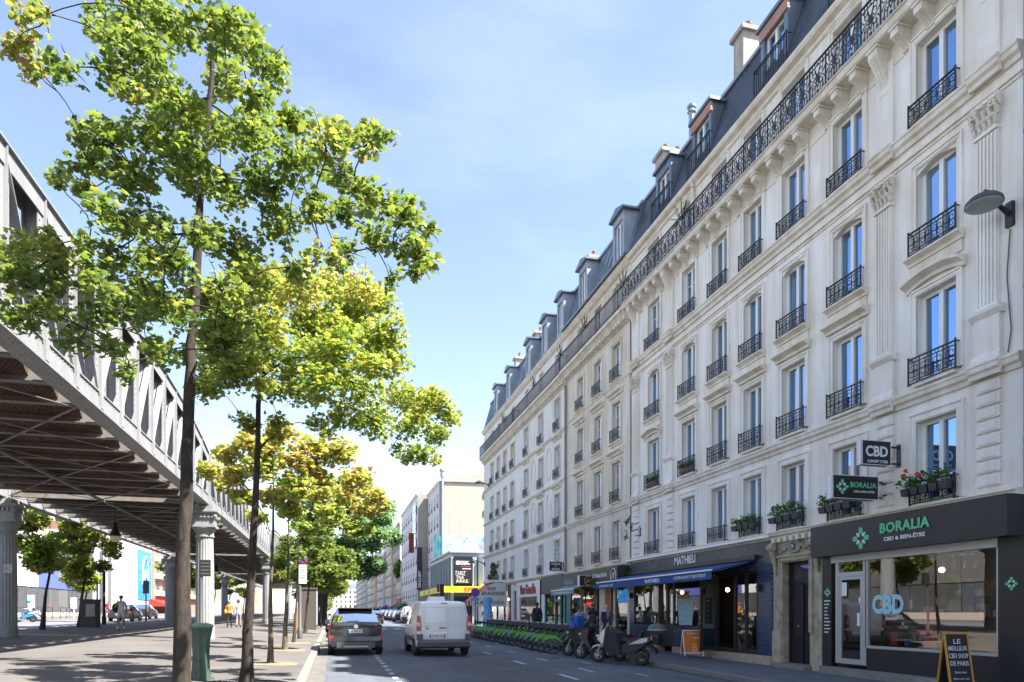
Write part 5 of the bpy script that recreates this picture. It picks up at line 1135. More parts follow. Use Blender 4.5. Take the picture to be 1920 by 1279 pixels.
# ================================================================== trees
LEAF = [(0, -.45), (.34, -.42), (.27, -.16), (.5, .04), (.3, .36), (.12, .28), (0, .55), (-.12, .28), (-.3, .36), (-.5, .04), (-.27, -.16), (-.34, -.42)]
def leaves(centers, size, n_each, seed, shape='maple', flat=.55):
    # centers: (x, y, z, rx, ry, rz, tint)
    rs = np.random.RandomState(seed)
    out = np.array(LEAF if shape == 'maple' else [(0, -.5), (.3, -.25), (.34, .1), (0, .55), (-.34, .1), (-.3, -.25)], float); k = len(out)
    P = []; T = []
    for c in centers:
        n = max(6, int(n_each * (c[3] * c[4] * c[5]) ** (2 / 3.) / .2))
        q = rs.normal(size=(n, 3)); q /= np.linalg.norm(q, axis=1)[:, None] + 1e-9; q *= (rs.rand(n, 1) ** .45)
        # ragged edge: a few sub-sprigs per cluster
        k_ = rs.normal(size=(7, 3)); k_ /= np.linalg.norm(k_, axis=1)[:, None]; idx = rs.randint(0, 7, n); mixw = rs.rand(n, 1) * .55
        q = q * (1 - mixw) + k_[idx] * mixw * 1.15
        P.append(q * np.array(c[3:6]) + np.array(c[:3])); T.append(np.clip(rs.normal(c[6], .12, n), 0, 1))
    P = np.concatenate(P); T = np.concatenate(T); n = len(P)
    # normals mostly up, tilted; leaf axis hanging
    nz = rs.normal(size=(n, 3)) * flat + np.array([0, 0, 1.0]); nz /= np.linalg.norm(nz, axis=1)[:, None]
    ax = rs.normal(size=(n, 3)) + np.array([0, 0, -.5]); ax -= nz * (ax * nz).sum(1)[:, None]; ax /= np.linalg.norm(ax, axis=1)[:, None] + 1e-9
    bx = np.cross(nz, ax); s = size * rs.uniform(.6, 1.2, n)
    V = P[:, None, :] + s[:, None, None] * (out[None, :, 0, None] * bx[:, None, :] + out[None, :, 1, None] * ax[:, None, :] - (np.abs(out[None, :, 0, None]) ** 1.3 * .38 + .16 * out[None, :, 1, None] ** 2) * nz[:, None, :] * rs.uniform(.2, 1.6, n)[:, None, None])
    C = P[:, None, :] + s[:, None, None] * .02 * nz[:, None, :]
    V = np.concatenate([C, V], 1).reshape(-1, 3); m = k + 1
    base = np.arange(n)[:, None, None] * m
    tri = np.array([[0, 1 + i, 1 + (i + 1) % k] for i in range(k)])[None]
    F = (base + tri).reshape(-1, 3)
    me = bpy.data.meshes.new('crown'); me.vertices.add(len(V)); me.vertices.foreach_set('co', V.astype('f').ravel())
    me.loops.add(F.size); me.loops.foreach_set('vertex_index', F.astype('i').ravel()); me.polygons.add(len(F))
    me.polygons.foreach_set('loop_start', np.arange(0, F.size, 3, dtype='i')); me.update(calc_edges=True)
    at = me.attributes.new('tint', 'FLOAT', 'POINT'); at.data.foreach_set('value', np.repeat(T, m).astype('f'))
    return me
def limb_pts(a, b, sag, r, n=6):
    a, b = Vector(a), Vector(b); pts = []
    L_ = (b - a).length; j1 = Vector((r.uniform(-1, 1), r.uniform(-1, 1), r.uniform(-.4, .4))) * L_ * .07; j2 = Vector((r.uniform(-1, 1), r.uniform(-1, 1), r.uniform(-.4, .4))) * L_ * .07
    for i in range(n + 1):
        t = i / n; p = a.lerp(b, t) + Vector((0, 0, 1)) * sag * math.sin(math.pi * t) * L_ + j1 * math.sin(math.pi * t) + j2 * math.sin(2 * math.pi * t); pts.append(p)
    return pts
def tree(name, label, trunk, r0, clusters, lm, bm, lsize=.13, n_each=60, seed=1, group='plane and maple trees along the promenade', shape='maple', twigs=2, first=.35):
    """trunk: polyline of world points; clusters: leaf clumps; every clump is reached by a limb from the trunk."""
    b0 = Vector(trunk[0]); t = thing(name, label, 'tree', b0, 0, group); r = random.Random(seed); mb = MB()
    tr = [Vector(p) - b0 for p in trunk]; n = len(tr); fine = []
    for i in range(n - 1):
        for j in range(4): fine.append(tr[i].lerp(tr[i + 1], j / 4) + Vector((r.uniform(-.012, .012), r.uniform(-.012, .012), 0)))
    fine.append(tr[-1]); H = fine[-1].z
    rad = [r0 * (1.12 if p.z < .15 else 1) * (.60 + .40 * math.exp(-max(0, p.z) / (.16 * H))) * (1 - .72 * max(0, min(1, p.z / H)) ** 1.5) * r.uniform(.94, 1.06) for p in fine]; rad[-1] *= .5
    mb.path(fine, rad, 12)
    def at(z):
        for i in range(len(fine) - 1):
            if fine[i].z <= z <= fine[i + 1].z: return fine[i].lerp(fine[i + 1], (z - fine[i].z) / max(1e-6, fine[i + 1].z - fine[i].z)), rad[i]
        return fine[-1], rad[-1]
    nodes = []
    C = sorted([(Vector(c[:3]) - b0, c) for c in clusters], key=lambda q: (Vector((q[0].x, q[0].y, 0)) - Vector((fine[-1].x, fine[-1].y, 0))).length)
    for p, c in C:
        hor = math.hypot(p.x, p.y); best = None
        z = min(max(p.z - .30 * hor, H * first), H * .97); q, rr = at(z); cand = [(q, rr * .5, (p - q).length)]
        for (nq, nr) in nodes:
            d = (p - nq).length
            if nq.z < p.z + 1.4 and nr > .0045: cand.append((nq, nr * .82, d * .80))
        q, rr, _ = min(cand, key=lambda e: e[2]); rr = max(.006, min(rr, .06))
        pts = limb_pts(q, p, .08, r); k = len(pts); rs = [rr * (1 - .6 * i / (k - 1)) + .002 for i in range(k)]; mb.path(pts, rs, 6, False)
        for i in range(2, k, 1): nodes.append((pts[i], rs[i]))
        for _ in range(twigs):
            e = p + Vector([r.uniform(-1, 1) * c[3 + i] * .9 for i in range(3)]); mb.path(limb_pts(pts[-2], e, .05, r, 3), [.008, .006, .004, .002], 4, False)
    mb.build('trunk', bm, t, True)
    cl = [(c[0] - b0.x, c[1] - b0.y, c[2] - b0.z, *c[3:]) for c in clusters]
    me = leaves(cl, lsize, n_each, seed, shape); me.materials.append(lm); link('crown', me, t); return t
def ray(u, v, d):
    """world point seen at photo pixel (u, v), d metres in front of the camera: used only to read off positions"""
    a = R(14.62); lx = (u - 960) / 1280 * d; return Vector((lx * math.cos(a) + d * math.sin(a), -lx * math.sin(a) + d * math.cos(a), 1.5 + (1149 - v) / 1280 * d))
GREEN = leaf_mat('maple_leaf', [(.06, .10, .035), (.09, .145, .04), (.13, .19, .045), (.18, .235, .055), (.27, .28, .07), (.29, .17, .08)], .40)
GOLD = leaf_mat('maple_leaf_gold', [(.11, .18, .055), (.16, .245, .06), (.22, .30, .075), (.29, .34, .09), (.39, .36, .11), (.42, .28, .12)], .42)
LIME = leaf_mat('maple_leaf_lime', [(.07, .12, .035), (.10, .165, .045), (.16, .235, .05), (.25, .30, .065), (.36, .36, .10), (.38, .26, .12)], .42)
DEEP = leaf_mat('green_leaf', [(.03, .07, .02), (.045, .11, .025), (.07, .15, .03), (.11, .21, .04), (.16, .26, .05)], .35)
BLUEG = leaf_mat('blue_green_leaf', [(.10, .17, .085), (.14, .23, .11), (.19, .30, .14), (.25, .36, .17)], .45)
r_ = random.Random(11)
def cl(lst, d0, r=.55, tint=.3, spread=1.6):
    out = []
    for e in lst:
        u, v = e[:2]; k = e[2] if len(e) > 2 else 1; tt = e[3] if len(e) > 3 else tint; d = d0 + r_.uniform(-.5, .5) * spread
        p = ray(u, v, d); out.append((p.x, p.y, p.z, r * k * r_.uniform(.8, 1.15), r * k * r_.uniform(.8, 1.15), r * k * r_.uniform(.6, .85), tt))
    return out
def g_(x, y): return prom_z(x, y)
# first tree
T1 = [(55, 40, .5, .75), (30, 90, .5, .95), (65, 125, .45, .8), (120, 130, .5), (200, 55, .8), (195, 130, .55), (265, 95, .9), (255, 20, .8), (330, 45, .8), (300, 160, .8), (345, 205, .9, .45), (415, 150, .7, .45), (455, 70, .9), (500, 120, .75), (490, 185, .5), (400, 50, .7),
      (240, 175, .5, .7), (400, 250, .9, .4), (300, 265, .9), (190, 255, .7), (150, 240, .4, .7), (240, 330, .8), (160, 310, .5), (110, 335, .45, .5), (210, 400, .7), (160, 360, .35, .45), (185, 460, .55), (285, 420, .8), (480, 250, .9, .3), (560, 225, .7, .4), (610, 265, .7, .6), (680, 265, .55, .5), (722, 255, .35), (560, 310, .8, .2), (640, 330, .55), (680, 345, .35),
      (500, 340, .9, .1), (420, 360, .8, .2), (355, 320, .9, .2), (590, 390, .6), (640, 400, .5), (700, 380, .6, .4), (755, 395, .6, .3), (790, 430, .4), (760, 470, .6, .4), (700, 440, .6), (785, 500, .4), (740, 520, .35), (655, 470, .4, .4), (610, 480, .45, .7),
      (45, 470, .7, .5), (100, 470, .6, .6), (25, 520, .6), (90, 530, .7), (40, 590, .6, .1), (110, 590, .55), (180, 520, .7, .3), (250, 500, .8), (180, 590, .6, .1), (250, 580, .8, .2), (320, 500, .8), (330, 590, .8, .3), (205, 650, .5, .1), (230, 700, .4, .1), (300, 665, .6), (440, 460, .8, .4), (520, 430, .8, .3), (420, 540, .7, .5), (560, 500, .6, .5), (480, 520, .8, .6), (380, 440, .7, .2), (400, 620, .6, .3), (440, 600, .7, .2), (480, 640, .6, .3), (370, 560, .7, .2), (420, 660, .5, .2), (140, 640, .5, .2), (270, 540, .8, .2), (340, 660, .4, .1)]
t1b = Vector((-1.56, 7.84, 0)); t1b.z = g_(t1b.x, t1b.y)
fk = ray(358, 650, 7.25); fk2 = ray(372, 400, 7.25); fk3 = ray(380, 330, 7.3); fk4 = ray(395, 150, 7.3); fk5 = ray(400, 20, 7.3)
tree('street_tree', 'tall maple with broad green crown and dark trunk standing nearest at left', [t1b, ray(345, 1000, 7.22), ray(352, 800, 7.25), fk, ray(368, 520, 7.25), fk2, fk3, fk4, fk5], .116, cl(T1, 7.25, .43, .25, 2.4) + cl([(a_[0] + r_.uniform(-28, 28), a_[1] + r_.uniform(-24, 24), (a_[2] if len(a_) > 2 else 1) * .8, a_[3] if len(a_) > 3 else .35) for a_ in T1], 7.35, .40, .3, 2.8), GREEN, BARK, .076, 450, 3)
T2 = [(440, 580, .7), (500, 560, .8, .7), (560, 540, .8, .8), (620, 530, .8, .9), (680, 540, .7, .9), (710, 570, .6, .6), (730, 620, .6, .6), (660, 600, .9, .5), (580, 600, .9, .5), (500, 620, .9, .4), (430, 640, .8, .3), (385, 690, .6, .2), (430, 710, .6, .2), (640, 660, .9, .4), (720, 680, .8, .5), (560, 670, .8, .4), (600, 720, .7, .4), (680, 730, .8, .4), (750, 740, .8, .5), (800, 750, .6, .6), (835, 770, .5, .6), (820, 815, .5, .4), (770, 800, .7, .4), (700, 790, .7, .4), (770, 850, .4, .3), (640, 780, .6, .4), (400, 660, .7, .2), (440, 690, .7, .3), (480, 650, .8, .4), (380, 730, .5, .2), (560, 740, .6, .5), (500, 730, .5, .4), (460, 790, .4, .6), (800, 850, .35, .4), (520, 790, .4, .5), (590, 790, .4, .5)]
t2b = Vector((-1.54, 13.2, 0)); t2b.z = g_(t2b.x, t2b.y)
tree('street_tree', 'second maple from the camera, leaning green crown reaching over the road', [t2b, ray(466, 1150, 12.38), ray(482, 900, 12.4), ray(484, 760, 12.4), ray(500, 660, 12.4), ray(540, 560, 12.4)], .125, cl(T2, 12.4, .68, .5, 3.6) + cl([(a_[0] + r_.uniform(-35, 35), a_[1] + r_.uniform(-28, 28), a_[2] * .75, .6) for a_ in T2] + [(400, 560, .7), (600, 640, .8), (540, 700, .7), (470, 680, .7), (650, 570, .8), (700, 640, .8)], 12.6, .66, .5, 4), LIME, BARK, .090, 430, 5, first=.44)
T3 = [(395, 880, .6, .8), (430, 850, .6, .7), (420, 910, .5, .9), (470, 830, .8, .9), (530, 815, .8, .9), (560, 860, .9, .95), (490, 880, .9, .7), (460, 930, .7, .6), (520, 930, .8, .8), (590, 880, .8, .95), (600, 930, .7, .8), (550, 960, .7, .6), (480, 970, .5, .5), (640, 850, .8, .8), (670, 900, .8, .9), (700, 930, .6, .9), (600, 840, .8, .7), (510, 850, .9, .7), (450, 890, .7, .8), (560, 910, .9, .6), (620, 960, .7, .5)]
def upright(u, v0, d, bend=0, top=.9, vtop=880):
    return [None, ray(u, (v0 * 2 + vtop) / 3, d), ray(u + bend, (v0 + vtop * 2) / 3, d), ray(u + bend, vtop, d)]
for i, (u, v, X_, Y_, rr, lst, dd, lm, bk, lab, sd_) in enumerate((
    (505, 1245, -1.53, 18.0, .085, T3, 17.2, GOLD, BARK2, 'slim maple with orange gold crown, third trunk from the camera', 7),
    (534, 1221, -1.56, 23.6, .10, [(600, 900, .9, .8), (640, 925, .9, .9), (560, 930, .8, .6), (690, 950, .8, .9), (720, 945, .5, .9), (620, 970, .9, .5), (660, 990, .8, .4), (570, 990, .7, .3), (540, 960, .7, .4), (690, 990, .5, .5), (600, 1020, .5, .3)], 22.6, GOLD, BARK2, 'maple with copper tinted crown, fourth trunk from the camera', 9),
    (552, 1206, -1.55, 28.5, .07, [(570, 1010, .7, .2), (600, 990, .7, .3), (540, 1015, .6, .2), (590, 1035, .6, .3), (555, 1040, .5, .2)], 27.6, GREEN, BARK, 'thin young tree between the copper maple and the sign pole', 13),
    (572, 1187, -1.58, 40.4, .12, [(600, 1020, .9, .3), (640, 1040, .9, .4), (570, 1040, .8, .3), (620, 1070, .9, .2), (590, 1080, .7, .1), (650, 1080, .6, .5), (600, 1045, 1, .2), (560, 1075, .5, .2)], 39, GREEN, BARK, 'bright green maple right behind the sign pole', 15),
)):
    b = Vector((X_, Y_, g_(X_, Y_))); tk = upright(u + 3, v, dd, 4, vtop=lst[1][1] + 20); tk[0] = b
    tree('street_tree', lab, tk, rr, cl(lst, dd, .62 + .25 * (dd / 20 - .8), .5, dd * .12), lm, bk, .115 + dd * .0022, 270, sd_)
for i, (Y_, lab) in enumerate(((51, 'dark trunked tree behind the advertising kiosk'), (66, 'green promenade tree seen between kiosk and far traffic'), (80, 'small lime green tree at the far end of the promenade row'))):
    b = Vector((-1.5, Y_, g_(-1.5, Y_))); rq = random.Random(i + 40)
    c = [(b.x + rq.gauss(0, 1.1), b.y + rq.gauss(0, 1.2), b.z + 4.1 + rq.gauss(0, .9), 1.0, 1.0, .75, .3 + .2 * i) for _ in range(14)]
    tree('street_tree', lab, [b, b + Vector((.1, 0, 2)), b + Vector((0, 0, 5))], (.24, .16, .14)[i], c, GREEN, BARK, .22, 190, 21 + i, twigs=0)
b = Vector((-.95, 57, g_(-.95, 57))); rq = random.Random(77)
c = []
for _ in range(54):
    a = rq.uniform(0, 6.28); z = rq.uniform(-1, 1); q = math.sqrt(1 - z * z) * rq.uniform(.5, 1); c.append((b.x + 2.2 + 3.9 * q * math.cos(a), b.y + 3.4 * q * math.sin(a), b.z + 7.9 + 3.7 * z, 1.1, 1.1, .9, rq.uniform(.2, .7)))
tree('big_tree', 'large feathery blue green tree overhanging the road before the far houses', [b, b + Vector((.3, 0, 3)), b + Vector((1.4, 0, 6)), b + Vector((2.2, 0, 9.5))], .42, c, BLUEG, BARK, .26, 190, 78, shape='oval', twigs=0)
# trees beyond the viaduct
lab = ['low tree with yellow green crown behind the left edge column', 'bushy green tree between the far row columns, left of the man in white', 'small tree in front of the white clad building', 'tree behind the viaduct right of the far column', 'light green tree seen under the viaduct left of the second trunk', 'dark green tree under the viaduct further back', 'green tree far under the viaduct near its end', 'farthest small tree under the viaduct']
for i, (X_, Y_, h_, w_, sp) in enumerate(((-13.9, 38.4, 4.6, 1.8, 24), (-13.9, 43.4, 4.6, 1.9, 26), (-19, 60, 3.6, 1.2, 12), (-14, 69, 5.2, 1.7, 14), (-14, 78, 5.0, 1.8, 14), (-14, 88, 5.0, 1.8, 14), (-14, 100, 5, 2, 12), (-14, 116, 5, 2.2, 12))):
    b = Vector((X_, Y_, g_(X_, Y_) if X_ > -14.6 else left_z(X_, Y_))); rq = random.Random(i + 90); c = []
    for _ in range(sp + 6):
        a = rq.uniform(0, 6.28); z = rq.uniform(-1, 1); q = math.sqrt(1 - z * z) * rq.uniform(.4, 1); c.append((b.x + w_ * q * math.cos(a), b.y + w_ * q * math.sin(a), b.z + h_ + w_ * .85 * z, .62, .62, .45, rq.uniform(.2, .8)))
    tree('street_tree', lab[i], [b, b + Vector((.12, 0, h_ * .35)), b + Vector((.3, 0, h_ * .6)), b + Vector((.2, 0, h_))], .13, c, LIME, BARK, .14 + .0012 * Y_, 220, 90 + i, group='trees beyond the viaduct', twigs=0)
# trees behind the viewpoint whose reflection shows in the shop windows
for i, (X_, Y_) in enumerate(((-1.54, 2.5), (-1.54, -3.2))):
    if i == 0: continue
    b = Vector((X_, Y_, g_(X_, Y_))); rq = random.Random(i + 60); c = [(b.x + rq.gauss(0, 1.2), b.y + rq.gauss(0, 1.2), b.z + 5.2 + rq.gauss(0, 1.0), .8, .8, .6, .4) for _ in range(24)]
    tree('street_tree', 'maple behind the viewpoint mirrored in the black shop window', [b, b + Vector((0, .05, 2.5)), b + Vector((0, 0, 6))], .13, c, GREEN, BARK, .14, 200, 60 + i, twigs=0)
# tree pits
def pit(X_, Y_, w, l, m, lab, name='tree_pit'):
    mb = MB(); z = prom_z(X_, Y_); n = 8; pts = [(X_ + w * math.copysign(abs(math.cos(2 * math.pi * i / 24)) ** .45, math.cos(2 * math.pi * i / 24)) * (1 + .06 * math.sin(i * 3.3)), Y_ + l * math.copysign(abs(math.sin(2 * math.pi * i / 24)) ** .45, math.sin(2 * math.pi * i / 24)) * (1 + .05 * math.sin(i * 2.1))) for i in range(24)]
    vs = [(X_, Y_, z + .03)] + [(p, q, prom_z(p, q) + .006) for p, q in pts]; mb.add(vs, [(0, 1 + i, 1 + (i + 1) % 24) for i in range(24)]); o = mb.build(name, m); o['kind'] = 'structure'; return o
straw = mat('dry_straw', (.30, .235, .14), 1, var=.4, vs=12, fine=.4, bump=1, bs=60)
for Y_ in (18.0, 23.6, 28.5, 40.4): pit(-1.45, Y_, .55, .6, straw, '')
gq = thing('tree_grate', 'round cast iron grate at the foot of the second maple', 'grate', (-1.54, 13.2, prom_z(-1.54, 13.2)))
mb = MB()
for r0 in (.28, .4, .52, .64, .76):
    mb.path([(r0 * math.cos(2 * math.pi * i / 28), r0 * math.sin(2 * math.pi * i / 28), .008 + .035 * -(r0 * math.cos(2 * math.pi * i / 28))) for i in range(28)], .018, 4, closed=True)
for i in range(32): a = 2 * math.pi * i / 32; mb.bar((.28 * math.cos(a), .28 * math.sin(a), .012 - .035 * .28 * math.cos(a)), (.78 * math.cos(a), .78 * math.sin(a), .012 - .035 * .78 * math.cos(a)), .02, .02)
mb.build('ring', IRON, gq)

# ================================================================== flower boxes and pots on the first floor
redf = mat('geranium_red', (.6, .02, .02), .6)
def flower_box(y, w, label, flowers, seed, pots, h=.45, matp=None):
    t = thing('flower_box', label, 'flower box', (XF - .22, y, 3.93), 0, 'plants on the window ledges'); r = random.Random(seed); f = MB()
    n = pots; 
    for i in range(n):
        c = -w / 2 + w * (i + .5) / n; q = MB(); hw = w / n * .44; q.prism([(-hw * .8, 0), (hw * .8, 0), (hw, .2), (-hw, .2)], -.09, .09, 'x') if False else q.add([(-.07, c - hw * .8, 0), (.07, c - hw * .8, 0), (.07, c + hw * .8, 0), (-.07, c + hw * .8, 0), (-.09, c - hw, .15), (.09, c - hw, .15), (.09, c + hw, .15), (-.09, c + hw, .15)], [(3, 2, 1, 0), (4, 5, 6, 7), (0, 1, 5, 4), (1, 2, 6, 5), (2, 3, 7, 6), (3, 0, 4, 7)])
        q.build('pot', matp or mat('pot_dark', (.05, .05, .052), .6, var=.3, vs=8), t)
    cls = [(r.uniform(-.08, .06), -w / 2 + w * (i + .5) / (n * 3), .22 + r.uniform(0, h * .35), .13, .16, .13, r.uniform(.1, .8)) for i in range(n * 3)]
    me = leaves(cls, .075, 260, seed, 'oval', 1.0); me.materials.append(DEEP); link('foliage', me, t)
    if flowers:
        for i in range(flowers): f.ball((r.uniform(-.15, 0), r.uniform(-w / 2, w / 2), .36 + r.uniform(0, .2)), .042, 6, 4)
        f.build('blossom', redf, t)
    return t
flower_box(11.25, 1.15, 'row of dark pots with red geraniums under the window above the black fascia', 4, 1, 5)
flower_box(13.8, 1.1, 'pots with thin greenery behind the green leaf lightbox sign', 0, 2, 4, .6)
flower_box(15.7, 1.3, 'dark planter trough of leafy herbs over the stone doorway', 0, 3, 4, .55)
flower_box(17.55, 1.2, 'pots of trailing greenery right of the white shop ledge, third from the black sign', 0, 4, 4, .4)
terra = MATS['terracotta']
for (y_, z_, lab) in ((23.8, 6.32, 'terracotta pots on the leftmost second floor balcony'), (21.16, 6.32, 'brown pots with a dark shrub on the second floor balcony near the left')):
    t = flower_box(y_, .85, lab, 0, int(y_), 4, .3, terra); t.location = (XF - .06, y_, z_)
tp = thing('potted_palm', 'bushy brown green potted plant on the brasserie awning ledge', 'plant', (10.9, 46.9, 3.83)); me = leaves([(0, 0, .5, .3, .3, .35, .6), (0, -.2, .9, .3, .3, .35, .9), (-.2, .1, .2, .3, .3, .2, .5)], .2, 200, 5, 'oval', 1.); me.materials.append(mat('palm_leaf', (.16, .13, .07), .8, var=.4, vs=9)); link('foliage', me, tp); MB().lathe([(.12, 0), (.17, .25)], n=10).build('pot', terra, tp)
# hanging roof plants of the low cream building
me = leaves([(11.6, 127 + i * 1.0, 10.6 - (i % 3) * .9, .5, .7, .9, .3) for i in range(8)], .4, 90, 9, 'oval'); me.materials.append(DEEP); tag(link('roof_plant', me), 'green trailing plant hanging from the roof of the low cream building', 'plant')
# green painted strip panels behind first floor rails
gp = mat('pale_green_panel', (.18, .36, .2), .7)
for c, w in colsA[:4]: MB().box(XF - .115, XF - .105, c - w / 2, c + w / 2, 3.76, 3.84).build('rail_panel', gp, A)
# graffiti on the wall seam
gf = MB(); r = random.Random(3)
for (y_, z_, s_) in ((26.25, 5.35, .5), (25.75, 5.0, .45), (26.3, 4.75, .45), (25.35, 4.9, .5), (25.0, 4.75, .4)):
    pts = [(XF - .022, y_, z_)]
    for i in range(9): pts.append((XF - .022, y_ + r.uniform(-.5, .5) * s_ * 1.3, z_ + r.uniform(-.5, .5) * s_))
    sm = []
    for i in range(len(pts) - 1):
        for j in range(3): t_ = j / 3; sm.append(tuple(Vector(pts[i]).lerp(Vector(pts[i + 1]), t_)))
    gf.path(sm, .014, 4, False)
tag(gf.build('graffiti_tag', mat('spray_ink', (.06, .06, .065), .8)), 'dark spray painted scrawl on the wall between white and beige houses', 'graffiti')

# ================================================================== lamps on the walls
def wall_lamp(y, z, label, Xw=XF - .1, reach=.62, r=.30):
    t = thing('wall_lamp', label, 'street lamp', (Xw, y, z), 0, 'street lamps fixed to the facades')
    MB().box(-.07, 0, -.07, .07, -.33, .1).build('mount', DARKM, t)
    MB().path([(-.05, 0, -.12), (-.3, 0, .02), (-reach + .12, 0, .22), (-reach + .02, 0, .22), (-reach, 0, .14)], [.045, .04, .03, .03, .04], 8).build('arm', DARKM, t, True)
    MB().lathe([(.02, .17), (.1, .16), (.22, .1), (.29, .03), (r, -.01), (r, -.03)], (-reach, 0, 0), 28).build('lamp_head', mat('lamp_shell', (.05, .05, .06), .4), t, True)
    MB().lathe([(r - .012, -.028), (r * .93, -.05), (.12, -.075), (.01, -.08)], (-reach, 0, 0), 28).build('lens', mat('lamp_lens', (.30, .32, .31), .25), t, True); return t
wall_lamp(9.62, 8.78, 'large round dark lamp on the near wall at the right edge', XF)
wall_lamp(53.9, 5.55, 'lamp on the corner of the white house over the side street', XF, 1.1); wall_lamp(52.3, 11.6, 'high small lamp near the upper corner of the white house', XF, .9)
# ================================================================== vehicles
CARGLASS = pane_mat('car_glass', (.02, .024, .028), (.06, .07, .075), .13)
def wheel(par, x, y, r, w=.2, side=1, name='wheel'):
    t = MB(); s = 1 if x > 0 else -1
    t.lathe([(r * .62, -w / 2), (r * .93, -w / 2), (r, -w / 2 + .03), (r, w / 2 - .03), (r * .93, w / 2), (r * .62, w / 2)], (x, y, r), 22, 'x'); o = t.build(name, RUBBER, par, True)
    q = MB(); q.lathe([(r * .64, -.02), (r * .6, .01), (r * .15, .03), (.02, .035)], (0, 0, 0), 22, 'x')
    q.T = None; m = q.mesh('rim', ALU, True)
    for v in m.vertices: v.co.x = x + s * (w / 2 - .06 + v.co.x); v.co.y += y; v.co.z += r
    link('rim', m, o); return o
def car_shell(st, glass_side, glass_top):
    """st: stations back to front (y, zb, w, zbelt, wbelt, zroof, wroof)"""
    mb = MB(); rings = []
    for (y, zb, w, ze, we, zr, wr) in st:
        half = [(0, zb), (w * .8, zb), (w * .97, zb + .06), (w, zb + (ze - zb) * .45), (we + (w - we) * .4, ze - (ze - zb) * .12), (we, ze), (wr + (we - wr) * .12, zr - (zr - ze) * .14), (wr, zr - (zr - ze) * .05), (wr * .82, zr), (0, zr + .015)]
        rings.append([(x, y, z) for x, z in half] + [(-x, y, z) for x, z in half[-2:0:-1]])
    n = len(rings[0])
    for i in range(len(rings) - 1):
        vs = rings[i] + rings[i + 1]; fs = []
        for j in range(n):
            k = (j + 1) % n; mb.cur = 0; jj = min(j, n - 1 - j)
            if jj == 5 and i in glass_side: mb.cur = 1
            if jj in (7, 8) and i in glass_top: mb.cur = 1
            if jj in (0,): mb.cur = 2
            mb.add(vs, []) if j == 0 else None
            o = len(mb.v) - 2 * n; mb.f.append((o + j, o + k, o + n + k, o + n + j)); mb.m.append(mb.cur)
    mb.cur = 0; o = len(mb.v); mb.v += rings[0] + rings[-1]; mb.f += [tuple(o + j for j in range(n))[::-1], tuple(o + n + j for j in range(n))]; mb.m += [0, 0]
    # weld duplicate rings for smooth shading
    key = {}; idx = []; nv = []
    for v in mb.v:
        kk = tuple(round(c, 5) for c in v)
        if kk not in key: key[kk] = len(nv); nv.append(v)
        idx.append(key[kk])
    mb.v = nv; fs = []; ms = []
    for f, m in zip(mb.f, mb.m):
        g = []
        for q in f:
            if not g or idx[q] != g[-1]: g.append(idx[q])
        if g[0] == g[-1]: g = g[:-1]
        if len(set(g)) > 2: fs.append(tuple(g)); ms.append(m)
    mb.f, mb.m = fs, ms; return mb
def plate(par, y, z, s, x=0, w=.52, h=.115):
    o = MB().box(x - w / 2, x + w / 2, y - .012, y, z - h / 2, z + h / 2).build('number_plate', LETW, par)
    MB().box(x - w / 2 + .002, x - w / 2 + .045, y - .015, y - .012, z - h / 2 + .004, z + h / 2 - .004).box(x + w / 2 - .045, x + w / 2 - .002, y - .015, y - .012, z - h / 2 + .004, z + h / 2 - .004).build('plate_band', mat('plate_blue', (.02, .06, .35), .5), o)
    text('lettering', s, (x, y - .0145, z), w * .74, h * .62, FY, ink, o, .002, .01); return o
TAIL = mat('tail_lamp_red', (.45, .012, .012), .2, coat=.6)
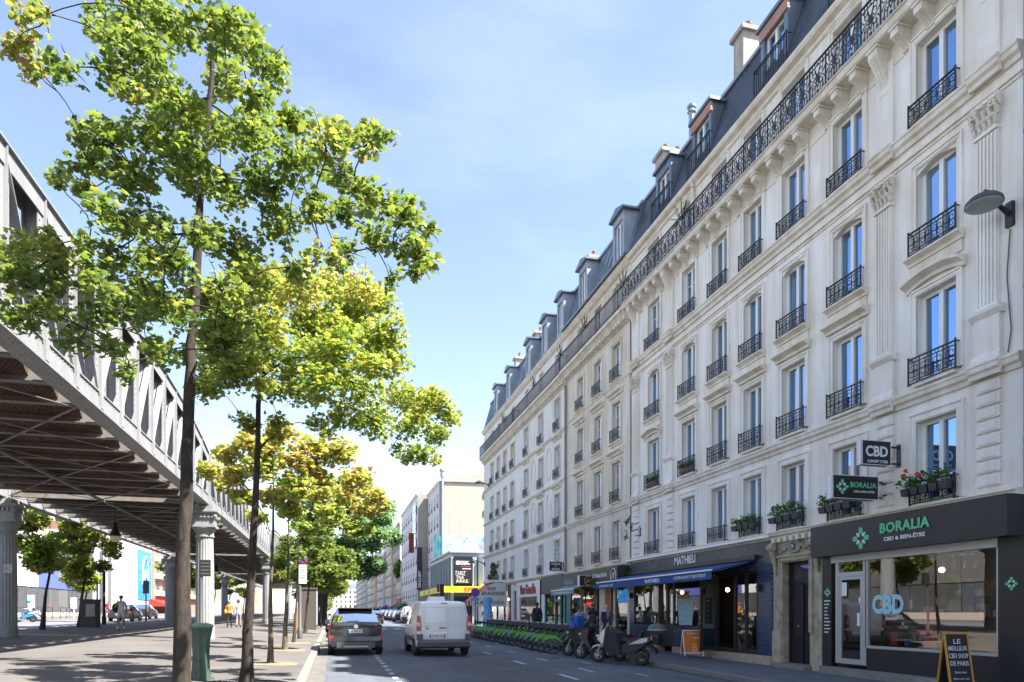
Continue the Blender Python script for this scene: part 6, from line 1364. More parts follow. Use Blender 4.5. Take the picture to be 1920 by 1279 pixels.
def suv(name, label, loc, paint, ptxt, rz=0, dark=True):
    t = thing(name, label, 'car', loc, rz)
    st = [(0, .42, .74, .80, .76, .98, .66), (.06, .34, .83, .86, .83, 1.04, .73), (.16, .28, .87, .92, .855, 1.10, .75), (.42, .24, .885, 1.0, .86, 1.30, .69), (.72, .23, .885, 1.04, .86, 1.53, .61), (.95, .23, .885, 1.04, .86, 1.575, .60), (1.15, .23, .88, 1.03, .86, 1.585, .60), (2.2, .23, .88, .99, .86, 1.59, .60), (2.75, .23, .88, .97, .86, 1.50, .58), (3.35, .23, .88, .96, .84, 1.04, .70), (3.9, .26, .86, .84, .8, .90, .68), (4.12, .32, .76, .68, .7, .76, .6)]
    car_shell(st, {4, 6, 7, 8}, {2, 3, 8}).build('body', [paint, CARGLASS, GREYP], t, True)
    MB().box(-.58, .58, .60, .98, 1.555, 1.592).build('spoiler', paint, t); MB().box(-.04, .04, 1.1, 1.3, 1.6, 1.68).build('antenna_fin', paint, t)
    b = MB(); b.prism([(.03, .24), (-.05, .30), (-.07, .48), (-.045, .62), (.1, .64), (.3, .3)], -.80, .80, 'x'); b.build('bumper', paint, t)
    b = MB(); b.box(-.62, .62, -.085, .02, .25, .44); b.build('lower_bumper', GREYP, t); MB().box(-.4, .4, -.088, -.08, .27, .31).build('skid_trim', ALU, t)
    l = MB(); l.box(-.80, .80, -.03, .1, .925, .985); l.build('light_bar', BLACKP, t)
    for s in (-1, 1): MB().add([(s * .42, -.02, .90), (s * .84, .02, .86), (s * .87, .10, 1.0), (s * .80, -.035, 1.0), (s * .42, -.035, .965), (s * .42, .1, .93)], [(0, 1, 2, 3, 4), (0, 4, 5)]).box(s * .50, s * .86, -.01, .06, .87, .925).build('tail_light', mat('tail_dark', (.09, .012, .014), .15), t); MB().box(s * .72, s * .86, -.05, .05, .50, .66).build('reflector', TAIL, t)
    MB().box(-.42, .42, -.012, .05, .66, .9).build('plate_recess', paint, t); plate(t, -.022, .80, ptxt)
    MB().lathe([(.001, -.045), (.07, -.045), (.075, -.03)], (0, 0, .955), 16, 'y').build('badge', CHROME, t, True)
    MB().bar((-.30, .10, 1.11), (.08, .16, 1.14), .02, .025).build('wiper', DARKM, t)
    for s in (-1, 1):
        for y in (.78, 3.25): wheel(t, s * .80, y, .34, .22)
        for y in (.78, 3.25): MB().path([(s * .875, y + .40 * math.cos(q), .34 + .40 * math.sin(q)) for q in [R(-20 + 22 * k) for k in range(11)]], .035, 6).build('wheel_arch', GREYP, t)
        MB().box(s * .86, s * 1.03, 2.72, 2.86, 1.0, 1.16).build('mirror', paint, t)
    return t
GREYC = mat('car_grey', (.05, .054, .06), .25, metal=.4, coat=.8)
DARKC = mat('car_dark', (.02, .022, .026), .2, metal=.3, coat=.8)
VANW = mat('van_white', (.80, .81, .83), .32, coat=.3, var=.04, vs=1)
s1 = suv('parked_suv', 'dark grey small SUV standing by the left kerb with grey rear hatch', (.71, 23.3, road_z(1, 25)), GREYC, 'GA 996 XC')
s2 = suv('suv', 'black SUV far ahead in the left lane beyond the grey one', (4.0, 70.2, road_z(4, 71)), DARKC, 'EV 402 KL')
def van(label, loc, paint, ptxt, roofbox=False, rz=0):
    t = thing('white_van', label, 'van', loc, rz)
    st = [(0, .46, .80, .98, .83, 1.70, .66), (.04, .34, .87, 1.0, .88, 1.76, .70), (.18, .27, .905, 1.02, .90, 1.80, .73), (.6, .25, .905, 1.04, .90, 1.82, .74), (2.15, .25, .905, 1.04, .90, 1.83, .74), (2.95, .25, .905, 1.02, .89, 1.77, .70), (3.5, .25, .90, 1.04, .87, 1.18, .74), (4.1, .28, .88, .86, .84, .96, .7), (4.35, .34, .76, .7, .72, .8, .6)]
    car_shell(st, {4, 5}, {5}).build('body', [paint, CARGLASS, GREYP], t, True)
    b = MB(); b.prism([(.05, .27), (-.07, .33), (-.09, .47), (-.05, .56), (.2, .57), (.2, .3)], -.86, .86, 'x'); b.build('bumper', GREYP, t)
    for s in (-1, 1):
        MB().box(s * .70, s * .885, -.075, .16, .55, .74).build('bumper_corner', GREYP, t)
        l = MB(); l.prism([(s * .76, .84), (s * .90, .84), (s * .885, 1.34), (s * .79, 1.34), (s * .755, 1.1)], -.02, .10, 'y'); lo = l.build('tail_light', TAIL, t, True); MB().box(s * .785, s * .885, -.024, .02, 1.0, 1.12).build('lamp_lens', mat('clear_lens', (.6, .55, .5), .2), lo)
        for y in (.75, 3.42): wheel(t, s * .81, y, .315, .2)
        for y in (.75, 3.42): MB().path([(s * .895, y + .375 * math.cos(q), .315 + .375 * math.sin(q)) for q in [R(-15 + 21 * k) for k in range(11)]], .02, 6).build('wheel_arch', GREYP, t)
        MB().box(s * .902, s * .925, 1.15, 3.02, .48, .64).build('side_strip', GREYP, t); MB().box(s * .9, s * 1.08, 3.0, 3.12, 1.05, 1.28).build('mirror', GREYP, t)
    seam = mat('seam_grey', (.30, .31, .32), .5)
    d = MB(); d.box(.12, .128, -.006, .05, .58, 1.68); d.box(-.70, .70, -.006, .03, 1.02, 1.026); 
    for s in (-1, 1): d.path([(s * .73, -.003, .60), (s * .745, -.003, 1.2), (s * .68, .0, 1.62), (s * .58, .002, 1.69)], .005, 4)
    d.box(-.7, .7, -.006, .03, .575, .583); d.build('door_seam', seam, t)
    for s, a, b_ in ((-1, -.66, .06), (1, .19, .64)):
        pts = [(a, 1.10), (b_, 1.10), (b_ - (.0 if s < 0 else .03), 1.6), (a + (.05 if s < 0 else 0), 1.6)]
        MB().path([(p, -.002, q) for p, q in pts + pts[:1]], .004, 4).build('door_panel', seam, t)
    h = MB(); h.box(-.16, .06, -.03, .01, .93, .955); h.build('handle', DARKM, t); MB().box(-.38, .14, -.022, .01, .76, .79).build('trim_bar', CHROME, t); MB().box(-.1, .1, -.01, .06, 1.735, 1.76).build('brake_light', TAIL, t)
    MB().box(-.66, -.46, -.008, 0, .965, .975).box(-.6, -.5, -.008, 0, .90, .93).build('badge', GREYP, t)
    plate(t, -.012, .67, ptxt, -.22)
    if roofbox: MB().box(-.32, .22, 1.2, 2.0, 1.83, 1.90).box(-.28, .2, 1.22, 1.95, 1.9, 1.99).build('roof_unit', WHITE, t, True)
    return t
van('white panel van driving away in the middle of the road', (3.49, 22.2, road_z(3.49, 23)), VANW, 'CX 470 WH', True)
v2 = van('parked white van at the right kerb just ahead of the driving van, rear doors shut', (8.0, 64.5, road_z(8, 66)), VANW, 'DR 118 PA')
dup(v2, (8.0, 72.5, road_z(8, 74)), 0, 'second parked white van farther along the right kerb'); v2['group'] = 'vehicles parked along the right kerb'
SL = [(0, .4, .78, .72, .76, .90, .66), (.08, .32, .84, .80, .82, .98, .70), (.55, .26, .87, .9, .84, 1.04, .68), (1.0, .24, .87, .93, .84, 1.38, .56), (1.3, .24, .87, .93, .84, 1.43, .56), (2.2, .24, .87, .92, .84, 1.45, .56), (2.8, .24, .87, .92, .82, 1.30, .54), (3.3, .26, .86, .9, .8, .96, .66), (4.0, .3, .8, .76, .74, .82, .62), (4.15, .35, .7, .66, .66, .7, .55)]
def sedan(label, loc, col, key, group='vehicles parked along the right kerb'):
    t = thing('parked_car', label, 'car', loc, 0, group); p = mat('car_paint_' + key, col, .25, metal=.3, coat=.8)
    car_shell(SL, {3, 4, 5}, {2, 6}).build('body', [p, CARGLASS, GREYP], t, True)
    for s in (-1, 1):
        MB().box(s * .62, s * .85, -.01, .12, .72, .88).build('tail_light', TAIL, t)
        for y in (.75, 3.2): wheel(t, s * .79, y, .31, .2)
    MB().box(-.8, .8, -.05, .1, .36, .56).build('bumper', p, t); plate(t, -.052, .6, 'FD 231 ZE'); return t
for i, (y_, c, k, lab) in enumerate(((84, (.05, .06, .07), 'charcoal', 'charcoal hatchback parked beyond the two white vans'), (91, (.03, .05, .10), 'navy', 'navy hatchback parked farther along the right kerb'), (98, (.30, .32, .34), 'silver', 'silver hatchback in the right parking row'), (106, (.10, .25, .45), 'sky', 'light blue hatchback far along the right parking row'), (116, (.3, .3, .3), 'grey', 'grey hatchback, last distinct car of the right row'), (128, (.1, .02, .02), 'maroon', 'maroon car at the far end of the right row'))):
    sedan(lab, (8.0, y_, road_z(8, y_)), c, k)
sedan('silver car far ahead on the left side of the road', (.7, 46, road_z(.7, 46)), (.35, .36, .37), 'silver2', None)
sedan('black car parked beyond the viaduct behind the woman in orange', (-17.0, 62, left_z(-17, 62)), (.02, .02, .022), 'black', None)
sedan('dark car on the left road behind the columns', (-18.5, 74, left_z(-18.5, 74)), (.03, .03, .035), 'black2', None)

# ================================================================== two wheelers
def wheel2(par, x, r, tw, spokes=0, z=None, col=RUBBER, hub=.05, y=0):
    z = r if z is None else z; n = 22
    o = MB().path([(x + (r - tw / 2) * math.cos(2 * math.pi * i / n), y, z + (r - tw / 2) * math.sin(2 * math.pi * i / n)) for i in range(n)], tw / 2, 7, closed=True).build('wheel', col, par, True)
    m = MB(); m.path([(x + (r - tw * 1.05) * math.cos(2 * math.pi * i / n), y, z + (r - tw * 1.05) * math.sin(2 * math.pi * i / n)) for i in range(n)], .012, 5, closed=True); m.tube((x, y - .05, z), (x, y + .05, z), hub, n=8)
    for i in range(spokes): a = 2 * math.pi * i / spokes; m.bar((x, y, z), (x + (r - tw) * math.cos(a), y, z + (r - tw) * math.sin(a)), .035 if spokes < 9 else .005, .02 if spokes < 9 else .005)
    m.build('rim', ALU if spokes < 9 else GREYP, o); return o
VG = mat('bike_green', (.14, .36, .05), .45, var=.25, vs=.9); VT = mat('bike_teal', (.08, .28, .27), .4)
def hire_bike(green=VG):
    t = thing('hire_bicycle', 'x', 'bicycle', (0, 0, 0), 0, 'hire bicycles docked in a row along the right kerb')
    for x in (0, 1.1): wheel2(t, x, .335, .05, 14)
    f = MB(); dk = mat('bike_frame', (.10, .115, .115), .45)
    f.path([(1.04, 0, .68), (.75, 0, .45), (.45, 0, .36), (.36, 0, .38)], [.032, .035, .04, .04], 8); f.path([(.40, 0, .36), (.28, 0, .72)], .024, 7); f.path([(1.1, 0, .335), (1.02, 0, .72), (.98, 0, .92)], [.02, .026, .02], 7)
    for s in (-.05, .05): f.path([(.38, s * .6, .36), (.0, s, .335)], .014, 6); f.path([(.30, s * .5, .64), (.0, s, .345)], .012, 6)
    f.build('frame', dk, t, True)
    n = 9
    for x, a0, a1, skirt in ((0, -5, 165, .12), (1.1, 15, 150, .05)):
        g = MB()
        pts = [R(a0 + (a1 - a0) * i / n) for i in range(n + 1)]
        for i in range(n):
            a, b = pts[i], pts[i + 1]
            for s in (-1, 1):
                P = lambda q, r_: (x + r_ * math.cos(q), s * .045, .335 + r_ * math.sin(q)); g.quad(P(a, .365), P(b, .365), P(b, .365 - skirt * max(.25, math.sin(b) if b > 0 else .25)), P(a, .365 - skirt * max(.25, math.sin(a) if a > 0 else .25)))
            g.quad(*[(x + .366 * math.cos(q), s, .335 + .366 * math.sin(q)) for q, s in ((a, -.045), (a, .045), (b, .045), (b, -.045))])
        g.build('mudguard', green, t)
    MB().path([(.24, 0, .86), (.34, 0, .88), (.46, 0, .885)], [.10, .07, .03], 8).tube((.27, 0, .7), (.285, 0, .86), .016, n=6).build('saddle', BLACKP, t, True)
    MB().path([(.88, -.29, 1.04), (.95, -.2, 1.05), (.99, 0, 1.0), (.95, .2, 1.05), (.88, .29, 1.04)], .015, 7).tube((.98, 0, .9), (.99, 0, 1.02), .03, n=7).build('handlebar', dk, t, True)
    b = MB(); b.add([(1.06, -.15, .78), (1.3, -.13, .78), (1.3, .13, .78), (1.06, .15, .78), (1.02, -.2, 1.0), (1.38, -.18, 1.0), (1.38, .18, 1.0), (1.02, .2, 1.0)], [(3, 2, 1, 0), (0, 1, 5, 4), (1, 2, 6, 5), (2, 3, 7, 6), (3, 0, 4, 7)]); b.build('basket', dk, t)
    MB().box(.96, 1.08, -.06, .06, 1.02, 1.07).build('display', LETW, t); MB().tube((.02, -.02, .62), (.02, .02, .62), .03, n=8).build('rear_light', TAIL, t)
    MB().box(.36, .40, -.10, .10, .26, .29).build('pedal', DARKM, t); return t
num = ['first', 'second', 'third', 'fourth', 'fifth', 'sixth', 'seventh', 'eighth', 'ninth', 'tenth', 'eleventh', 'twelfth', 'thirteenth', 'fourteenth', 'fifteenth', 'sixteenth', 'seventeenth', 'eighteenth', 'nineteenth', 'twentieth', 'twenty first', 'twenty second']
hb = hire_bike(VG); hb2 = hire_bike(VT); used = [False, False]
for i in range(21):
    y_ = 23.5 + .76 * i + r_.uniform(-.14, .14); k = 1 if i in (3, 8, 13, 17) else 0; src = (hb, hb2)[k]
    loc = (7.62 + r_.uniform(-.05, .05), y_, road_z(7.7, y_)); rz = R(-6 + r_.uniform(-10, 10)); lab = '%s hire bicycle with %s mudguard counting from the motor scooters along the kerb' % (num[i], 'teal' if k else 'green')
    if i in (6, 11): continue
    if not used[k]: src.location = loc; src.rotation_euler.z = rz; src['label'] = lab; used[k] = True
    else: dup(src, loc, rz, lab)
dk_ = MB(); 
def dock(y_):
    z = road_z(8.8, y_); t = MB(); t.box(8.82, 8.95, y_ - .09, y_ + .09, z, z + .62); t.add([(8.78, y_ - .1, z + .62), (8.98, y_ - .1, z + .62), (8.98, y_ + .1, z + .62), (8.78, y_ + .1, z + .62), (8.84, y_ - .08, z + .72), (8.97, y_ - .08, z + .78), (8.97, y_ + .08, z + .78), (8.84, y_ + .08, z + .72)], [(0, 1, 5, 4), (1, 2, 6, 5), (2, 3, 7, 6), (3, 0, 4, 7), (4, 5, 6, 7)])
    return t.mesh('dock_post', GREYP)
for i in range(0, 21, 1):
    y_ = 23.35 + .76 * i + .05; o = link('dock_post', dock(y_)); tag(o, '%s docking post of the hire bicycle row counting from the scooters' % num[i], 'docking post', 'docking posts of the hire bicycles')

def scooter(label, loc, rz, body, accent, screen=True, box=False, apron=False, seatm=None):
    t = thing('motor_scooter', label, 'motor scooter', loc, rz, 'motor scooters at the kerb')   # rear wheel at x=0, front at x=1.55
    for x, r_w in ((0, .27), (1.55, .28)): wheel2(t, x, r_w, .13, 5, hub=.07)
    b = MB(); prof = lambda pts, w0: b.prism(pts, -w0, w0, 'y')
    b.prism([(-.05, .52), (.05, .44), (.62, .30), (.95, .26), (.98, .34), (.70, .42), (.55, .62), (.25, .74), (-.35, .84), (-.42, .76)], -.14, .14, 'y'); b.build('rear_body', body, t)
    m = MB(); m.prism([(-.12, .22), (.35, .16), (.5, .3), (.3, .42), (-.05, .36)], -.17, .1, 'y'); m.tube((-.15, -.17, .30), (.35, -.17, .22), .055, n=8); m.build('engine', BLACKP, t)
    p = MB(); p.add([(-.42, s * .10, .86) for s in (-1, 1)] + [(-.1, s * .2, .80) for s in (-1, 1)] + [(.35, s * .17, .62) for s in (-1, 1)] + [(-.1, s * .19, .66) for s in (-1, 1)] + [(-.40, s * .10, .76) for s in (-1, 1)], [(0, 2, 4, 6, 8), (9, 7, 5, 3, 1), (0, 1, 3, 2), (8, 6, 7, 9)]); p.build('side_panel', accent, t)
    s = MB(); s.prism([(-.38, .86), (-.05, .82), (.0, .86), (.12, .80), (.5, .76), (.62, .80), (.58, .72), (.1, .70), (-.38, .76)], -.13, .13, 'y'); s.prism([(-.02, .87), (.08, .87), (.0, 1.0), (-.08, 1.0)], -.09, .09, 'y'); s.build('seat', seatm or mat('seat_black', (.025, .026, .03), .6), t)
    f = MB(); f.prism([(.92, .30), (1.08, .28), (1.30, .62), (1.42, .80), (1.28, 1.02), (1.12, 1.08), (1.06, .98), (1.16, .72)], -.17, .17, 'y'); f.add([(1.30, -.17, .60), (1.30, .17, .60), (1.58, -.03, .74), (1.58, .03, .74), (1.12, -.17, 1.08), (1.12, .17, 1.08), (1.40, -.06, .98), (1.40, .06, .98)], [(0, 1, 3, 2), (4, 6, 7, 5), (2, 3, 7, 6), (0, 2, 6, 4), (1, 5, 7, 3)]); f.build('front_fairing', accent, t)
    MB().prism([(1.34, .50), (1.5, .585), (1.68, .54), (1.78, .42), (1.66, .50), (1.5, .54)], -.08, .08, 'y').build('front_mudguard', accent, t)
    k = MB()
    for s_ in (-.08, .08): k.path([(1.55, s_, .28), (1.30, s_, .78)], .025, 7)
    k.build('fork', ALU, t); MB().prism([(-.3, .62), (-.5, .50), (-.52, .38), (-.47, .38), (-.2, .6)], -.08, .08, 'y').build('rear_mudguard', BLACKP, t)
    for s_ in (-1, 1): MB().ball((1.50, s_ * .09, .84), (.05, .07, .045), 8, 5).build('headlight', mat('headlight_glass', (.6, .62, .65), .08), t, True)
    MB().box(-.44, -.40, -.09, .09, .74, .80).build('tail_light', TAIL, t)
    h = MB(); h.path([(1.0, -.36, 1.08), (1.08, -.2, 1.1), (1.14, 0, 1.06), (1.08, .2, 1.1), (1.0, .36, 1.08)], .018, 7); h.build('handlebar', DARKM, t, True)
    for s_ in (-1, 1): MB().path([(1.06, s_ * .24, 1.1), (1.08, s_ * .34, 1.28)], .008, 5).ball((1.08, s_ * .37, 1.31), (.02, .07, .04), 8, 5).build('mirror', DARKM, t, True)
    if screen: MB().add([(1.36, -.14, 1.0), (1.36, .14, 1.0), (1.16, .21, 1.22), (1.02, .14, 1.5), (1.02, -.14, 1.5), (1.16, -.21, 1.22), (1.40, 0, 1.0), (1.05, 0, 1.52), (1.21, 0, 1.24)], [(0, 6, 8, 5), (6, 1, 2, 8), (5, 8, 7, 4), (8, 2, 3, 7)]).build('windscreen', glass_mat('screen_tint', (.75, .8, .85), .3) if 'screen_tint' not in MATS else MATS['screen_tint'], t)
    if box:
        o = MB().ball((-.52, 0, 1.08), (.26, .27, .17), 14, 8).build('top_case', GREYP, t, True); MB().path([(-.52 + .262 * math.cos(2 * math.pi * i / 18), .27 * math.sin(2 * math.pi * i / 18), 1.06) for i in range(18)], .016, 5, closed=True).build('trim', ALU, o); MB().box(-.6, -.3, -.06, .06, .84, .93).build('rack', DARKM, t)
    if apron: MB().add([(.62, s * .22, .30) for s in (-1, 1)] + [(.72, s * .26, .95) for s in (-1, 1)] + [(1.10, s * .27, 1.06) for s in (-1, 1)] + [(1.22, s * .24, .55) for s in (-1, 1)] + [(1.0, s * .24, .27) for s in (-1, 1)] + [(.86, s * .29, .6) for s in (-1, 1)], [(0, 10, 8), (0, 2, 10), (2, 4, 10), (4, 6, 10), (6, 8, 10), (1, 9, 11), (1, 11, 3), (3, 11, 5), (5, 11, 7), (7, 11, 9), (2, 3, 5, 4), (0, 1, 3, 2)]).build('leg_apron', mat('apron_cloth', (.028, .03, .034), .85), t)
    MB().bar((.6, .1, .2), (.7, .3, .0), .02, .02).build('stand', DARKM, t); return t
SILV = mat('scooter_silver', (.62, .64, .67), .3, metal=.3, coat=.5)
def place_sc(fn, rear, front):
    a = math.atan2(front[1] - rear[1], front[0] - rear[0]); return (rear[0], rear[1], road_z(min(9, rear[0]), rear[1])), a
l_, a_ = place_sc(0, (8.70, 18.35), (7.85, 19.7)); scooter('silver maxi scooter with black leg apron and top case, nearest of the three', l_, a_, BLACKP, SILV, True, True, True)
l_, a_ = place_sc(0, (8.72, 20.0), (7.80, 21.5)); scooter('glossy black maxi scooter with raised windscreen in the middle', l_, a_, BLACKP, mat('scooter_black', (.014, .014, .018), .3, coat=.25), True, False, False)
l_, a_ = place_sc(0, (8.80, 21.4), (7.95, 22.75)); t = scooter('all black scooter with a blue and white panel over its handlebar beside the bicycles', l_, a_, BLACKP, BLACKP, False, False, True)
o = MB().box(1.0, 1.3, -.2, .2, 1.0, 1.42).build('front_panel', mat('box_blue', (.02, .10, .45), .4), t); MB().add([(1.303, -.2, 1.0), (1.303, .2, 1.0), (1.303, .2, 1.3), (1.303, 0, 1.42)], [(0, 1, 2, 3)]).add([(1.02, -.203, 1.0), (1.3, -.203, 1.0), (1.3, -.203, 1.4)], [(0, 1, 2)]).build('white_patch', LETW, o)
t = scooter('parked motorcycle by the left kerb ahead of the grey SUV', (-.1, 29.0, road_z(0, 29)), R(75), BLACKP, mat('rust_red', (.25, .07, .03), .4), False, False, False)
bm_ = scooter('blue and white moped ridden along the far left road', (-21.5, 57.7, left_z(-21.5, 57.7)), R(200), mat('moped_blue', (.02, .2, .45), .3), WHITE, False, False, False)

# ================================================================== people
SKIN = mat('skin', (.48, .27, .19), .6); SKIN2 = mat('skin_tan', (.33, .18, .12), .6); HAIRD = mat('hair_dark', (.02, .015, .012), .7); HAIRG = mat('hair_grey', (.22, .2, .18), .8)
def cloth(n, c): return mat('cloth_' + n, c, .9, var=.12, vs=9)
def person(label, x, y, z, h, rz, top, bottom, skin=SKIN, hair=HAIRD, shoes=None, sleeves='short', legs='long', stride=.12, bald=False, arms=(0, 0), extra=None, seat=False, torso=1.0, longhair=False):
    t = thing('person', label, 'person', (x, y, z), rz); k = h / 1.75
    s1_, s2_ = stride, -stride
    J = {}; E = []
    def j(n, p, r, par=None): J[n] = (Vector(p), r); (E.append((par, n)) if par else None)
    hz = .93 if not seat else .80
    j('pel', (0, 0, hz), (.155, .115)); j('wai', (0, .01, hz + .16), (.135, .10), 'pel'); j('che', (0, .01, hz + .36), (.175, .12), 'wai'); j('clav', (0, 0, hz + .49), (.12, .085), 'che'); j('nk', (0, .005, hz + .555), (.055, .055), 'clav')
    j('jaw', (0, .025, hz + .625), (.062, .072), 'nk'); j('hd', (0, .015, hz + .71), (.078, .098), 'jaw'); j('crn', (0, .0, hz + .775), (.058, .075), 'hd')
    for s, sd in ((1, s1_), (-1, s2_)):
        n = 'R' if s > 0 else 'L'
        if not seat:
            j(n + 'hip', (s * .095, 0, hz - .06), (.10, .10), 'pel'); j(n + 'kn', (s * .10, sd * .6 + .03, .50), (.064, .066), n + 'hip'); j(n + 'ca', (s * .10, sd * .85, .36), (.058, .062), n + 'kn'); j(n + 'an', (s * .10, sd * 1.1 - (.06 if sd < 0 else 0), .09), (.038, .042), n + 'ca'); j(n + 'toe', (s * .115, sd * 1.1 + .15, .035), (.042, .03), n + 'an')
        else:
            j(n + 'hip', (s * .11, .05, hz - .04), (.10, .10), 'pel'); j(n + 'kn', (s * .16, .42, hz - .1), (.066, .066), n + 'hip'); j(n + 'an', (s * .16, .38, hz - .50), (.042, .042), n + 'kn'); j(n + 'toe', (s * .16, .54, hz - .55), (.042, .03), n + 'an')
        a = arms[0 if s > 0 else 1]
        j(n + 'sh', (s * .185, 0, hz + .46), (.064, .062), 'clav'); el = (s * .25, -.02 + .04 * a, hz + .18)
        j(n + 'el', el, (.045, .045), n + 'sh')
        w = {0: (s * .27, .05, hz - .06), 1: (s * .18, .27, hz + .18), 2: (s * .10, .22, hz + .46), 3: (s * .16, .30, hz + .30)}[a]
        j(n + 'wr', w, (.030, .026), n + 'el'); d = (Vector(w) - Vector(el)).normalized(); j(n + 'pm', tuple(Vector(w) + d * .07), (.038, .02), n + 'wr')
    names = list(J); me = bpy.data.meshes.new('body'); me.from_pydata([tuple(J[n][0] * k) for n in names], [(names.index(a), names.index(b)) for a, b in E], [])
    ob = bpy.data.objects.new('tmp', me); COL.objects.link(ob); md = ob.modifiers.new('s', 'SKIN'); sb = ob.modifiers.new('u', 'SUBSURF'); sb.levels = 2; sb.render_levels = 2
    for i, n in enumerate(names):
        sv = me.skin_vertices[0].data[i]; sv.radius = (J[n][1][0] * k, J[n][1][1] * k); sv.use_root = (n == 'pel')
    bpy.context.view_layer.update(); m2 = bpy.data.meshes.new_from_object(ob.evaluated_get(bpy.context.evaluated_depsgraph_get())); bpy.data.objects.remove(ob)
    shoes = shoes or cloth('shoe_dark', (.03, .03, .035)); mats_ = [skin, top, bottom, shoes]; m2.materials.clear()
    for m in mats_: m2.materials.append(m)
    def seg(c):
        best = None
        for a, b in E:
            p, q = J[a][0] * k, J[b][0] * k; u = q - p; tt = max(0, min(1, (c - p).dot(u) / max(1e-9, u.length_squared))); dd = (p + u * tt - c).length - (J[a][1][0] + J[b][1][0]) / 2 * k
            if best is None or dd < best[0]: best = (dd, b, tt)
        return best[1], best[2]
    for f in m2.polygons:
        b, tt = seg(f.center); mi = 1
        if b in ('nk', 'jaw', 'hd', 'crn'): mi = 0
        elif b[1:] in ('hip',) or b == 'pel': mi = 2
        elif b[1:] == 'kn': mi = 2 if (legs == 'long' or tt < .72) else 0
        elif b[1:] in ('ca', 'an'): mi = 2 if legs == 'long' else (3 if tt > .75 and b[1:] == 'an' else 0)
        elif b[1:] == 'toe': mi = 3
        elif b[1:] == 'el': mi = 1 if (sleeves == 'long' or tt < .5) else 0
        elif b[1:] == 'wr': mi = 1 if sleeves == 'long' and tt < .92 else 0
        elif b[1:] == 'pm': mi = 0
        if b == 'wai' and f.center.z < (hz + .03) * k: mi = 2
        f.material_index = mi; f.use_smooth = True
    # fingers and face joined to the body mesh
    ad = MB()
    for n, s in (('R', 1), ('L', -1)):
        w, p = J[n + 'wr'][0], J[n + 'pm'][0]; d = (p - w).normalized(); sd_ = Vector((0, 1, 0)) if abs(d.z) > .7 else Vector((1, 0, 0)); cdir = Vector((-s, 0, 0)) if abs(d.z) > .7 else Vector((0, 0, -1))
        for i, ln in enumerate((.060, .072, .068, .054)):
            o = p + sd_ * (.027 - .018 * i) + d * .015; ad.path([tuple(o * k), tuple((o + d * ln * .5 + cdir * .008) * k), tuple((o + d * ln + cdir * .028) * k)], [.0095 * k, .0085 * k, .007 * k], 5)
        o = w + sd_ * .025 + d * .03; ad.path([tuple(o * k), tuple((o + sd_ * .025 + d * .025) * k), tuple((o + sd_ * .03 + d * .055 + cdir * .01) * k)], [.012 * k, .010 * k, .008 * k], 5)
    fz = (hz + .68)
    ad.path([(0, .11 * k, (fz + .02) * k), (0, .135 * k, (fz - .015) * k), (0, .115 * k, (fz - .022) * k)], [.008 * k, .014 * k, .006 * k], 6)
    for s in (-1, 1): ad.ball((s * .082 * k, .01 * k, fz * k), (.012 * k, .02 * k, .03 * k), 6, 4)
    ad.build('hands_and_face', skin, None, True); hf = COL.objects[-1]
    bmx = __import__('bmesh').new(); bmx.from_mesh(m2); bmx.from_mesh(hf.data); m3 = bpy.data.meshes.new('body'); bmx.to_mesh(m3); bmx.free()
    for m in mats_: m3.materials.append(m)
    bpy.data.objects.remove(hf); link('body', m3, t)
    e = MB()
    for s in (-1, 1): e.ball((s * .032 * k, .102 * k, (fz + .015) * k), (.012 * k, .008 * k, .007 * k), 6, 4)
    e.build('eyes', ink, t); MB().path([(-.022 * k, .103 * k, (fz - .045) * k), (0, .109 * k, (fz - .048) * k), (.022 * k, .103 * k, (fz - .045) * k)], .005 * k, 5).build('mouth', mat('lip', (.35, .12, .1), .6), t)
    if not bald:
        hr = MB(); hr.ball((0, -.012 * k, (hz + .745) * k), (.096 * k, .115 * k, .085 * k), 12, 8)
        if longhair: hr.ball((0, -.06 * k, (hz + .66) * k), (.09 * k, .06 * k, .13 * k), 10, 8)
        hr.build('hair', hair, t, True)
    return t, k, hz
lab_ = 'person'
def bag(t, k, c, r, m, nm='bag'): MB().ball(tuple(q * k for q in c), tuple(q * k for q in r), 12, 8).build(nm, m, t, True)
# left side
px, py = -10.85, 40.0
t, k, hz = person('man in white T-shirt and shorts walking under the viaduct with a dark bag', px, py, prom_z(px, py), 1.80, R(170), cloth('white', (.62, .61, .58)), cloth('white2', (.60, .60, .57)), SKIN2, HAIRD, cloth('white_shoe', (.7, .7, .7)), legs='short', arms=(2, 0), stride=.10)
bag(t, k, (.33, -.10, 1.12), (.16, .14, .24), cloth('bag_dark', (.03, .03, .03)))
px, py = -6.37, 46.1
t, k, hz = person('woman in orange top and black trousers with a yellow bag walking away', px, py, prom_z(px, py), 1.7, R(5), cloth('orange', (.62, .25, .05)), cloth('black', (.015, .015, .018)), SKIN, mat('hair_fair', (.42, .27, .14), .7), stride=.14, arms=(0, 1)); bag(t, k, (-.22, .05, 1.02), (.13, .16, .17), cloth('yellow', (.65, .38, .02)))
px, py = -5.85, 46.2
t, k, hz = person('person in pale blue shirt, skirt and brown hat beside the woman in orange', px, py, prom_z(px, py), 1.72, R(0), cloth('paleblue', (.45, .52, .58)), cloth('denim', (.22, .32, .42)), SKIN, HAIRG, legs='short', stride=.06, arms=(1, 0)); MB().lathe([(.15, hz + .775), (.15, hz + .785), (.085, hz + .79), (.08, hz + .86), (.02, hz + .87)], (0, -.01, 0), 14).build('hat', mat('hat_brown', (.2, .1, .05), .9), t, True)
px, py = -21.72, 57.6
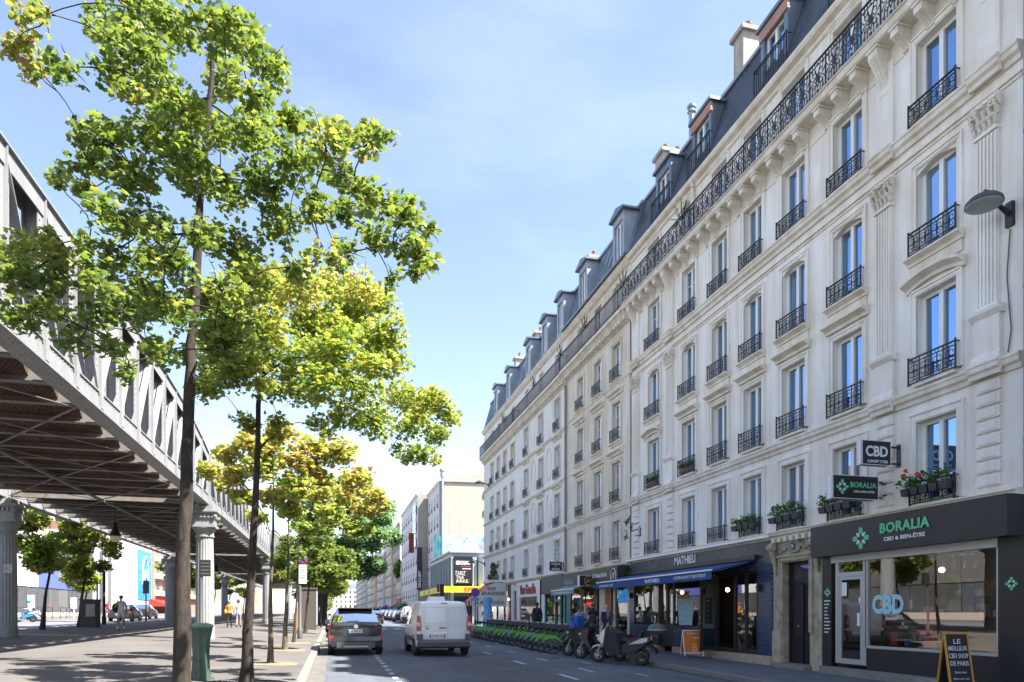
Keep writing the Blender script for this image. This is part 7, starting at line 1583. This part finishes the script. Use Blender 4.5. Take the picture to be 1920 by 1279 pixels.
t, k, hz = person('rider in white jacket and helmet on the blue moped', px, py, left_z(-21.5, 57.7), 1.75, R(110), cloth('jacket_white', (.6, .62, .65)), cloth('jeans', (.06, .10, .18)), SKIN, HAIRD, sleeves='long', arms=(1, 1), seat=True); MB().ball((0, 0, hz + .73), (.14, .15, .14), 12, 8).build('helmet', mat('helmet_green', (.05, .3, .25), .3), t, True)
for px, py, c, lab in ((-27.0, 94, (.5, .03, .04), 'distant walker in red jacket before the white building, right of the lamp post'), (-27.3, 83, (.45, .05, .05), 'distant walker in a red top before the glazed building'), (-7.5, 66, (.02, .02, .02), 'distant person in black standing beneath the far viaduct'), (-.0 - 1.0, 62, (.3, .05, .04), 'distant walker in dark red top by the big tree trunk')):
    person(lab, px, py, prom_z(px, py) if px > -14 else left_z(-22.7, py) + .12, 1.72, R(160), cloth('w%d' % int(py), c), cloth('jeans', (.06, .10, .18)))
# right side
def sidew(x, y): return side_z(x, y)
t, k, hz = person('bald man in navy jacket over a pale lilac shirt behind the silver scooter', 10.0, 24.2, sidew(10.0, 24.2), 1.74, R(215), cloth('lilac', (.38, .38, .50)), cloth('trouser_grey', (.08, .08, .09)), mat('skin_pink', (.52, .27, .2), .5), HAIRD, sleeves='long', bald=True, arms=(0, 1))
jk = MB()
for s in (-1, 1): jk.path([(s * .12, .02, 1.42), (s * .16, .03, 1.2), (s * .17, .02, .9)], [.085, .10, .11], 8)
jk.path([(0, -.07, 1.42), (0, -.075, 1.2), (0, -.06, .9)], [.11, .14, .15], 10)
for s in (-1, 1): jk.path([(s * .19, 0, 1.42), (s * .255, 0, 1.15), (s * (.25), .1, .95)], [.075, .06, .048], 8)
jk.build('jacket', cloth('navy', (.02, .03, .055)), t, True)
person('man in black T-shirt seen from behind next to the bald man', 9.86, 25.2, sidew(9.86, 25.2), 1.78, R(20), cloth('black', (.015, .015, .018)), cloth('shorts_grey', (.10, .10, .11)), SKIN, mat('hair_brown_short', (.12, .06, .03), .7), legs='short', arms=(1, 0), stride=.04)
person('grey haired man half hidden behind the man in black T-shirt', 10.1, 26.5, sidew(10.1, 26.5), 1.72, R(160), cloth('grey_top', (.25, .24, .24)), cloth('jeans', (.06, .10, .18)), SKIN, HAIRG, stride=.05)
person('dark haired woman in white and blue top by the black shop pillar', 10.15, 27.6, sidew(10.15, 27.6), 1.63, R(200), cloth('bluewhite', (.32, .38, .50)), cloth('jeans', (.06, .10, .18)), SKIN2, HAIRD, longhair=True, arms=(3, 1), stride=.03)
t, k, hz = person('man in navy coat with a dark backpack walking past the teal shop', 10.7, 35.6, sidew(10.7, 35.6), 1.85, R(0), cloth('navy', (.02, .03, .055)), cloth('black', (.015, .015, .018)), SKIN2, HAIRD, sleeves='long', stride=.14); bag(t, k, (0, -.16, 1.25), (.15, .09, .22), cloth('backpack', (.025, .025, .035)), 'backpack')
person('woman in bright red top outside the brasserie', 10.0, 45.6, sidew(10, 45.6), 1.62, R(150), cloth('red', (.55, .02, .03)), cloth('jeans', (.06, .10, .18)), SKIN, mat('hair_brown', (.08, .04, .025), .7), arms=(1, 1), longhair=True)
person('seated looking guest in dark red before the brasserie glazing', 10.7, 48.0, sidew(10.7, 48), 1.5, R(120), cloth('darkred', (.25, .02, .03)), cloth('jeans', (.06, .10, .18)), SKIN, HAIRD)

# ================================================================== street furniture
# green bin
t = thing('litter_bin', 'fluted dark green litter bin standing behind the nearest trunk', 'litter bin', (-2.42, 13.9, prom_z(-2.42, 13.9)))
mb = MB(); n = 32; prof = [(.15, 0), (.155, .1), (.135, .45), (.15, .75), (.19, .98), (.20, 1.0)]; vs = []
for r0, z in prof:
    for j in range(n): a = 2 * math.pi * j / n; rr = r0 * (1 + .09 * math.cos(8 * a)); vs.append((rr * math.cos(a), rr * math.sin(a), z))
mb.add(vs, [(i * n + j, i * n + (j + 1) % n, (i + 1) * n + (j + 1) % n, (i + 1) * n + j) for i in range(len(prof) - 1) for j in range(n)])
GB = mat('bin_green', (.075, .135, .105), .42, var=.35, vs=7, streak=.35, dirt=(1, 1, 1)); mb.build('body', GB, t, True); MB().lathe([(.215, .99), (.225, 1.02), (.20, 1.05), (.1, 1.075), (.01, 1.08)], n=28).build('lid', mat('bin_lid', (.16, .27, .22), .35, var=.2, vs=8), t, True)
# sign poles
def pole(name, label, x, y, h, r, z, m=DARKM, cat='pole', group=None): t = thing(name, label, cat, (x, y, z), 0, group); MB().lathe([(r * 1.5, 0), (r * 1.5, .5), (r, .55), (r, h)], n=10).build('post', m, t, True); return t
z = prom_z(-1.49, 32.3); t = pole('parking_sign', 'grey pole with a round no parking sign and a white plate, between young trees', -1.49, 32.3, 3.55, .075, z, mat('pole_grey', (.09, .09, .09), .5), 'road sign')
def round_sign(par, c, r, blue=True):
    o = MB().lathe([(r, -.01), (r, .01)], c, 24, 'y').build('sign_disc', mat('sign_rim_red', (.5, .02, .03), .5), par); MB().lathe([(r * .8, -.014), (r * .8, 0)], c, 24, 'y').build('sign_field', mat('sign_blue', (.03, .07, .42), .5), o); MB().bar((c[0] - r * .55, c[1] - .016, c[2] + r * .55), (c[0] + r * .55, c[1] - .016, c[2] - r * .55), .01, r * .2, (0, 1, 0)).build('sign_bar', MATS['sign_rim_red'], o)
round_sign(t, (.14, -.1, 3.62), .21); MB().box(-.04, .30, -.10, -.08, 2.5, 3.35).build('plate', LETW, t)
for i in range(6): MB().box(0, .26 - .03 * (i % 3), -.105, -.1, 3.2 - .11 * i, 3.225 - .11 * i).build('plate_text', ink, COL.objects[-1] if False else t)
z = prom_z(-3.9, 27.5); t = pole('signal_post', 'tall grey post with a black direction sign box beside the street side column', -4.75, 27.3, 3.0, .055, prom_z(-4.75, 27.3), mat('pole_grey', (.09, .09, .09), .5), 'signal post'); MB().box(-.02, .32, -.07, .07, 2.45, 3.05).build('sign_box', DARKM, t)
for i in range(4): MB().box(0, .3, -.076, -.07, 2.52 + .13 * i, 2.57 + .13 * i).build('slat', GREYP, t)
# advertising kiosk
x, y = -1.55, 46.5; z = prom_z(x, y); t = thing('advertising_kiosk', 'brown grey poster kiosk with pale blue edge at the kerb end of the promenade', 'kiosk', (x, y, z)); MB().box(-.55, .45, -.5, .5, 0, 2.6).box(-.6, .5, -.55, .55, 2.601, 2.72).build('body', mat('kiosk_brown', (.10, .085, .075), .6), t); MB().box(.451, .5, -.5, .5, .3, 2.5).build('poster_panel', mat('kiosk_blue', (.45, .52, .62), .4), t)
t = thing('wooden_post', 'yellow wooden post in front of the poster kiosk', 'post', (-2.15, 44.0, prom_z(-2.15, 44))); MB().box(-.09, .09, -.09, .09, 0, 1.35).build('post', mat('yellow_wood', (.42, .24, .08), .8), t)
# traffic lights
GL = emit_mat('green_signal', (.05, 1, .55), 4)
def tl(label, x, y, z, lit=GL, back=None):
    t = pole('traffic_light', label, x, y, 3.0, .06, z, DARKM, 'traffic light'); MB().box(-.17, .17, -.12, .12, 2.35, 3.35).build('housing', DARKM, t)
    for i in range(3): MB().lathe([(.10, -.02), (.10, 0)], (0, -.13, 2.55 + .3 * i), 16, 'y').build('lamp', lit if i == 0 else mat('lamp_off_%d' % i, ((.0, .0, .0), (.12, .07, .0), (.14, .01, .01))[i], .3), t); MB().lathe([(.12, -.12), (.12, 0)], (0, -.12, 2.55 + .3 * i), 14, 'y').build('visor', DARKM, t)
    return t
tl('green traffic light above the white van', 8.85, 57.5, 1.0 + side_z(9.3, 56) - 1.0 + .3); MB().prism([(-.42, 2.7), (-.2, 2.65), (-.2, 3.4), (-.42, 3.3)], -.05, .05, 'y').build('back_board', red, bpy.context.scene.objects[[o.name for o in COL.objects if o.name.startswith('traffic_light')][-1]])
tl('small green traffic light beside the big tree trunk', -.95, 52.8, prom_z(-.95, 52.8) - .8)
t = pole('parking_sign', 'violet and blue round no parking sign by the brasserie awning', 9.1, 44.6, 2.7, .04, side_z(9.3, 44.6), mat('pole_grey', (.09, .09, .09), .5), 'road sign'); round_sign(t, (0, -.06, 2.65), .3); MB().box(-.3, .25, -.08, -.06, 2.1, 2.3).build('plate', mat('sign_blue2', (.1, .3, .5), .5), t)
t = thing('post_pillar', 'sky blue cylindrical pillar at the end of the bicycle row', 'pillar', (8.95, 40.2, road_z(8.9, 40.2))); MB().lathe([(.26, 0), (.26, .35)], n=16).build('base', WHITE, t, True); MB().lathe([(.24, .35), (.24, 1.65), (.22, 1.7), (.24, 1.72), (.24, 2.35)], n=18).build('body', mat('sky_blue_paint', (.12, .33, .62), .45), t, True)
# pavement boards
t = thing('advertising_board', 'orange folding board with a yellow drawing in white frame on the pavement', 'sign', (11.12, 19.75, side_z(11.1, 19.7)), R(-14)); org = mat('board_orange', (.62, .17, .02), .6)
def aboard(t, w, h, sp, frame, face, th=.03, fw=.03):
    for s in (1, -1):
        p = MB(); M = Matrix.Translation((0, 0, 0)); top = Vector((0, 0, h)); bot = Vector((0, s * -sp, 0))
        nrm = Vector((0, -s * h, -sp)).normalized() * (1 if True else 1); nrm = Vector((0, -s * h, sp)).normalized()
        def P(a, b, o, bot=bot, nrm=nrm): q = bot.lerp(top, b) + Vector((a, 0, 0)) + nrm * o; return tuple(q)
        def slab(mb, a0, a1, b0, b1, o0, o1): mb.add([P(a0, b0, o0), P(a1, b0, o0), P(a1, b1, o0), P(a0, b1, o0), P(a0, b0, o1), P(a1, b0, o1), P(a1, b1, o1), P(a0, b1, o1)], [(3, 2, 1, 0), (4, 5, 6, 7), (0, 1, 5, 4), (1, 2, 6, 5), (2, 3, 7, 6), (3, 0, 4, 7)])
        f = fw / 1.0; slab(p, -w / 2, -w / 2 + f, 0, 1, -th / 2, th / 2); slab(p, w / 2 - f, w / 2, 0, 1, -th / 2, th / 2); slab(p, -w / 2 + f, w / 2 - f, 1 - f / h, 1, -th / 2, th / 2); slab(p, -w / 2 + f, w / 2 - f, .10, .10 + f / h, -th / 2, th / 2)
        fr_ = p.build('frame', frame, t); q = MB(); slab(q, -w / 2 + f, w / 2 - f, .10 + f / h, 1 - f / h, -.006, .006); q.build('panel', face, fr_)
        if s == 1: front = P
    return front
P = aboard(t, .62, .82, .26, WHITE, org, .035, .025); d = MB()
for i in range(5): a = 2 * math.pi * i / 5; d.add([P(.05 + .07 * math.cos(a + q) * rr, .40 + .09 * math.sin(a + q) * rr, .012) for q, rr in ((0, .3), (.5, 1), (0, 1.3), (-.5, 1))], [(0, 1, 2, 3)])
d.build('drawing', mat('drawing_yellow', (.65, .50, .08), .6), t); d = MB()
for b, w0, w1 in ((.86, -.2, .16), (.70, .0, .22), (.67, .06, .2), (.19, -.02, .14)): d.add([P(w0, b, .012), P(w1, b, .012), P(w1, b + .018, .012), P(w0, b + .018, .012)], [(0, 1, 2, 3)])
for s in (-1, 1): d.add([P(.05 + s * .05, .25, .012), P(.05 + s * .09, .24, .012), P(.05 + s * .05, .33, .012)], [(0, 1, 2)])
d.build('board_text', LETW, t)
t = thing('chalkboard_sign', 'chalkboard in wooden frame lettered LE MEILLEUR CBD SHOP DE PARIS', 'sign', (10.98, 10.02, side_z(11, 10.0)), R(-12)); wood = mat('varnished_wood', (.55, .27, .05), .45, var=.2, vs=8); brd = mat('chalk_black', (.018, .02, .024), .7)
P = aboard(t, .46, 1.08, .20, wood, brd, .03, .032); ch = mat('chalk', (.62, .64, .70), .9)
nrm = Vector((0, -1.08, .20)).normalized(); up_ = (Vector((0, 0, 1.08)) - Vector((0, -.20, 0))).normalized(); FT = Matrix(((1, 0, 0), tuple((0, up_.y, nrm.y)), tuple((0, up_.z, nrm.z))))
for s_, b, w_, h_ in (('LE', .85, .13, .085), ('MEILLEUR', .735, .35, .085), ('CBD SHOP', .61, .36, .085), ('DE PARIS', .485, .34, .085), ('Suivez-nous', .34, .22, .04), ('@boralia.cbd', .23, .30, .04)):
    q = Vector(P(0, b, .010)); text('chalk_text', s_, tuple(q), w_, h_, FT, ch, t, .003, .006 if b > .4 else 0)
# posts, barriers, bins on the far left
for i, (x, y, h, lab) in enumerate(((-14.1, 48.4, 3.4, 'dark lamp post standing left of the man in white'), (-14.1, 47.1, 2.6, 'thin post between the two dark trunks and the white building'), (-14.2, 58.8, 3.4, 'post carrying a black signal box left of the far row column'))):
    t = pole('post', lab, x, y, h, .09 if i == 0 else .05, prom_z(-14.3, y), BARK if i == 0 else DARKM)
    if i == 2: MB().box(-.2, .2, -.1, .1, 2.2, 3.2).build('signal_box', DARKM, t)
t = thing('glass_recycling_bin', 'dark grey square bin cabinet beside the bushy tree trunk', 'litter bin', (-13.4, 43.6, prom_z(-13.4, 43))); MB().box(-.4, .4, -.4, .4, 0, 1.5).box(-.44, .44, -.44, .44, 1.501, 1.58).build('body', mat('cabinet_dark', (.05, .045, .045), .7, var=.3, vs=3), t); MB().box(-.1, .35, -.42, -.401, .6, 1.3).build('poster', mat('faded_poster', (.35, .34, .33), .7, var=.4, vs=8), t)
def barrier(x, y, label):
    t = thing('crossing_barrier', label, 'barrier', (x, y, left_z(-22.7, y) + .12), 0, 'metal barriers along the far pavement'); b = MB()
    b.path([(0, -.75, 0), (0, -.75, .95), (0, .75, .95), (0, .75, 0)], .025, 6); b.bar((0, -.75, .15), (0, .75, .85), .02, .02); b.bar((0, .75, .15), (0, -.75, .85), .02, .02); b.build('frame', IRON, t); return t
b0_ = barrier(-23.2, 48, 'cross braced metal barrier, first from the left column along the far pavement')
for i in range(1, 12): dup(b0_, (-23.2, 48 + 2.9 * i + .3 * (i % 3), left_z(-22.7, 48 + 2.9 * i) + .12), 0, 'cross braced metal barrier, %s from the left column along the far pavement' % num[i])
for i in range(3): tag(MB().box(-22.9, -22.8, 52 + 9 * i, 52.1 + 9 * i, 0.5, 2.4 + .4).box(-23.1, -22.6, 52 + 9 * i - .02, 52 + 9 * i, 1.9, 2.9).build('bus_sign', LETW), ('white and blue', 'plain white', 'narrow white')[i] + ' upright sign on the far left pavement', 'road sign')
MATS_END = 1

# stickers on the near columns, cables on the facades
st_ = MB().box(-12.0, -11.7, 29.98, 30.0, 3.0, 3.35).build('poster', mat('sticker', (.5, .42, .40), .7, var=.5, vs=14)); tag(st_, 'small faded poster pasted on the broad column at the left edge', 'poster'); st_.location = (-.1, -.16, 0)
cb = MB(); cb.path([(XF - .03, 9.62, 8.4), (XF - .03, 9.68, 7.6), (XF - .03, 9.6, 6.6), (XF - .03, 9.66, 6.2)], .012, 5); tag(cb.build('wall_cable', GREYP), 'thin dark cable running down the wall below the large wall lamp', 'cable')
cb = MB(); cb.path([(XF - .03, 25.86, 13.5), (XF - .03, 25.84, 9), (XF - .03, 25.88, 3.7)], .02, 5); tag(cb.build('wall_cable', GREYP), 'dark cable on the seam between the ornate white house and the beige house', 'cable')
